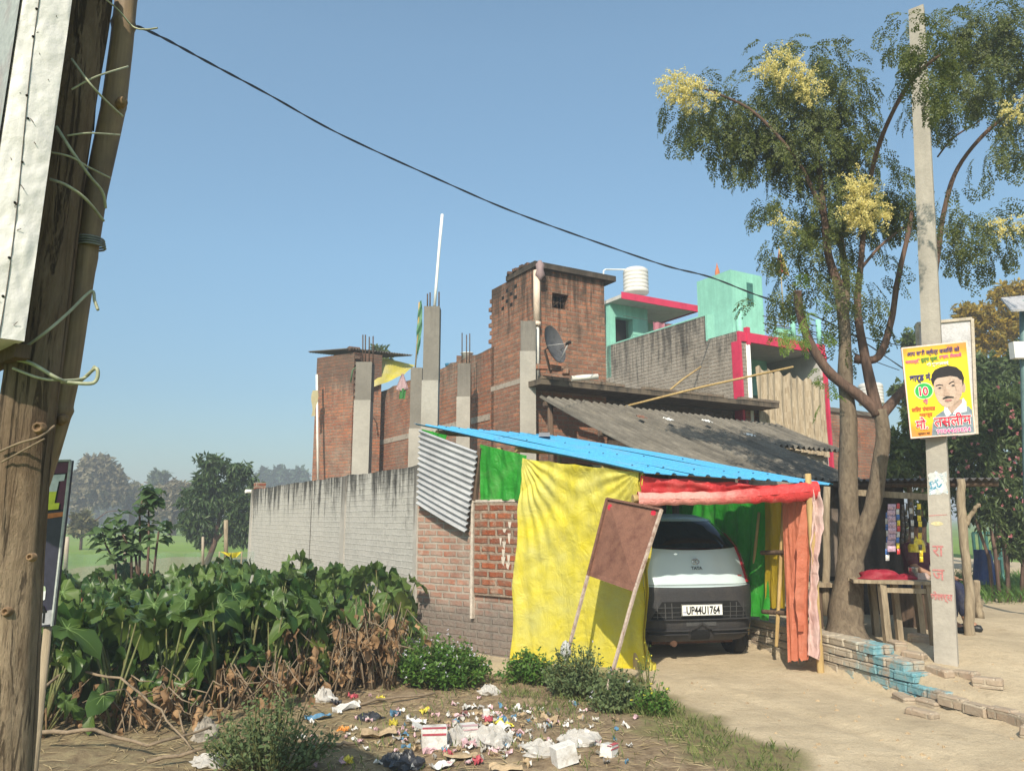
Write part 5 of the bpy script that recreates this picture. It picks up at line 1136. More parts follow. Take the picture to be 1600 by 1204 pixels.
def sapling():
    random.seed(19); base = P(222, 895, 11.5); base.z = 0; t = thing('leafy_sapling', base, 'thin many stemmed sapling with big pale oval leaves above the taro', 'sapling'); m = MB(); l_ = MB()
    for pts in ([(222, 900), (219, 840), (218, 800), (222, 780)], [(232, 900), (233, 840), (232, 800), (240, 770)], [(215, 895), (205, 860), (192, 835), (185, 815)], [(238, 895), (244, 860), (248, 830)], [(195, 905), (180, 880), (165, 850), (160, 830)], [(230, 895), (212, 868), (196, 852)]):
        pp = [P(x, y, 11.5+U(-.2, .2)) for x, y in pts]; pp[0].z = 0; m.tube(pp, [.022, .018, .014, .008][:len(pp)], 6)
        for q0, q1 in zip(pp[1:], pp[2:]+[pp[-1]+V(0, 0, .15)]):
            for k in range(9):
                q = q0+(q1-q0)*rnd(); a = U(0, 6.28); d = V(math.cos(a), math.sin(a), U(-.35, .25)); broadleaf(l_, q+d*.04, d, V(0, 0, 1)+rv_()*.35, U(.16, .27), U(.12, .18))
    m.build('stems', m_bark2, t); l_.build('leaves', m_sapd, t)
sapling()

# ------------------------------------------------------------------ taro bed
m_taro = leafmat('taro_leaf', (.022, .062, .014), (.095, .145, .028), .24, .38)
m_tarot = leafmat('taro_yellowing', (.10, .16, .03), (.17, .21, .05), .35, .5)
m_vein = plain('leaf_vein', (.15, .23, .07), .5, .1, 9, 0)
m_stalk = plain('taro_stalk', (.13, .14, .05), .6, .4, 8, .1, c2=(.09, .05, .03))
m_deadstalk = plain('dead_stalk', (.20, .12, .06), .9, .4, 10, .2)
def taro_leaf(m, p, d, tilt, L, rollv=0.0, mi=0):
    """heart shaped blade joined to its stalk at p; d = horizontal heading of the tip, tilt = how far it hangs"""
    d = d.normalized(); ct, st_ = math.cos(tilt), math.sin(tilt); tip = V(d.x*ct, d.y*ct, -st_); s_ = V(-d.y, d.x, 0); n = tip.cross(s_)*-1
    if n.z < 0: n = -n
    s_ = (s_*math.cos(rollv)+n*math.sin(rollv)).normalized(); n = tip.cross(s_); n = n if n.z > 0 else -n
    NS, NR = 30, 4; vs = [p-n*.012*0]; fs = []
    prof = [(0, 1.0), (12, .88), (25, .70), (45, .54), (70, .46), (95, .43), (120, .44), (140, .48), (155, .52), (165, .48), (174, .28), (180, .10)]
    def rad(a):
        a = abs(math.degrees(a))
        for (a0, r0), (a1, r1) in zip(prof, prof[1:]):
            if a <= a1: return r0+(r1-r0)*(a-a0)/(a1-a0)
        return .1
    ph = U(0, 6)
    for r in range(1, NR+1):
        for k in range(NS):
            a = -math.pi+2*math.pi*k/NS; R_ = rad(a)*L*.72*(r/NR); x, y = math.cos(a)*R_, math.sin(a)*R_
            h = -.55*x*abs(x)/L+.38*abs(y)-.9*y*y/L+(.016*L/.4*((-1)**k))*(r/NR)*(.6 if abs(y) > .02*L else 0)+.030*math.sin(a*5+ph)*(r/NR)**2
            vs.append(p+tip*x+s_*y+n*h)
    for k in range(NS):
        if k == NS//2: pass
        fs.append((0, 1+k, 1+(k+1) % NS))
        for r in range(NR-1): fs.append((1+r*NS+k, 1+(r+1)*NS+k, 1+(r+1)*NS+(k+1) % NS, 1+r*NS+(k+1) % NS))
    m.mesh(vs, fs, mi, True)
    def hp(x, y): return p+tip*x+s_*y+n*(-.55*x*abs(x)/L+.38*abs(y)-.9*y*y/L+.007)
    for a in (0, 28, -28, 62, -62, 105, -105, 148, -148):
        R_ = rad(math.radians(a))*L*.72*.9; ca, sa = math.cos(math.radians(a)), math.sin(math.radians(a)); w0 = L*(.013 if a == 0 else .008)
        for k in range(3):
            r0, r1 = R_*k/3, R_*(k+1)/3; q0, q1 = w0*(1-k/3.2), w0*(1-(k+1)/3.2)
            m.face([hp(ca*r0+sa*q0, sa*r0-ca*q0), hp(ca*r1+sa*q1, sa*r1-ca*q1), hp(ca*r1-sa*q1, sa*r1+ca*q1), hp(ca*r0-sa*q0, sa*r0+ca*q0)], 2)
def taro_proto(seed, hmax=1.0):
    random.seed(seed); t = thing('taro_plant', (0, 0, 0), '', 'plant', 'taro plants crowding the bed')
    m = MB(); l_ = MB(); n = random.randint(6, 8)
    for i in range(n):
        a = U(0, 6.28); h = hmax*(U(.80, 1.03) if i < 4 else U(.35, .75)); rr = U(.08, .30); top = V(math.cos(a)*rr, math.sin(a)*rr, h)
        m.tube([V(U(-.04, .04), U(-.04, .04), 0), V(top.x*.35, top.y*.35, h*.5), top], [.016, .012, .007], 6)
        aa = a+U(-.8, .8); taro_leaf(l_, top, V(math.cos(aa), math.sin(aa), 0), U(.25, 1.15), U(.33, .54)*(1 if i < 4 else .85), U(-.5, .5), 0 if rnd() < .93 else 1)
    for i in range(4):
        a = U(0, 6.28); h = hmax*U(.15, .4); top = V(math.cos(a)*U(.15, .35), math.sin(a)*U(.15, .35), h); m.tube([V(0, 0, 0), top*.6, top], [.010, .008, .005], 5); taro_leaf(l_, top, V(math.cos(a), math.sin(a), 0), U(.3, 1.2), U(.14, .28), U(-.5, .5), 0 if rnd() < .7 else 1)
    m2 = MB()
    for i in range(5):
        a = U(0, 6.28); m2.tube([V(U(-.06, .06), U(-.06, .06), 0), V(math.cos(a)*.12, math.sin(a)*.12, U(.2, .4)), V(math.cos(a)*.3, math.sin(a)*.3, U(.0, .3))], [.012, .008, .004], 5)
    m.build('stalks', m_stalk, t, True); l_.build('leaves', [m_taro, m_tarot, m_vein], t, True); m2.build('withered_stalks', m_deadstalk, t, True); return t
protos = [taro_proto(100+i) for i in range(7)]
random.seed(9); spots = []
tries = 0
def in_bed(x, y):
    wx = W0.x+WD.x*((y-W0.y)/WD.y); lim = wx-.35 if y > W0.y else -1.30-(W0.y-y)*.15
    front = 6.0+(x+3.3)*1.0 if x > -3.3 else 5.9
    return x < lim and y > front and y < 12.6 and x > -y*.66-.4
while tries < 9000 and len(spots) < 170:
    tries += 1; x, y = U(-8.5, -1.3), U(5.6, 12.6)
    md = .36 if y < 9 else .52
    if in_bed(x, y) and all((x-a)**2+(y-b)**2 > md*md for a, b in spots): spots.append((x, y))
random.seed(10)
LT = 'green broad leaved taro plant in the dense bed in front of the long grey wall'
used = set()
for i, (x, y) in enumerate(spots):
    pr = protos[i % 7]; s_ = U(.86, 1.05)*(1.02 if y < 8 else .93)*(.90 if x/y < -.42 else 1); 
    if x > -2.2 and y < 9.6: s_ *= .82
    if i < 7: o = pr; o.location = (x, y, gh(x, y)-.03); o.rotation_euler = (0, 0, U(0, 6.28)); o.scale = (s_,)*3; o['label'] = LT
    else: dup(pr, (x, y, gh(x, y)-.03), U(0, 6.28), LT, s_)
# ------------------------------------------------------------------ dry tangle, bushes, weeds, grass
m_brown = leafmat('withered_leaf', (.13, .07, .035), (.40, .25, .13), .25, .8)
m_twig = plain('dry_twig', (.22, .165, .11), .9, .35, 9, .3)
def drybush(c, r, h, lab, nl=240, nt=45, seed=0):
    random.seed(seed); t = thing('dry_bush', c, lab, 'dry bush'); m = MB(); l_ = MB(); c = Vector(c)
    for i in range(nt):
        a = U(0, 6.28); p = c+V(U(-r, r)*.8, U(-r, r)*.5, 0); q = p+V(math.cos(a)*r*U(.2, .8), math.sin(a)*r*.4, h*U(.4, 1.05)); e = q+V(U(-.3, .3), U(-.2, .1), -h*U(.1, .7)); m.tube([p, (p+q)/2+rv_()*.07, q, (q+e)/2+rv_()*.05, e], [.010, .008, .006, .005, .003], 5)
        for k in range(int(nl/nt)):
            b = q+(e-q)*rnd() if rnd() < .6 else p+(q-p)*U(.3, 1); L = U(.04, .14); d = (V(U(-.8, .8), U(-.8, .8), -1)).normalized(); s_ = d.cross(rv_().normalized()).normalized(); n = d.cross(s_); tw = U(-1.5, 1.5)
            def f(u, v, b=b, d=d, s_=s_, n=n, L=L, tw=tw):
                w_ = L*.30*math.sin(math.pi*(.1+.85*v)); an = tw*v; x = (u*2-1)*w_; return b+d*L*v+(s_*math.cos(an)+n*math.sin(an))*x+n*(abs(u*2-1)*w_*.9+.02*math.sin(v*7))
            l_.grid(f, 3, 4)
    m.build('twigs', m_twig, t); l_.build('withered_leaves', m_brown, t)
drybush(G(560, 1085)+V(0, .35, 0), .36, .82, 'withered brown bush with curled leaves at the right end of the taro bed', 250, 50, 1)
drybush(G(490, 1090)+V(0, .2, 0), .40, .62, 'withered brown stalks and curled leaves left of the tallest withered bush', 110, 30, 2)
drybush(G(430, 1110)+V(0, .1, 0), .40, .45, 'low dry tangle of vines at the foot of the taro bed', 50, 16, 3)
drybush(G(110, 1150)+V(0, .3, 0), .45, .38, 'dry vines and dead stalks in the lower left corner beside the log post', 50, 15, 4)
drybush(G(235, 1150)+V(0, .3, 0), .45, .34, 'dry vines and dead stalks in the middle of the lower left foreground', 45, 15, 5)
drybush(G(340, 1125)+V(0, .3, 0), .40, .40, 'dead taro stalks just behind the dusty olive shrub', 25, 12, 6)
def bush(name, lab, c, r, h, n, L, W, mat, flowers=None, seed=0, droop=.0, stems=14, cat='bush', fm=None):
    random.seed(seed); c = Vector(c); t = thing(name, c, lab, cat); m = MB(); l_ = MB()
    tips = []
    for i in range(stems*4):
        a = U(0, 6.28); rr = rnd()**.5; q = c+V(math.cos(a)*r*rr, math.sin(a)*r*rr*.8, h*(1-rr*rr*.65)*U(.55, 1.05)); p = c+V(math.cos(a)*r*rr*.45, math.sin(a)*r*rr*.35, 0); m.tube([p, (p+q)/2+rv_()*.03, q], [.006, .005, .002], 4, cap=False)
        tips.append((p, q))
    for i in range(n):
        p, q = tips[i % len(tips)]; k = U(.3, 1.02); b = p+(q-p)*k+rv_()*.05; d = (rv_()+V(0, 0, .25-droop)).normalized(); leafquad(l_, b, d, (V(0, 0, 1)+rv_()*.8).normalized(), L*U(.6, 1.3), W*U(.7, 1.3))
    m.build('stems', m_stalk, t); l_.build('leaves', mat, t)
    if flowers:
        f = MB()
        for i in range(flowers):
            p, q = tips[random.randrange(len(tips))]; b = q+V(U(-.04, .04), U(-.04, .04), U(.0, .05))
            for k in range(7): leafquad(f, b+rv_()*.006, (rv_()+V(0, 0, .6)).normalized(), rv_().normalized(), .013, .010)
        f.build('flowers', fm, t)
    return t
m_weed = leafmat('weed_leaf', (.045, .12, .02), (.13, .23, .04), .35)
m_dusty = leafmat('dusty_leaf', (.07, .11, .04), (.15, .19, .08), .25, .8)
m_lilac = leafmat('lilac_petal', (.55, .50, .62), (.72, .70, .76), .3)
m_yellowf = leafmat('yellow_petal', (.70, .60, .05), (.8, .72, .1), .3)
g_ = lambda px, py: (lambda q: V(q.x, q.y, gh(q.x, q.y)))(G(px, py))
bush('flowering_weed', 'bright green weed bush with tiny lilac flowers at the foot of the red wall', g_(685, 1082)+V(0, .35, 0), .50, .50, 5200, .045, .030, m_weed, 95, 5, fm=m_lilac, stems=34)
bush('weed_bush', 'small plain green weed left of the lilac flowered one under a single taro leaf', g_(632, 1065)+V(0, .4, 0), .25, .36, 1400, .045, .028, m_weed, 8, 6, fm=m_lilac)
bush('weed_bush', 'light green weed bush at the left foot of the yellow tarpaulin', g_(825, 1072)+V(0, .15, 0), .30, .34, 1700, .045, .028, m_weed, None, 7)
bush('weed_bush', 'dusty grey green weed bush between the two legs of the rusty board', g_(905, 1092)+V(0, .2, 0), .36, .50, 3200, .036, .022, m_dusty, 8, 8, fm=m_lilac, stems=22)
bush('weed_bush', 'dark leafy weed bush at the foot of the right leg of the rusty board', g_(970, 1112)+V(0, .1, 0), .27, .34, 1900, .040, .026, m_dusty, 6, 9, fm=m_lilac)
bush('weed_bush', 'small bright weed with yellow flowers at the right foot of the yellow tarpaulin', g_(1025, 1118)+V(0, .05, 0), .17, .26, 900, .035, .022, m_weed, 12, 10, fm=m_yellowf)
bush('roadside_shrub', 'dusty olive shrub growing from the litter in the lower left foreground', g_(408, 1218)+V(0, .15, 0), .42, .52, 2600, .035, .02, m_dusty, None, 11, stems=24)
tw = bush('thin_weed', 'single tall thin weed in front of the car bumper', g_(1003, 1080)+V(.1, .3, 0), .10, .42, 90, .03, .012, m_weed, 6, 12, fm=m_yellowf, stems=2)
single = thing('taro_plant', g_(617, 1040)+V(0, .6, 0), 'lone small taro plant with upright yellow green leaf right of the withered bushes', 'plant')
m = MB(); l_ = MB(); q = single.location.copy(); random.seed(66)
for (dx, h, hd_, tl_, L) in ((-.02, .55, V(.15, -1, 0), -1.15, .36), (.12, .38, V(1, -.5, 0), .7, .27), (-.2, .42, V(-1, -.4, 0), .8, .28), (.22, .30, V(.6, -1, 0), .9, .22)):
    e = q+V(dx, 0, h); m.tube([q, (q+e)/2+V(dx*.2, 0, 0), e], [.013, .01, .006], 6); taro_leaf(l_, e, hd_, tl_, L, U(-.2, .2), 1 if tl_ < 0 else 0)
m.build('stalks', m_stalk, single); l_.build('leaves', [m_taro, m_tarot, m_vein], single)
# grass, dry straw (nobody could count these)
def blades(name, spots_, mat, h, w_, lab, cat, flat=0):
    m = MB()
    for x, y, s_ in spots_:
        p = V(x, y, gh(x, y)); a = U(0, 6.28); L = h*s_*U(.5, 1.2)
        d = V(math.cos(a)*(.35+flat*2), math.sin(a)*(.35+flat*2), 1-flat*.93).normalized(); leafquad(m, p+V(0, 0, .003+flat*.012*rnd()), d, V(-d.y, d.x, .3).normalized() if not flat else V(0, 0, 1)+rv_()*.3, L, w_, 0, .45 if not flat else .05)
    o = m.build(name, mat); tag(o, lab, cat, kind='stuff')
random.seed(51); sp_ = []
for _ in range(30000):
    x, y = U(-1.2, 3.3), U(3.9, 8.2); e = x-(1.45+.27*(6.9-y))+noise.noise(V(x*2.2, y*2.2, 3))*.28; d_ = (W0-V(x, y, 0)).dot(FN)
    pr = max(0, .85-abs(e+.25)*2.6)+(.5 if (-.1 < x < 1.4 and y > 6.6) else 0)+(.10 if e < 0 else 0)
    if noise.noise(V(x*2.6, y*2.6, 8)) < -.08: pr *= .2
    if rnd() < pr and e < .25 and (V(x, y, 0)-W0).dot(FN) > .2: sp_.append((x, y, 1))
m_grass = leafmat('grass_blade', (.07, .12, .025), (.20, .22, .07), .3, .8)
blades('grass', sp_, m_grass, .075, .008, 'short dusty green grass along the edge of the dirt lane', 'grass')
sp_ = []
for _ in range(9000):
    x, y = U(-6, 1.4), U(4.2, 10.5)
    e = x-(1.3+.27*(6.9-y))
    if e < 0 and (y < 7.4 or x < -.3) and (V(x, y, 0)-W0).dot(FN) > .1 and noise.noise(V(x*1.7, y*1.7, 2)) > -.25: sp_.append((x, y, 1))
m_straw = leafmat('straw', (.30, .23, .12), (.48, .38, .22), .1, .9)
blades('dry_straw', sp_, m_straw, .17, .008, 'dry straw and leaf litter strewn over the bare ground', 'straw', flat=1)
# bare branches lying in the lower left
for i, (pts, r, lab) in enumerate((([(60, 1145, .1), (150, 1140, .12), (230, 1165, .06), (330, 1135, .10)], .016, 'smooth pale branch lying across the lower left foreground'), ([(50, 1085, .35), (110, 1045, .45), (190, 1060, .42), (250, 1110, .25), (300, 1170, .05)], .012, 'thin arching twig in front of the shaded taro stems'), ([(230, 1190, .05), (330, 1165, .1), (440, 1170, .05)], .014, 'grey crooked branch lying beside the dusty olive shrub'), ([(150, 1090, .02), (190, 1030, .4), (215, 1130, .02)], .008, 'brown vine loop standing before the taro stems'), ([(455, 1158, .02), (530, 1162, .03), (560, 1160, .03)], .018, 'straight stick lying left of the flattened cardboard'), ([(545, 1105, .02), (600, 1090, .05), (680, 1082, .04)], .014, 'grey stick lying in front of the lilac flowered weed'))):
    m = MB(); pp = [G(x, y, z) for x, y, z in pts]; out = []
    for a_, b_ in zip(pp, pp[1:]):
        for k in range(4): out.append(a_+(b_-a_)*k/4+rv_()*.012)
    out.append(pp[-1]); m.tube(out, [r*(1-.5*k/len(out)) for k in range(len(out))], 7); tag(m.build('fallen_branch', m_twig), lab, 'branch')
# ------------------------------------------------------------------ concrete post with poster
def post():
    bx, by = 1482, 1066; c = G(bx, by, .08); Y = c.y; t = thing('concrete_post', V(c.x, c.y, .05), 'tall grey concrete utility post with faded red writing and a torn bill', 'utility post')
    def Q(px, py, dy=0): return P(px, py, Y+dy)
    R0, R1 = Q(1497, 1070), Q(1443, 10, -.0)         # the corner edge between front and right side, low and high
    L0, L1 = Q(1458, 1046, .12), Q(1419, 12, .10)
    fd0 = V(R0.x-L0.x, R0.y-L0.y, 0); fd1 = V(R1.x-L1.x, R1.y-L1.y, 0)
    dp = V(.07, .10, 0); R0.z = L0.z = -.1
    b = [L0, R0, R0+dp*1.0, L0+dp*1.0]; tt = [L1, R1, R1+dp*.75, L1+dp*.75]; zt = (L1.z+R1.z)/2
    for p in tt: p.z = zt
    m = MB(); m.hexa(b, tt); sh = m.build('shaft', M['postc'], t)
    fr = (R0-L0).normalized(); n = V(fr.y, -fr.x, 0); n.normalize()
    upv = ((L1+R1)/2-(L0+R0)/2).normalized()
    def on(px, py, k=.003):
        r = ray(px, py); pn = fr.cross(upv); pn = pn if pn.y < 0 else -pn; d = (L0-cam.location).dot(pn)/r.dot(pn); return cam.location+r*d+pn*k, pn
    ink = plain('faded_red_ink', (.48, .19, .18), .9, .25, 30, .1)
    for s_, px, py, sz in (('रा', 1458, 868, .155), ('ज', 1458, 905, .155), ('जेलर्स', 1455, 936, .085)):
        q, pn = on(px, py, .004); text(s_, sz, q, fr, upv, 'painted_writing', ink, t, bold=.002, xs=.85)
    for (x0, y0, x1, y1) in ((1452, 806, 1480, 804), (1454, 929, 1478, 932)):
        m = MB(); a_, pn = on(x0, y0, .003); b_, _ = on(x1, y1, .003); m.hexa([a_, b_, b_-pn*.002, a_-pn*.002], [a_+upv*.008, b_+upv*.005, b_+upv*.005-pn*.002, a_+upv*.008-pn*.002]); m.build('painted_stroke', ink, t)
    # torn bill
    m = MB(); random.seed(3); cc, pn = on(1466, 754, .004); N_ = 26; pts = []
    for k in range(N_):
        a = 2*math.pi*k/N_; r = 1/max(abs(math.cos(a)), abs(math.sin(a))*.72)*U(.78, 1.05); pts.append(cc+fr*math.cos(a)*r*.085+upv*math.sin(a)*r*.085)
    for k in range(N_): m.face([cc, pts[k], pts[(k+1) % N_]])
    s = N('torn_bill'); v = s.coord('World'); n1 = s.noise(22, 5, .7, v, 1.0); n2 = s.noise(9, 5, .6, v); s.l(s.mix(s.ramp(n2, (.42, 0), (.50, .8)), s.ramp(n1, (.44, (.62, .66, .68)), (.50, (.55, .60, .62)), (.53, (.05, .24, .36))), (.56, .54, .50)), s.b.inputs['Base Color']); m.build('torn_bill', s.m, t)
    m = MB(); q, pn = on(1464, 818, .0035); pts = [q+fr*math.cos(k*.63)*.05*U(.8, 1.2)+upv*math.sin(k*.63)*.022*U(.7, 1.2) for k in range(10)]
    for k in range(10): m.face([q, pts[k], pts[(k+1) % 10]])
    m.build('yellow_scrap', plain('old_yellow_paper', (.52, .46, .26)), t)
    # poster board
    pt = thing('election_poster', Q(1465, 610, -.1), 'yellow poster board with a portrait and red lettering tied to the concrete post', 'poster')
    TLp, TRp, BRp, BLp = P(1408, 543, Y+.02), P(1511, 532, Y-.13), P(1525, 677, Y-.13), P(1423, 685, Y+.02)
    px_ = (TRp-TLp); pn = px_.cross(BLp-TLp).normalized(); pn = pn if pn.y < 0 else -pn
    def pp(u, v, k=.0): return (TLp*(1-u)+TRp*u)*(1-v)+(BLp*(1-u)+BRp*u)*v+pn*k
    m = MB(); m.hexa([pp(0, 1), pp(1, 1), pp(1, 1, -.02), pp(0, 1, -.02)], [pp(0, 0), pp(1, 0), pp(1, 0, -.02), pp(0, 0, -.02)]); m.build('panel', plain('poster_edge', (.62, .22, .18), .5, .1), pt)
    # printed ground: the print itself runs from orange at the border to yellow
    m = MB(); GX = 24
    s = N('poster_print'); at = s.n('ShaderNodeAttribute', _attribute_name='tone'); s.l(s.ramp(at.outputs['Fac'], (0, (.80, .66, .02)), (.5, (.82, .50, .02)), (.8, (.78, .28, .03)), (1, (.70, .25, .06))), s.b.inputs['Base Color']); s.b.inputs['Roughness'].default_value = .4
    m.grid(lambda u, v: pp(.02+.96*u, .015+.97*v, .0012), GX, GX); pr = m.build('print', s.m, pt); at_ = pr.data.attributes.new('tone', 'FLOAT', 'POINT')
    vals = []
    for j in range(GX+1):
        for i in range(GX+1):
            u, v = i/GX, j/GX; e = max(.0, 1-v/.28)*(.75 if u < .7 else .9)+max(0, (v-.72)/.28)*1.0+.15*max(0, (u-.8)/.2); vals.append(min(1, e+.15*(u < .05)))
    at_.data.foreach_set('value', vals)
    k_ = [.002]
    def poly(pts, mat, name, par=pt, curve=False):
        k_[0] += .0006; m = MB(); m.face([pp(u, v, k_[0]) for u, v in pts]); return m.build(name, mat, par)
    def ell(cu, cv, ru, rv, n=28, a0=0, a1=6.2832): return [(cu+ru*math.cos(a0+(a1-a0)*i/n), cv-rv*math.sin(a0+(a1-a0)*i/n)) for i in range(n+(a1-a0 < 6.2))]
    skin = plain('print_skin', (.50, .37, .29), .5, .22, 5, 0, c2=(.40, .28, .21)); skd = plain('print_skin_lower', (.42, .29, .22), .5, .1, 12, 0); hair = plain('print_hair', (.018, .014, .014), .4, .1, 8, 0); grey = plain('print_grey', (.20, .25, .29), .5, .2, 14, 0); wht = plain('print_white', (.74, .74, .72), .5, .05, 8, 0)
    pj = poly([(.33, .985), (.36, .86), (.42, .78), (.56, .72), (.68, .74), (.82, .68), (.93, .71), (.975, .75), (.975, .985)], grey, 'portrait')
    poly([(.55, .74), (.575, .655), (.64, .70), (.66, .77), (.58, .80)], wht, 'collar', pj); poly([(.68, .78), (.72, .72), (.86, .61), (.90, .66), (.89, .76)], wht, 'collar', pj)
    poly([(.60, .66), (.84, .62), (.84, .66), (.72, .735), (.66, .77), (.62, .72)], skd, 'neck', pj)
    poly(ell(.875, .50, .035, .055), skd, 'ear', pj)
    poly([(.435, .44), (.43, .50), (.445, .56), (.48, .63), (.53, .675), (.60, .70), (.70, .685), (.78, .64), (.84, .58), (.865, .50), (.86, .42), (.80, .34), (.62, .31), (.48, .36)], skin, 'face', pj)
    poly([(.425, .46), (.405, .40), (.42, .33), (.47, .285), (.56, .26), (.68, .25), (.80, .275), (.875, .33), (.90, .40), (.885, .46), (.865, .49), (.855, .43), (.80, .385), (.70, .365), (.60, .37), (.50, .375), (.455, .40)], hair, 'hair', pj)
    for pts in ([(.46, .452), (.52, .442), (.575, .455), (.575, .465), (.52, .455), (.465, .464)], [(.66, .445), (.72, .422), (.79, .430), (.79, .440), (.72, .435), (.665, .456)]): poly(pts, hair, 'eyebrow', pj)
    for cu, cv in ((.52, .485), (.725, .47)):
        poly(ell(cu, cv, .036, .0085), plain('print_eye', (.33, .27, .24), .5, .1, 8, 0), 'eye', pj); poly(ell(cu, cv, .020, .0085), hair, 'pupil', pj)
    poly([(.74, .40), (.86, .42), (.865, .50), (.84, .58), (.78, .64), (.70, .685), (.72, .62), (.77, .54), (.75, .47)], plain('print_shade', (.44, .315, .24), .5, .15, 8, 0), 'cheek', pj); poly([(.60, .46), (.575, .545), (.56, .565), (.60, .578), (.655, .572), (.66, .555), (.63, .54)], skd, 'nose', pj)
    poly([(.545, .598), (.60, .582), (.66, .584), (.715, .592), (.72, .602), (.63, .598), (.55, .608)], hair, 'moustache', pj); poly(ell(.63, .625, .055, .011), plain('print_lip', (.38, .16, .14), .5, .1, 8, 0), 'mouth', pj)
    ux = (pp(1, .5)-pp(0, .5)).normalized(); uz = (pp(.5, 0)-pp(.5, 1)).normalized()
    navy = plain('print_navy', (.03, .02, .16), .5, .1, 8, 0); crim = plain('print_crimson', (.60, .01, .04), .5, .08, 8, 0); mag = plain('print_magenta', (.62, .10, .28), .5, .1, 8, 0); grn = plain('print_green', (.02, .38, .07), .5, .1, 8, 0); blk = plain('print_black', (.02, .03, .02), .5, .1, 8, 0)
    def tx(s_, u, v, size, mat, bold=.0, xs=1.0, k=.010): text(s_, size, pp(u, v, k), ux, uz, 'lettering', mat, pt, bold=bold, xs=xs)
    tx('आप सभी क्षेत्र वासियों को', .075, .105, .058, navy, .0012, .80)
    tx('नवरात्रि,', .04, .185, .046, mag, .001, .85); tx('दुर्गा पूजा,', .28, .178, .052, plain('print_dkgreen', (.02, .22, .05), .5, .1, 8, 0), .0014, .80); tx('दशहरा, दीपावली', .56, .165, .046, mag, .001, .72)
    tx('की शुभकामनाएं', .36, .235, .040, wht, .0012, .85)
    tx('वार्ड नं.', .08, .385, .088, navy, .0026, .80)
    m = MB(); m.face([pp(u, v, .0085) for u, v in ell(.275, .50, .135, .082)]); m.build('green_oval', grn, pt); m = MB(); m.face([pp(u, v, .0075) for u, v in ell(.275, .50, .15, .092)]); m.build('oval_rim', plain('print_pale', (.70, .78, .45), .5, .1, 8, 0), pt)
    tx('10', .175, .545, .112, wht, .009, .85, .0095); tx('10', .175, .545, .112, crim, .003, .85, .0115)
    tx('से', .25, .645, .06, mag, .0015); tx('जिला पंचायत', .06, .715, .055, plain('print_brick', (.55, .10, .03), .5, .1, 8, 0), .0015, .80); tx('सदस्य', .17, .775, .050, MT['print_brick'], .0012, .95)
    for mat, bd_, k in ((wht, .0075, .0100), (crim, .0020, .0120)): tx('मो.', .10, .905, .125, mat, bd_, .80, k); tx('तसलीम', .385, .895, .135, mat, bd_, .86, k)
    tx('9984469824', .40, .972, .062, wht, .004, .98, .0100); tx('9984469824', .40, .972, .062, mag, .001, .98, .0115); tx('प्रधान पद', .12, .965, .028, blk, .0005)
    m = MB(); q = [pp(u, v, .0015) for u, v in ((0, 0), (1, 0), (1, 1), (0, 1))]; q2 = [pp(u, v, .0015) for u, v in ((.02, .015), (.98, .015), (.98, .985), (.02, .985))]
    for k in range(4): m.face([q[k], q[(k+1) % 4], q2[(k+1) % 4], q2[k]])
    m.build('white_border', plain('border_pinkish', (.74, .55, .48), .5, .1), pt)
    # plain white framed board behind the post
    wb = thing('framed_board', P(1478, 590, Y+.4), 'weathered white board in a pale frame standing behind the concrete post', 'board')
    a_, b_, c_, d_ = P(1432, 506, Y+.38), P(1518, 498, Y+.30), P(1525, 678, Y+.30), P(1440, 686, Y+.38); m = MB(); nn = (b_-a_).cross(d_-a_).normalized(); nn = nn if nn.y < 0 else -nn
    m.hexa([d_, c_, c_-nn*.01, d_-nn*.01], [a_, b_, b_-nn*.01, a_-nn*.01]); m.build('panel', plain('board_pale', (.50, .49, .50), .6, .2, 4, .05), wb)
    m = MB(); m.beam(a_+nn*.01, b_+nn*.01, .03, .02, up=nn); m.beam(b_+nn*.01, c_+nn*.01, .03, .025, up=nn); m.beam(a_+nn*.01, d_+nn*.01, .03, .025, up=nn); m.build('frame', plain('frame_pale', (.46, .40, .32), .8, .2, 12, .2), wb)
    m = MB(); m.beam((a_+d_)/2-nn*.03, (a_*.4+b_*.6+d_*.4+c_*.6)/2-nn*.03, .03, .03, up=nn); m.build('batten', M['wood'], wb)
M['postc'] = streak('post_concrete', (.45, .41, .35), (.20, .185, .16), 7, 6, .35, sc=3)
post()

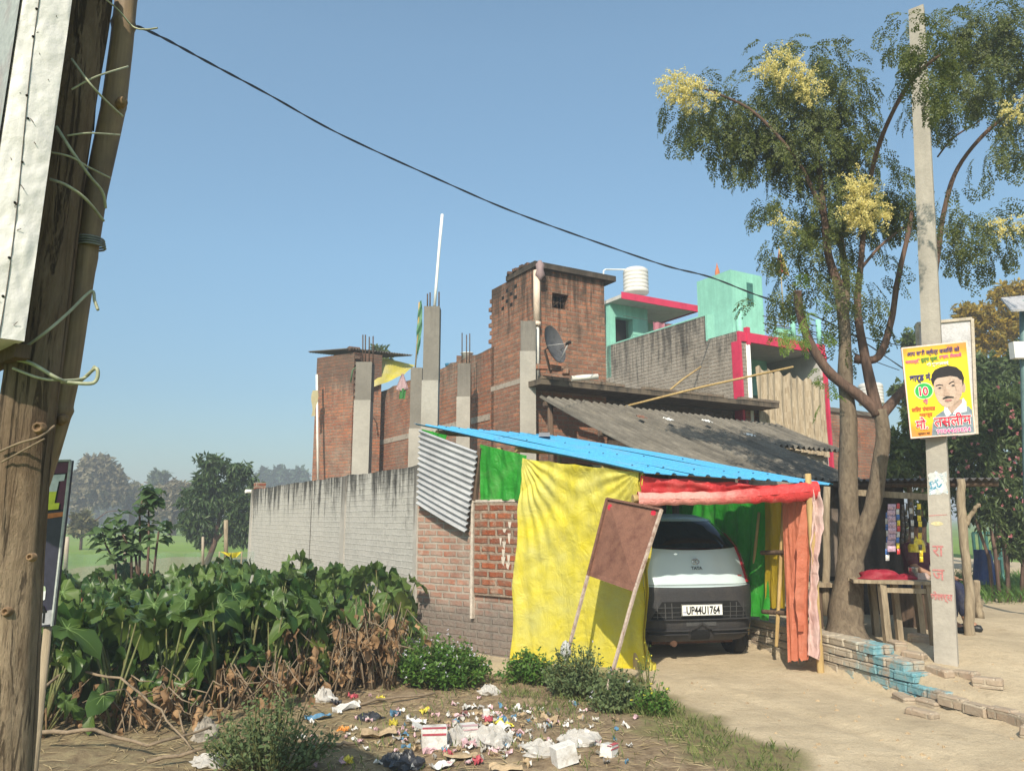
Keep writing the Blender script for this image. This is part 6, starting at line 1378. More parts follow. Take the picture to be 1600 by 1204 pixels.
# ------------------------------------------------------------------ the stall
def stall():
    t = thing('market_stall', V(4.6, 9.4, .25), 'roadside stall with a thin tin roof on crooked wooden posts behind the tree', 'stall')
    m = MB(); a_ = P(1338, 750, 9.6); b_ = P(1566, 748, 8.7); al = (V(.15, 1, .035)).normalized(); ac = (b_-a_); corrug(m, a_, al, ac, 2.3, ac.length, .075, .016, .005)
    m.build('tin_roof', plain('stall_tin', (.15, .135, .12), .7, .35, 6, .2), t)
    m = MB()
    for k in range(3):
        q = a_+al*(.1+k*1.0)-V(0, 0, .05); m.tube([q, q+ac], .032, 8, jit=.2)
    m.build('rafters', M['wood_d'], t)
    def pst(pts, r, nm='post'):
        m = MB(); out = []
        for p, q in zip(pts, pts[1:]):
            for k in range(5): out.append(p+(q-p)*k/5+rv_()*.012)
        out.append(pts[-1]); m.tube(out, [r*(1.15-.3*k/len(out)) for k in range(len(out))], 9, jit=.25); m.build(nm, M['wood'], t)
    pst([P(1513, 1003, 8.9), P(1516, 930, 8.9), P(1508, 870, 8.9), P(1503, 800, 8.9), P(1500, 748, 8.9)], .048)
    pst([P(1508, 820, 8.9), P(1520, 800, 8.85), P(1529, 786, 8.8)], .025, 'fork'); pst([P(1531, 965, 9.3), P(1526, 930, 9.3), P(1526, 907, 9.3)], .045, 'stub_post')
    pst([V(4.2, 11.4, .1), P(1345, 752, 11.4)], .05); pst([V(5.6, 11.0, .1), P(1420, 752, 11.0)], .04); pst([P(1290, 960, 9.6), P(1292, 760, 9.6)], .045)
    m = MB(); m.beam(P(1335, 769, 9.1), P(1480, 778, 8.75), .05, .07); m.build('cross_beam', M['wood'], t)
    tb = thing('wooden_table', P(1410, 990, 8.6), 'rough wooden plank table under the stall roof between tree and concrete post', 'table')
    zt = P(1400, 907, 8.35).z; c0, c1 = P(1336, 907, 8.45), P(1482, 912, 8.15); dx = V(c1.x-c0.x, c1.y-c0.y, 0); dy = V(.22, .85, 0)
    random.seed(6)
    for k in range(5):
        m = MB(); q = c0+dy*(k/5.0); q.z = zt+U(-.006, .006); m.box(q-dx*.02*rnd(), dx*(1+.03*rnd()), dy*.19, V(0, 0, -.035)); m.build('plank', M['wood'], tb)
    for u, v, r in ((.30, .06, .05), (.80, .08, .05), (.33, .9, .05), (.86, .92, .05), (.52, .5, .045)):
        q = c0+dx*u+dy*v; m = MB(); m.beam(V(q.x+.02, q.y, gh(q.x, q.y)-.05), V(q.x, q.y, zt-.03), r*1.5, r*1.3, up=(1, 0, 0)); m.build('leg', M['wood'], tb)
    m = MB(); m.beam(c0+dx*.28+dy*.06-V(0, 0, .09), c0+dx*.86+dy*.06-V(0, 0, .09), .03, .05); m.build('apron', M['wood'], tb)
    # goods
    m = MB(); q = c0+dx*.28+dy*.25; q.z = zt; random.seed(7)
    def lump(c, rx, ry, rz, sd, m, n=22):
        m.grid(lambda u, v: c+V(math.cos(u*6.2832)*math.sin(v*3.1416/2+.0)*rx, math.sin(u*6.2832)*math.sin(v*3.1416/2)*ry, math.cos(v*3.1416/2)*rz)*(1+.45*noise.noise(V(math.cos(u*6.2832)*1.6, math.sin(u*6.2832)*1.6, v*2+sd))), n, n//2)
    lump(q+V(.05, 0, 0), .28, .15, .085, 2, m); lump(q+V(.35, .02, 0), .16, .10, .05, 5, m); tag(m.build('red_cloth', clothmat('table_red', (.42, .025, .05))), 'heap of red cloth lying on the wooden table', 'cloth')
    m = MB(); lump(q+V(.48, .05, 0), .12, .10, .06, 8, m); tag(m.build('pale_cloth', clothmat('table_pale', (.62, .45, .38))), 'small pale patterned cloth heap beside the red one on the table', 'cloth')
    tm = P(1428, 905, 8.55); tm.z = zt; m = MB(); m.lathe(tm, [(0, 0), (.040, 0), (.047, .125), (.049, .128), (.043, .12), (.036, .01), (0, .01)], 20); tag(m.build('steel_tumbler', plain('steel_cup', (.55, .55, .54), .25, .1, 6, 0, .9)), 'shiny steel tumbler standing on the wooden table', 'tumbler')
    # strips of sachets
    def strip(px0, px1, y0, y1, cols, lab, Yd, cat='sachets'):
        m = MB(); p, q = P((px0+px1)/2, y0, Yd), P((px0+px1)/2+ (3 if 'yellow' in lab else 0), y1, Yd); w_ = (px1-px0)/F*Yd; n_ = max(5, int((q-p).length/.062)); mats = []
        for k in range(n_):
            a_ = p+(q-p)*(k/n_); b_ = p+(q-p)*((k+.94)/n_); o = .012*math.sin(k*1.3)
            m.grid(lambda u, v: a_+(b_-a_)*v+V((u-.5)*w_*.96, -.014*math.sin(math.pi*u)*math.sin(math.pi*v)+o, 0), 4, 4, k % len(cols))
        tag(m.build('sachet_strip', cols), lab, cat, 'sachet strips hanging in the stall')
    cA = plain('sachet_pink', (.50, .33, .40), .3, .7, 30, .1, spec=.5, c2=(.12, .14, .28), world=True); cB = plain('sachet_red', (.55, .05, .05), .3, .3, 30, 0, spec=.5); cC = plain('sachet_blue', (.06, .16, .45), .3, .3, 30, 0, spec=.5); cD = plain('sachet_white', (.6, .58, .55), .3, .3, 30, 0, spec=.5); cE = plain('sachet_dark', (.07, .055, .05), .3, .5, 30, .1, spec=.5, world=True); cY = plain('sachet_yellow', (.75, .55, .03), .3, .3, 30, 0, spec=.5); cK = plain('sachet_black', (.05, .04, .02), .3, .3, 30, 0, spec=.5)
    strip(1387, 1400, 787, 862, [cA, cA], 'wide pinkish grey sachet strip hanging leftmost in the stall', 8.8); strip(1384, 1390, 800, 876, [cC, cD], 'narrow blue and white sachet strip behind the wide pinkish one', 8.85)
    strip(1401, 1406, 786, 866, [cB, cD, cC, cY], 'narrow rainbow striped sachet strip right of the wide pinkish one', 8.8)
    strip(1409, 1413, 788, 850, [cE], 'dark narrow sachet strip just right of the rainbow one', 8.85); strip(1415, 1419, 786, 845, [cE, cK], 'dark brown sachet strip in the middle of the hanging row', 8.85); strip(1421, 1426, 784, 850, [cE, cD], 'dark and silver sachet strip left of the yellow one', 8.85)
    strip(1433, 1439, 787, 878, [cY, cK, cY], 'long yellow and black sachet strip hanging rightmost in the stall', 8.75)
    m = MB(); lump(P(1432, 862, 9.1), .10, .06, .14, 3, m); tag(m.build('yellow_packets', cY), 'bunch of yellow packets hanging behind the yellow strip', 'packets')
    # added dark screen in place of the stall's inner shade, mint shutter, bench
    m = MB(); q = P(1330, 900, 11.0); m.grid(lambda u, v: V(4.35+u*1.25, 11.1+.03*math.sin(u*35), .15+v*1.95), 40, 6); tag(m.build('shade_screen', clothmat('shade_screen_cloth', (.055, .045, .04), trans=.02, rough=.9)), 'added dark screen standing in for the unlit inside of the stall', 'screen')
    m = MB(); m.box(V(5.9, 10.6, .2), V(.9, -.1, 0), V(0, .1, 0), V(0, 0, 1.0)) if False else None
    a_, b_ = P(1411, 842, 13), P(1442, 846, 13); c_, d_ = P(1434, 890, 13), P(1413, 890, 13); m.grid(lambda u, v: (a_*(1-u)+b_*u)*(1-v)+(d_*(1-u)+c_*u)*v+V(0, .03*math.sin(u*12), 0), 12, 6); tag(m.build('mint_cloth', clothmat('mint_cloth', (.22, .60, .47))), 'mint green cloth seen through the stall behind the sachets', 'cloth')
    bn = thing('bench', P(1295, 950, 9.6), 'low plank bench behind the carport post left of the forked tree', 'bench'); z = P(1295, 917, 9.5).z
    m = MB(); q = P(1272, 915, 9.5); m.box(V(q.x, q.y, z), V(.55, -.1, 0), V(.1, .35, 0), V(0, 0, .05)); m.build('seat', M['wood'], bn)
    for dx_ in (.08, .45):
        m = MB(); m.beam(V(q.x+dx_, q.y+.1, .1), V(q.x+dx_, q.y+.1, z), .06, .06, up=(1, 0, 0)); m.build('leg', M['wood_d'], bn)
    for i, (px, py, r_, lab) in enumerate(((1437, 990, .1, 'rounded stone lying under the right end of the table'), (1352, 984, .07, 'small yellowish stone behind the foot of the forked tree'))):
        m = MB(); lump(g_(px, py), r_, r_*.8, r_*1.1, i*3, m); tag(m.build('stone', plain('field_stone', (.40, .32, .22))), lab, 'stone')
    # blue barrel cloth far right, grille
    gr = thing('mint_gate', P(1540, 865, 16), 'small mint green barred gate beyond the stall at the right', 'gate'); m = MB(); q0, q1 = P(1520, 832, 16), P(1560, 832, 16); zb = P(1520, 872, 16).z
    m.beam(q0, q1, .05, .05); m.beam(V(q0.x, q0.y, zb), V(q1.x, q1.y, zb), .05, .05)
    m.build('rails', m_mint, gr); m = MB()
    for k in range(5): q = q0+(q1-q0)*k/4; m.beam(q, V(q.x, q.y, zb-.5*(k in (0, 4))), .045, .045, up=(1, 0, 0))
    m.build('bars', m_mint, gr)
    m = MB()
    def bl(u, v):
        a = u*6.2832; r = .13+.02*math.sin(u*40+v*3)+.06*v; return P(1540, 912, 14.6)+V(math.cos(a)*r, math.sin(a)*r, .62*(1-v))
    m.grid(bl, 30, 12); tag(m.build('blue_cloth', clothmat('blue_drape', (.03, .08, .30), trans=.1)), 'blue cloth draped over something in front of the far hedge', 'cloth')
stall()
# ------------------------------------------------------------------ person sitting behind the post
def skin_body(name, verts, edges, radii, mat, parent, sub=2, local=True):
    me = bpy.data.meshes.new(name); me.from_pydata([tuple(v) for v in verts], edges, []); o = bpy.data.objects.new(name, me); COL.objects.link(o)
    sk = o.modifiers.new('s', 'SKIN'); 
    for i, r in enumerate(radii): me.skin_vertices[0].data[i].radius = (r, r) if not isinstance(r, tuple) else r
    me.skin_vertices[0].data[0].use_root = True; ss_ = o.modifiers.new('u', 'SUBSURF'); ss_.levels = sub; ss_.render_levels = sub
    dg = bpy.context.evaluated_depsgraph_get(); m2 = bpy.data.meshes.new_from_object(o.evaluated_get(dg)); bpy.data.objects.remove(o)
    m2.materials.clear(); m2.materials.append(mat); m2.polygons.foreach_set('use_smooth', [True]*len(m2.polygons)); ob = bpy.data.objects.new(name, m2); COL.objects.link(ob); ob.parent = parent; return ob
def person():
    b = P(1443, 985, 9.7); b.z = gh(b.x, b.y); t = thing('person', b, 'person in dark maroon top and navy trousers sitting behind the concrete post', 'person'); t.rotation_euler = (0, 0, R(35))
    Vv = [(0, 0, .50), (0, .02, .66), (0, .02, .84), (0, 0, .98), (0, -.02, 1.06), (0, -.05, 1.17), (.10, -.02, .48), (.14, -.40, .50), (.15, -.44, .10), (.15, -.56, .05), (-.10, -.02, .48), (-.13, -.40, .50), (-.14, -.42, .10), (-.14, -.54, .05), (.18, 0, .96), (.24, -.08, .72), (.18, -.32, .60), (-.18, 0, .96), (-.24, -.08, .72), (-.16, -.32, .60), (0, -.06, 1.24), (.155, -.395, .575), (-.14, -.395, .575)]
    Ee = [(0, 1), (1, 2), (2, 3), (3, 4), (4, 5), (5, 20), (0, 6), (6, 7), (7, 8), (8, 9), (0, 10), (10, 11), (11, 12), (12, 13), (3, 14), (14, 15), (15, 16), (3, 17), (17, 18), (18, 19), (16, 21), (19, 22)]
    rr = [.14, .12, .14, .10, .05, .085, .09, .075, .045, .04, .09, .075, .045, .04, .065, .045, .03, .065, .045, .03, .075, .028, .028]
    body = skin_body('body', Vv, Ee, rr, plain('skin', (.30, .16, .10), .55, .15), t)
    skin_body('shirt', [(0, 0, .50), (0, .02, .68), (0, .02, .84), (0, 0, .97), (.18, 0, .955), (.245, -.08, .73), (-.18, 0, .955), (-.245, -.08, .73)], [(0, 1), (1, 2), (2, 3), (3, 4), (4, 5), (3, 6), (6, 7)], [.165, .145, .165, .11, .085, .065, .085, .065], clothmat('maroon_shirt', (.10, .02, .035), trans=.02, rough=.8), t)
    skin_body('trousers', [(0, 0, .50), (.10, -.02, .48), (.14, -.41, .51), (.15, -.44, .14), (-.10, -.02, .48), (-.13, -.41, .51), (-.14, -.42, .14)], [(0, 1), (1, 2), (2, 3), (0, 4), (4, 5), (5, 6)], [.15, .11, .095, .07, .11, .095, .07], clothmat('navy_trousers', (.02, .025, .06), trans=.02, rough=.8), t)
    hm = MB(); hm.lathe(V(0, -.035, 1.20), [(.105, .0), (.115, .05), (.10, .10), (.05, .135), (0, .14)], 16); hm.build('hair', plain('black_hair', (.012, .010, .010), .5), t, True)
    for sx in (.15, -.14):
        sm = MB(); sm.lathe(V(sx, -.50, .03), [(0, -.13), (.045, -.11), (.055, 0), (.045, .09), (0, .12)], 12, ax=(0, -1, 0)); sm.build('shoe', plain('black_shoe', (.02, .02, .02), .4), t, True)
        for k in range(4):
            h = MB(); x = sx*1.0+(k-1.5)*.018; h.tube([V(x, -.40, .585), V(x, -.45, .582), V(x, -.475-.006*(k % 2), .565)], [.0085, .008, .006], 6); h.build('finger', MT['skin'], t, True)
    st = MB(); st.cbox(V(0, .02, 0), .36, .34, .40); o = st.build('crate_seat', M['wood_d']); o.location = b; o.rotation_euler = (0, 0, R(35)); tag(o, 'dark wooden block used as a seat behind the concrete post', 'stool')
person()

# ------------------------------------------------------------------ hedge and trees on the right
m_oly = leafmat('oleander_leaf', (.045, .075, .022), (.11, .15, .05), .3)
m_yelt = leafmat('yellowing_leaf', (.16, .14, .02), (.42, .28, .03), .4)
m_grn2 = leafmat('mid_green_leaf', (.05, .08, .02), (.13, .17, .04), .3)
m_pinkf = leafmat('pink_flower', (.50, .16, .18), (.62, .30, .30), .3)
random.seed(91)
def rtree(name, lab, Y, tr, bl, per, L, W, mat, n=7, r0=.08, flowers=None, droop=.3):
    t = thing(name, V(P(tr[0][0][0], 808, Y).x, Y, 0), lab, 'tree' if 'tree' in name else 'bush'); m = MB()
    for line in tr:
        pts = [P(x, y, Y+U(-.2, .2)) for x, y in line]; pts[0].z = 0; m.tube(pts, [r0*(1-.5*i/len(pts)) for i in range(len(pts))], 7, jit=.2)
    m.build('stems', m_bark2, t); m = MB(); crown(m, blobs_from(bl, Y, .8), per, L, W, n, droop); m.build('crown', mat, t)
    if flowers:
        m = MB()
        for x, y, rx, ry, k in bl:
            for _ in range(int(flowers*k)):
                c = P(x+U(-rx, rx), y+U(-ry, ry), Y-.9*rx*Y/F); 
                for q in range(6): leafquad(m, c, (rv_()+V(0, -1, 0)).normalized(), rv_().normalized(), .05, .04)
        m.build('flowers', m_pinkf, t)
rtree('oleander_bush', 'large green oleander hedge bush with a few pink flowers right of the concrete post', 13.5, [[(1560, 915), (1555, 860), (1540, 780)], [(1570, 915), (1575, 860), (1590, 790)], [(1575, 915), (1570, 850), (1562, 770)], [(1590, 915), (1600, 850), (1610, 780)], [(1550, 915), (1545, 870), (1520, 800)]],
      [(1530, 720, 45, 50, 1.2), (1580, 700, 50, 55, 1.3), (1560, 640, 45, 40, .9), (1610, 650, 40, 60, 1), (1555, 770, 50, 45, 1.2), (1600, 780, 45, 50, 1.2), (1510, 690, 30, 35, .7), (1590, 840, 35, 28, .6), (1535, 800, 30, 25, .4), (1640, 720, 40, 80, 1.0)], 300, .15, .038, m_oly, 8, .035, 9)
rtree('hedge_bush', 'dense green bush filling the gap between the forked tree and the concrete post', 14.5, [[(1420, 905), (1420, 850), (1425, 790)], [(1450, 905), (1445, 850), (1440, 790)]], [(1410, 715, 30, 30, 1), (1440, 700, 30, 35, 1), (1400, 740, 30, 20, .7), (1430, 660, 20, 20, .5), (1470, 730, 30, 50, 1), (1395, 690, 18, 20, .4), (1455, 780, 35, 30, .5)], 230, .14, .045, m_grn2, 7, .03)
rtree('dark_tree', 'dark green tree standing behind the oleander hedge', 19, [[(1560, 880), (1560, 780), (1555, 650)]], [(1540, 610, 35, 35, 1), (1580, 600, 40, 40, 1), (1530, 570, 25, 20, .5), (1610, 570, 40, 45, 1), (1550, 660, 50, 40, 1), (1610, 650, 40, 50, 1), (1640, 620, 40, 60, 1)], 250, .19, .08, m_oly, 7, .12)
rtree('yellow_tree', 'tall tree with yellowing crown behind the hedge at the right edge', 25, [[(1560, 860), (1560, 700), (1558, 560)]], [(1550, 510, 50, 40, 1.2), (1590, 480, 45, 40, 1.2), (1520, 495, 35, 28, .8), (1600, 530, 45, 45, 1.2), (1545, 560, 50, 30, .8), (1575, 455, 30, 16, .5), (1500, 520, 25, 20, .5), (1635, 500, 40, 60, 1.2)], 250, .20, .085, m_yelt, 7, .18)
rtree('grey_bush_tree', 'smaller olive tree showing left of the concrete post below the branches', 22, [[(1440, 860), (1440, 700), (1432, 560)]], [(1425, 530, 18, 18, .6), (1440, 560, 20, 30, .8), (1410, 610, 20, 18, .5), (1432, 640, 25, 25, .7)], 160, .19, .09, m_grn2, 6, .1)
rtree('rooftop_tree', 'top of a pale green tree showing over the far dark tin roof', 34, [[(592, 800), (592, 600)]], [(594, 548, 12, 8, .7), (585, 556, 12, 8, .5), (603, 558, 10, 6, .4)], 90, .3, .12, m_grn2, 6, .1)
sp_ = [(U(6.8, 12.5), U(13.0, 17.5), 1) for _ in range(7000)]
blades('verge_grass', sp_, m_weed, .32, .018, 'tall green grass along the foot of the hedge at the right', 'grass')
# street lamp at the right edge
lp = thing('solar_street_lamp', P(1603, 800, 11.0), 'grey solar street lamp cut by the right edge of the picture', 'street lamp')
m = MB(); q = P(1600, 900, 11.0); q.z = 0; m.tube([q, P(1599, 560, 11.0), P(1598, 470, 11.0)], .045, 12); m.build('pole', plain('teal_pole', (.12, .20, .20), .5), lp)
m = MB(); a_, b_ = P(1564, 468, 10.9), P(1625, 462, 11.4); m.hexa([a_, P(1580, 487, 10.5), P(1640, 484, 10.9), b_], [p+V(0, 0, .03) for p in (a_, P(1580, 487, 10.5), P(1640, 484, 10.9), b_)]); m.build('solar_panel', plain('panel_grey', (.40, .39, .40), .4), lp)
m = MB(); m.cbox(P(1594, 560, 10.9), .22, .12, .24); m.build('battery_box', M['white'], lp)

# ------------------------------------------------------------------ left foreground: log post, bamboo, board, banner
def bark_log():
    s = N('cracked_log'); v = s.coord('World', (1, 1, .13)); a = s.noise(38, 9, .75, v, .8); b = s.noise(2.2, 6, .6, s.coord('World')); c3 = s.noise(11, 8, .75, s.coord('World', (1, 1, .3)), .4)
    cc = s.ramp(a, (.34, (.07, .045, .028)), (.46, (.27, .19, .12)), (.7, (.42, .32, .22))); d4 = s.noise(24, 10, .8, s.coord('World', (1, 1, .05)), 1.4); cc = s.mix(s.ramp(d4, (.53, 0), (.57, .95)), cc, (.035, .025, .018)); cc = s.mix(s.ramp(c3, (.46, 0), (.58, .8)), cc, (.13, .085, .05)); cc = s.mix(s.ramp(b, (.45, 0), (.65, .35)), cc, (.52, .42, .30))
    up_ = s.n('ShaderNodeSeparateXYZ'); g = s.n('ShaderNodeNewGeometry'); s.l(g.outputs['Position'], up_.inputs[0]); q = s.math('ADD', up_.outputs[2], s.math('MULTIPLY', b, .5))
    cc = s.mix(s.ramp(s.math('SUBTRACT', q, 1.55), (.05, 0), (.40, .60)), cc, (.13, .085, .052))
    s.l(cc, s.b.inputs['Base Color']); s.b.inputs['Roughness'].default_value = .9; s.bump(s.math('SUBTRACT', s.math('ADD', a, s.math('MULTIPLY', c3, 1.5)), s.math('MULTIPLY', s.ramp(d4, (.54, 0), (.60, 1)), 1.6)), 1.0, .014); return s.m
lg_ = thing('log_post', V(-1.14, 1.75, 0), 'thick weathered log post in the left foreground', 'post')
m = MB(); pts = [(140, -30), (139, 0), (113, 150), (88, 300), (68, 450), (50, 600), (31, 730), (18, 880), (10, 1050), (1, 1204), (-10, 1400), (-24, 1600)]; pp = [P(x, y, 1.72) for x, y in pts]; last = pp[-1]; pp.append(V(last.x-.01, 1.72, -.05))
full = []; 
for a_, b_ in zip(pp, pp[1:]):
    for k in range(10): full.append(a_+(b_-a_)*k/10)
full.append(pp[-1]); m.tube(full, [.059-.009*max(0, (q.z-1.6)/1.4)+.004*noise.noise(V(0, 0, q.z*4)) for q in full], 40, jit=.10); m.build('log', bark_log(), lg_)
random.seed(15)
for (x, y, s_) in ((60, 668, .012), (10, 955, .009), (48, 870, .008)):
    m = MB()
    c = P(x, y, 1.665); m.lathe(c, [(s_*1.2, -.01), (s_, .004), (s_*.6, .008), (s_*.55, .002), (0, .0)], 12, ax=(.1, -1, .1)); m.build('knot', plain('knot_wood', (.22, .14, .08), .9, .4, 30, .4), lg_)
bm = thing('bamboo_post', V(-.95, 1.8, 0), 'brown bamboo pole tied beside the log post in the left foreground', 'post')
pts = [(204, -40), (197, 0), (190, 70), (178, 165), (163, 235), (149, 300), (134, 400), (117, 500), (101, 600), (90, 650), (74, 705), (50, 780), (22, 950), (0, 1204), (-15, 1500)]; pp = [P(x, y, 1.80) for x, y in pts]; pp.append(V(pp[-1].x, 1.80, -.05)); full = []; rad = []
nodes_ = [P(0, y, 1.80).z for y in (38, 160, 405, 640, 900)]
for a_, b_ in zip(pp, pp[1:]):
    for k in range(9): full.append(a_+(b_-a_)*k/9)
full.append(pp[-1])
for q in full: rad.append(.0275+.0040*max(math.exp(-((q.z-z)/.008)**2) for z in nodes_)-.001*math.sin(q.z*9))
m = MB(); m.tube(full, rad, 24, jit=.05)
s = N('bamboo_foreground'); v = s.coord('World', (1, 1, .05)); a = s.noise(60, 6, .6, v); b = s.noise(3, 6, .65, s.coord('World')); cc = s.mix(s.ramp(b, (.4, 0), (.65, .8)), s.ramp(a, (.3, (.15, .10, .055)), (.7, (.29, .20, .115))), (.09, .065, .05)); s.l(cc, s.b.inputs['Base Color']); s.b.inputs['Roughness'].default_value = .6; s.bump(a, .4, .005)
m.build('cane', s.m, bm)
for x, y in ((187, 160), (95, 655)):
    m = MB(); c = P(x+3, y, 1.77); m.lathe(c, [(.012, -.012), (.013, .006), (.008, .014), (0, .015)], 10, ax=(.75, -.6, .2)); m.build('knot', MT['knot_wood'], bm)
# straps
m_strap = plain('pale_strap', (.34, .35, .24), .5, .25, 12, .1); m_rope = plain('dull_rope', (.20, .15, .10), .8, .3, 20, .3)
def strap(pts, w_, lab, mat=None, Y=1.66, name='strap', flat=True):
    pp = [P(p[0], p[1], p[2] if len(p) > 2 else Y) for p in pts]; out = []
    for i in range(len(pp)-1):
        p0, p1, p2, p3 = pp[max(i-1, 0)], pp[i], pp[i+1], pp[min(i+2, len(pp)-1)]
        for k in range(8):
            u = k/8; out.append(.5*((2*p1)+(-p0+p2)*u+(2*p0-5*p1+4*p2-p3)*u*u+(-p0+3*p1-3*p2+p3)*u**3))
    out.append(pp[-1]); m = MB(); m.tube(out, w_, 6); tag(m.build(name, mat or m_strap), lab, 'strap')
strap([(112, 92, 1.65), (140, 130, 1.65), (168, 160, 1.70), (192, 182, 1.76)], .0026, 'pale strap crossing down to the knot of the bamboo pole')
strap([(112, 140, 1.65), (150, 120, 1.67), (200, 104, 1.765)], .0024, 'pale strap rising to the right below the top of the log post')
strap([(160, -5, 1.68), (185, 16, 1.74), (208, 42, 1.765), (228, 46, 1.76), (246, 44, 1.75)], .0022, 'pale strap tied where the black cable meets the bamboo pole')
strap([(88, 198, 1.65), (115, 240, 1.66), (140, 275, 1.70), (160, 300, 1.74), (165, 325, 1.77)], .0036, 'broad green tinted strap slanting over the log and bamboo')
strap([(105, 212, 1.65), (140, 208, 1.67), (188, 211, 1.765)], .0022, 'nearly level pale strap below the first crossing')
strap([(80, 238, 1.65), (110, 245, 1.65), (140, 262, 1.70), (172, 278, 1.765)], .0024, 'thin strap bending over the log to the bamboo pole')
strap([(78, 280, 1.65), (105, 290, 1.65), (135, 312, 1.69), (162, 345, 1.765)], .0034, 'lowest strap of the upper lashing on log and bamboo')
strap([(35, 545, 1.65), (70, 520, 1.65), (105, 490, 1.70), (142, 455, 1.765), (148, 470, 1.76), (153, 484, 1.75)], .0036, 'strap with a loose pale end knotted on the edge of the bamboo')
strap([(18, 560, 1.65), (50, 568, 1.65), (92, 592, 1.67), (120, 598, 1.75), (150, 575, 1.72), (146, 598, 1.72), (95, 596, 1.69)], .0042, 'thick looped strap knotted around the log post')
strap([(20, 575, 1.65), (60, 590, 1.65), (95, 594, 1.68), (132, 590, 1.74), (148, 572, 1.72)], .003, 'second strap of the looped knot around the log post')
strap([(0, 705, 1.65), (30, 692, 1.652), (62, 682, 1.66), (85, 665, 1.70)], .0026, 'brown twine wound around the middle of the log post', m_rope, name='twine'); strap([(2, 722, 1.65), (35, 704, 1.652), (70, 685, 1.66)], .0022, 'second turn of brown twine around the middle of the log post', m_rope, name='twine')
m = MB()
for k in range(4):
    c = P(141+k*.5, 374+k*5, 1.80); ax = (P(134, 400, 1.8)-P(149, 300, 1.8)).normalized(); m.tube([c+V(math.cos(a*.524)*.031, math.sin(a*.524)*.031, .002*k) for a in range(13)], .0026, 5)
tag(m.build('wire_binding', plain('grey_wire', (.20, .21, .20), .5)), 'grey wire wound around the bamboo pole at its middle node', 'wire')
m = MB(); m.tube([P(150, 150, 1.74), P(147, 190, 1.76), P(146, 205, 1.76)], .002, 5); tag(m.build('wire_end', M['dark']), 'short black wire end between log and bamboo', 'wire')
# white box board
wbx = thing('sign_board', P(60, 260, 1.5), 'white wrapped edge of a large sign board tied to the log post', 'sign')
e1t, e1b = P(114, -10, 1.58), P(38, 533, 1.58); w3 = V(-.072, -.055, 0); pd = V(-.70, .62, 0)*1.3
e1t2 = e1t+(e1t-e1b)*.25; 
def strp(u, v):
    q = (e1b*(1-v)+e1t2*v)+w3*(1-u); k = noise.noise(V(u*2, v*14, 3))*.004+noise.noise(V(u*7, v*40, 1))*.0016; return q+V(.55, -.83, 0)*(.004*math.sin(u*3.14)+k)*(1 if .02 < u < .98 else .2)
m = MB(); m.grid(strp, 24, 160)
q00, q01 = e1b+w3, e1t2+w3; m.face([q00, q01, q01+pd, q00+pd][::-1]); m.face([e1b, e1t2, e1t2+pd, e1b+pd]); m.face([e1b, e1b+pd, q00+pd, q00])
s = N('flex_white'); v = s.coord('World'); n1 = s.noise(9, 6, .65, v); n2 = s.noise(45, 6, .7, v); cc = s.ramp(n1, (.3, (.60, .57, .55)), (.6, (.68, .65, .63))); cc = s.mix(s.ramp(n2, (.66, 0), (.76, .6)), cc, (.25, .22, .2)); s.l(cc, s.b.inputs['Base Color']); s.b.inputs['Roughness'].default_value = .45; s.bump(s.math('ADD', n1, s.math('MULTIPLY', n2, .3)), .5, .01)
m.build('wrapped_edge', s.m, wbx)
m = MB(); m.face([q00-V(.004, .004, 0), q01-V(.004, .004, 0), q01+pd-V(.004, .004, 0), q00+pd-V(.004, .004, 0)][::-1]); m.build('front_face', plain('flex_print', (.36, .37, .34), .4, .35, 5, 0, c2=(.30, .22, .20)), wbx)
m = MB(); seam = []
for k in range(34):
    v = k/33; seam.append(strp(.42+.16*math.sin(v*5+1)*.6+.02*noise.noise(V(k, 0, 0)), v)+V(.55, -.83, 0)*.0012)
m.tube(seam, .0011, 4); m.build('seam', plain('seam_dark', (.12, .10, .09)), wbx)
for k in range(8):
    v = .05+k*.1+U(-.04, .04); m = MB(); c = strp(.42+.16*math.sin(v*5+1)*.6+U(-.05, .05), v)+V(.55, -.83, 0)*.001; m.lathe(c, [(.003, 0), (.0022, .002), (0, .0025)], 8, ax=(.55, -.83, 0)); m.build('tack', M['dark'], wbx)
for k in range(16):
    v = .03+k*.05; m = MB(); c = strp(U(.15, .85), v)+V(.55, -.83, 0)*.001; d = V(U(-.01, .01), 0, U(-.012, .012)); m.tube([c, c+d], .0008, 4); m.build('staple', M['steel'], wbx)
m = MB(); m.beam(e1b+V(-.02, .03, -.014), e1b+pd+V(0, .03, -.014), .03, .03); m.build('bottom_batten', M['wood_d'], wbx)
# dark banner behind the log
bn = thing('dark_banner', P(80, 850, 2.4), 'dark maroon and navy banner half hidden behind the log post', 'banner')
bTL, bTR, bBR, bBL = P(30, 722, 2.45), P(111, 719, 2.4), P(82, 977, 2.4), P(5, 984, 2.45)
bn_n = (bTR-bTL).cross(bBL-bTL).normalized(); bn_n = bn_n if bn_n.y < 0 else -bn_n
def bp(u, v, k=0): return (bTL*(1-u)+bTR*u)*(1-v)+(bBL*(1-u)+bBR*u)*v+bn_n*k
m = MB(); m.hexa([bp(0, 1), bp(1, 1), bp(1, 1, -.012), bp(0, 1, -.012)], [bp(0, 0), bp(1, 0), bp(1, 0, -.012), bp(0, 0, -.012)]); m.build('panel', plain('banner_navy', (.028, .026, .045), .4, .2, 5, 0, spec=.5), bn)
def bpoly(pts, mat, nm, k): m = MB(); m.face([bp(u, v, k) for u, v in pts]); m.build(nm, mat, bn)
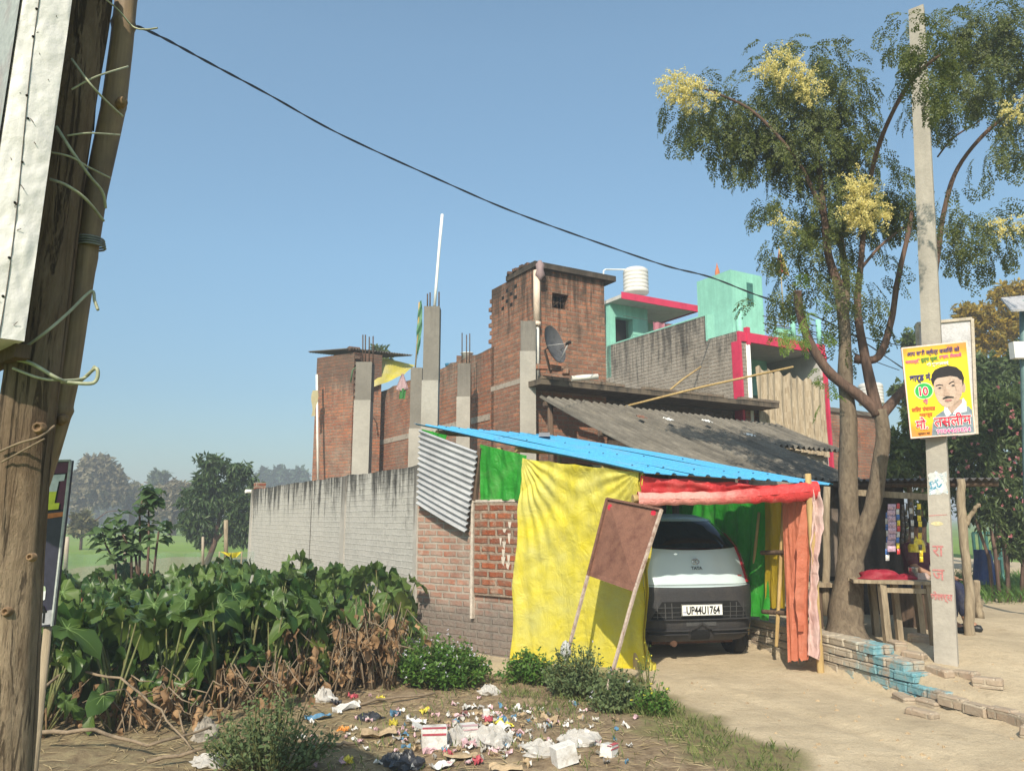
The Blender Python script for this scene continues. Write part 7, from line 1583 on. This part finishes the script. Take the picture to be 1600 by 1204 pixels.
bpoly([(.0, .012), (.985, .012), (.985, .30), (0, .315)], plain('banner_maroon', (.10, .018, .05), .4, .3, 5, 0, spec=.5), 'maroon_field', .001); bpoly([(0, .335), (.985, .318), (.985, .345), (0, .375)], plain('banner_orange', (.45, .15, .05), .4, .2), 'orange_stripe', .0012)
lx = .50
outl = [(.38, .09), (.93, .085), (.92, .125), (.82, .128), (.78, .262), (.88, .262), (.87, .30), (.30, .305)]
bpoly([(u+(.03 if u > .5 else -.03), v+(-.008 if v < .2 else .008)) for u, v in outl], plain('print_dark_edge', (.012, .012, .014), .4), 'letter_edge', .0016); bpoly([(.38, .09), (.93, .085), (.92, .125), (.82, .128), (.80, .19), (.36, .19)], plain('letter_white', (.62, .66, .68), .4), 'letter_top', .002); bpoly([(.36, .19), (.80, .19), (.78, .262), (.88, .262), (.87, .30), (.30, .305)], plain('letter_yellow', (.62, .65, .06), .4), 'letter_foot', .002)
bpoly([(.2, .735), (.55, .72), (.78, .765), (.80, .79), (.2, .80)], plain('bus_green', (.30, .36, .25), .4), 'bus_top', .002); bpoly([(.2, .80), (.80, .79), (.80, .84), (.60, .87), (.2, .885)], plain('bus_white', (.55, .56, .58), .4), 'bus_side', .002); bpoly([(.62, .845), (.68, .845), (.68, .868), (.62, .87)], MT['print_dark_edge'], 'bus_figure', .0024)
bpoly([(0, .925), (.985, .905), (.985, .99), (0, .995)], plain('strip_grey', (.30, .30, .32), .4), 'grey_strip', .0014)
text('की', .055, bp(.56, .975, .003), (bp(1, .9)-bp(0, .9)), (bp(.5, 0)-bp(.5, 1)), 'lettering', MT['print_dark_edge'], bn, bold=.001)
m = MB(); m.beam(bp(1, 0, .002), bp(1, 1, .002), .006, .006, up=bn_n); m.beam(bp(0, 0, .002), bp(1, 0, .002), .006, .006, up=bn_n); m.build('rim', plain('rim_pale', (.40, .42, .40), .4), bn)
for u in (.15, .8): m = MB(); q = bp(u, 1, -.02); m.tube([q, V(q.x, q.y, 0)], .012, 8); m.build('leg', M['wood'], bn)
# cables
def cable(a_, b_, sag, r, lab, twist=False, n=60):
    a_, b_ = Vector(a_), Vector(b_); pts = [a_+(b_-a_)*(k/n)-V(0, 0, sag*4*(k/n)*(1-k/n)) for k in range(n+1)]; m = MB()
    if twist:
        for ph in (0, math.pi):
            q = [p+V(0, math.cos(k*1.1+ph), math.sin(k*1.1+ph))*r*.9*(1-.5*k/n) for k, p in enumerate(pts)]; m.tube(q, r, 6)
    else: m.tube(pts, r, 6)
    tag(m.build('power_cable', m_cab), lab, 'cable')
m_cab = plain('black_cable', (.018, .018, .02), .6, .3, 20, .1)
# the main cable runs from the bamboo pole far back past the mint house
c0, c1 = P(214, 41, 1.77), P(1410, 578, 24)
n = 90; pts = []
knots = [(214, 41, 1.77), (260, 62, 2.05), (330, 100, 2.6), (420, 148, 3.5), (540, 214, 4.9), (680, 278, 7.0), (800, 330, 9.2), (920, 374, 11.8), (1040, 415, 14.5), (1110, 433, 16.2), (1180, 460, 17.5), (1250, 484, 19), (1330, 522, 21), (1415, 578, 23.5)]
kp = [P(*k) for k in knots]; out = []
for i in range(len(kp)-1):
    p0, p1, p2, p3 = kp[max(i-1, 0)], kp[i], kp[i+1], kp[min(i+2, len(kp)-1)]
    for k in range(8): u = k/8; out.append(.5*((2*p1)+(-p0+p2)*u+(2*p0-5*p1+4*p2-p3)*u*u+(-p0+3*p1-3*p2+p3)*u**3))
out.append(kp[-1]); m = MB()
for ph in (0, math.pi):
    q = []; 
    for k, p in enumerate(out):
        r = .0026+.010*min(1, (p.y-1.7)/16); q.append(p+V(math.cos(k*.9+ph)*.3, 0, math.sin(k*.9+ph))*r*.8)
    m.tube(q, [.0024+.0125*min(1, (p.y-1.7)/18) for p in out], 6)
tag(m.build('power_cable', m_cab), 'long black twisted cable sagging across the sky from the bamboo pole', 'cable')
cable(P(1205, 470, 18.5), P(1410, 540, 21), .15, .013, 'upper thin cable running right from the mint tower behind the tree'); cable(P(1205, 487, 18.5), P(1405, 578, 21), .1, .012, 'lower thin cable running right from the mint tower behind the tree')
cable(P(1280, 575, 16), P(1600, 330, 30), .1, .008, 'faint cable crossing behind the concrete post') if False else None

# ------------------------------------------------------------------ litter
random.seed(123)
def crumple(m, c, r, h, sd, n=20, rough=.6):
    c = Vector(c)
    def f(u, v):
        a = u*6.2832; rr = r*math.sin(v*math.pi*.5+.0)*(1+rough*noise.noise(V(math.cos(a)*1.8+sd, math.sin(a)*1.8, v*3)))
        return c+V(math.cos(a)*rr, math.sin(a)*rr*.75, h*math.cos(v*math.pi*.5)*(1+rough*noise.noise(V(math.cos(a)*2.5, math.sin(a)*2.5+sd, v*4)))+.012*noise.noise(V(a*3, v*9, sd)))
    m.grid(f, n, n//2, 0, False)
def item(o, lab, cat, g=None): tag(o, lab, cat, g)
whp = plain('litter_white', (.62, .60, .57), .6, .15, 9, .2, c2=(.36, .31, .25), world=True); clr = N('thin_plastic'); 
clr.b.inputs['Base Color'].default_value = (.55, .52, .48, 1); clr.b.inputs['Roughness'].default_value = .3; tb2 = clr.n('ShaderNodeBsdfTransparent'); mx2 = clr.n('ShaderNodeMixShader', Fac=.72); clr.l(tb2.outputs[0], mx2.inputs[1]); clr.l(clr.b.outputs[0], mx2.inputs[2]); clr.l(mx2.outputs[0], clr.out.inputs[0]); clr = clr.m
cardb = plain('cardboard', (.38, .28, .17), .85, .2, 6, .1); litr = plain('litter_red', (.42, .08, .10), .5); lity = plain('litter_yellow', (.66, .56, .08), .4); litg = plain('litter_green', (.22, .48, .06), .4); litb = plain('litter_blue', (.10, .22, .34), .4); litk = plain('litter_black', (.03, .03, .035), .35, .3, 8, .2, spec=.5); litp = plain('litter_pink', (.55, .36, .38), .5); litm = plain('litter_maroon', (.22, .08, .08), .6)
def carton(px, py, w_, d_, h, rz, lab, stripe=None, flap=False, tilt=0):
    q = g_(px, py); t = thing('carton', q, lab, 'carton'); m = MB(); bev_box(m, q, w_, d_, h, rz, .003, tilt); m.build('box', whp, t)
    a = V(math.cos(rz), math.sin(rz), 0); b = V(-a.y, a.x, 0)
    if stripe: m = MB(); m.box(q-a*w_*.49-b*(d_/2+.002)+V(0, 0, h*.70), a*w_*.98, b*.002, V(0, 0, h*.10)); m.box(q-a*w_*.49-b*(d_/2)+V(0, 0, h+.001), a*w_*.98, b*d_*.35, V(0, 0, .002)); m.build('red_print', stripe, t)
    if flap: m = MB(); m.face([q-a*w_/2-b*d_/2+V(0, 0, h), q-a*w_/2-b*d_/2+V(0, 0, h)-a*.07+V(0, 0, .03), q-a*w_/2+b*d_/2+V(0, 0, h+.03)-a*.07, q-a*w_/2+b*d_/2+V(0, 0, h)]); m.build('flap', whp, t)
carton(678, 1168, .17, .13, .14, .12, 'largest white carton with a pink red stripe in the middle of the litter', litr, True)
carton(732, 1150, .12, .12, .09, .3, 'pinkish open carton right of the largest white one', litp)
carton(760, 1122, .055, .05, .06, .2, 'small white box standing at the back of the litter heap')
carton(883, 1196, .15, .10, .12, .5, 'bent white box at the bottom edge right of the litter heap', None, False, .15)
carton(952, 1187, .10, .09, .08, .9, 'small white box with a red mark farthest right in the litter', litr, False, -.1)
for (px, py, r, h, mt, nm, lab) in (
    (713, 1158, .10, .10, clr, 'plastic_bag', 'clear crumpled bag beside the largest white carton'), (770, 1165, .13, .11, clr, 'plastic_bag', 'pinkish clear bag in the middle of the litter heap'), (845, 1178, .15, .07, clr, 'plastic_bag', 'bluish clear plastic sheet right of the litter heap'), (905, 1165, .15, .08, clr, 'plastic_bag', 'dusty crumpled plastic bag at the right end of the litter'), (765, 1083, .09, .07, clr, 'plastic_bag', 'pale plastic bag lying at the foot of the red wall'), (632, 1195, .12, .08, litk, 'black_bag', 'shiny black plastic bag at the bottom left of the heap'), (578, 1122, .11, .05, litk, 'black_bag', 'small dark plastic bag left of the litter heap'), (505, 1100, .10, .09, clr, 'plastic_bag', 'grey plastic bag standing near the withered bushes'), (612, 1190, .08, .06, litk, 'black_bag', 'black crumpled wrapper next to the shiny black bag'), (320, 1150, .10, .13, plain('grey_rag', (.28, .25, .21), .9, .3, 8, .4), 'grey_rag', 'twisted grey rag lying before the dusty olive shrub'), (330, 1195, .14, .05, clr, 'plastic_bag', 'flat pale plastic bag at the lower left below the taro')):
    m = MB(); crumple(m, g_(px, py), r, h, px*.1, 26); item(m.build(nm, mt), lab, nm.split('_')[-1])
for (px, py, w_, d_, rz, mt, nm, lab) in (
    (590, 1150, .26, .15, .3, cardb, 'cardboard_piece', 'flattened brown cardboard left of the largest white carton'), (720, 1185, .22, .10, -.1, cardb, 'cardboard_piece', 'curved brown cardboard in front of the largest white carton'), (790, 1205, .2, .12, .2, cardb, 'cardboard_piece', 'brown cardboard scrap at the bottom edge of the heap'), (860, 1130, .14, .07, -.5, cardb, 'cardboard_piece', 'folded brown cardboard at the upper right of the litter'), (540, 1112, .26, .055, .75, whp, 'foam_tray', 'long white foam piece left of the litter heap'), (497, 1125, .22, .06, .6, litb, 'blue_wrapper', 'blue and white wrapper strip beside the long white foam piece'), (690, 1195, .15, .10, .4, whp, 'paper_sheet', 'printed white paper at the bottom of the heap'), (780, 1145, .16, .09, .2, whp, 'paper_sheet', 'crumpled white paper right of the pinkish carton'), (650, 1133, .16, .07, -.2, whp, 'paper_sheet', 'creased white paper behind the largest white carton')):
    m = MB(); q = g_(px, py); a = V(math.cos(rz), math.sin(rz), 0); b = V(-a.y, a.x, 0); m.grid(lambda u, v: q+a*(u-.5)*w_+b*(v-.5)*d_+V(0, 0, .025+.05*noise.noise(V(u*2.5+px, v*2, 1))+.03*abs(u-.5)), 12, 8, 0, False); item(m.build(nm, mt), lab, nm.split('_')[-1])
for (px, py, mt, lab) in ((615, 1130, lity, 'yellow crumpled wrapper left of the largest white carton'), (664, 1115, lity, 'yellow wrapper at the back of the litter heap'), (779, 1140, lity, 'upper yellow packet right of the pinkish carton'), (795, 1143, lity, 'lower yellow packet nearest the bluish sheet'), (772, 1158, litg, 'light green packet in the middle of the heap'), (617, 1120, litb, 'small turquoise wrapper behind the left yellow one'), (786, 1135, litb, 'small blue cap behind the yellow packets'), (745, 1190, litr, 'red wrapper low in the middle of the heap'), (733, 1172, litp, 'pink wrapper in front of the pinkish carton'), (763, 1135, litr, 'red and white packet behind the yellow packets'), (724, 1118, litm, 'maroon box lid behind the pinkish carton'), (730, 1110, whp, 'white cup lying at the back of the litter heap'), (808, 1113, whp, 'small white cup at the upper right of the heap'), (525, 1108, litk, 'dark green bottle lying under the long foam piece'), (552, 1094, litr, 'small red scrap at the foot of the withered bushes'), (594, 1098, lity, 'yellow leaf like wrapper in front of the lilac flowered weed'), (543, 1193, lity, 'yellow scrap at the bottom left of the litter'), (536, 1142, plain('litter_orange', (.6, .25, .06), .5), 'orange scrap between the stick and the foam piece'), (700, 1180, litr, 'crimson scrap in front of the clear bag')):
    m = MB(); q = g_(px, py); rz = U(0, 6.28); a = V(math.cos(rz), math.sin(rz), 0); b = V(-a.y, a.x, 0); w_, d_ = U(.06, .10), U(.04, .07); m.grid(lambda u, v: q+a*((u-.5)*w_+.02*noise.noise(V(u*5, v*5, px)))+b*((v-.5)*d_+.02*noise.noise(V(u*5, v*5, py)))+V(0, 0, .028+.05*noise.noise(V(u*4+px, v*4, 2))), 9, 9, 0, False); item(m.build('wrapper', mt), lab, 'wrapper')
cols_ = [whp, whp, plain('litter_dirty_white', (.42, .39, .34), .8, .3, 12, .2), cardb, cardb, cardb, litp, litb, litp, plain('litter_grey', (.35, .33, .31), .6)]
nmz = ['white', 'white', 'dirty white', 'brown', 'brown', 'brown', 'pink', 'blue', 'pink', 'grey']
for k in range(290):
    cx, cy = random.gauss(750, 75), random.gauss(1152, 26)
    if k % 3 == 0: cx, cy = U(440, 1000), U(1095, 1200)
    if cy > 1204 or cy < 1090: cy = U(1100, 1200)
    q = g_(cx, cy); i = random.randrange(len(cols_)); m = MB(); w_, d_, rz = U(.02, .075), U(.015, .045), U(0, 6.28); a = V(math.cos(rz), math.sin(rz), 0); b = V(-a.y, a.x, 0); sd_ = k*1.7
    m.grid(lambda u, v: q+a*(u-.5)*w_+b*(v-.5)*d_+V(0, 0, .014+.04*noise.noise(V(u*2+sd_, v*2, 1))+.015*rnd()), 4, 3, 0, False)
    item(m.build('scrap', cols_[i]), 'tiny torn %s scrap scattered in the litter heap' % nmz[i], 'scrap', 'small %s scraps in the litter' % nmz[i])
# a few clods and chips on the lane
for k in range(110):
    x, y = U(1.7, 4.6), U(4.6, 8.0); m = MB(); q = V(x, y, gh(x, y)); crumple(m, q-V(0, 0, .005), U(.008, .022), U(.008, .018), k, 8, .5); item(m.build('pebble', cardb), 'small brown pebble lying on the pale dirt lane', 'pebble', 'pebbles on the dirt lane')

# ------------------------------------------------------------------ the hazy air
def haze():
    m = MB(); m.box(V(-470, -80, -1.2), V(940, 0, 0), V(0, 740, 0), V(0, 0, 15)); mt = bpy.data.materials.new('haze'); mt.use_nodes = True; t = mt.node_tree; t.nodes.clear()
    o_ = t.nodes.new('ShaderNodeOutputMaterial'); pv = t.nodes.new('ShaderNodeVolumePrincipled'); pv.inputs['Color'].default_value = (.76, .82, .89, 1); pv.inputs['Density'].default_value = .0038; pv.inputs['Anisotropy'].default_value = .0
    t.links.new(pv.outputs[0], o_.inputs['Volume']); o = m.build('haze', mt); o['kind'] = 'stuff'
haze()
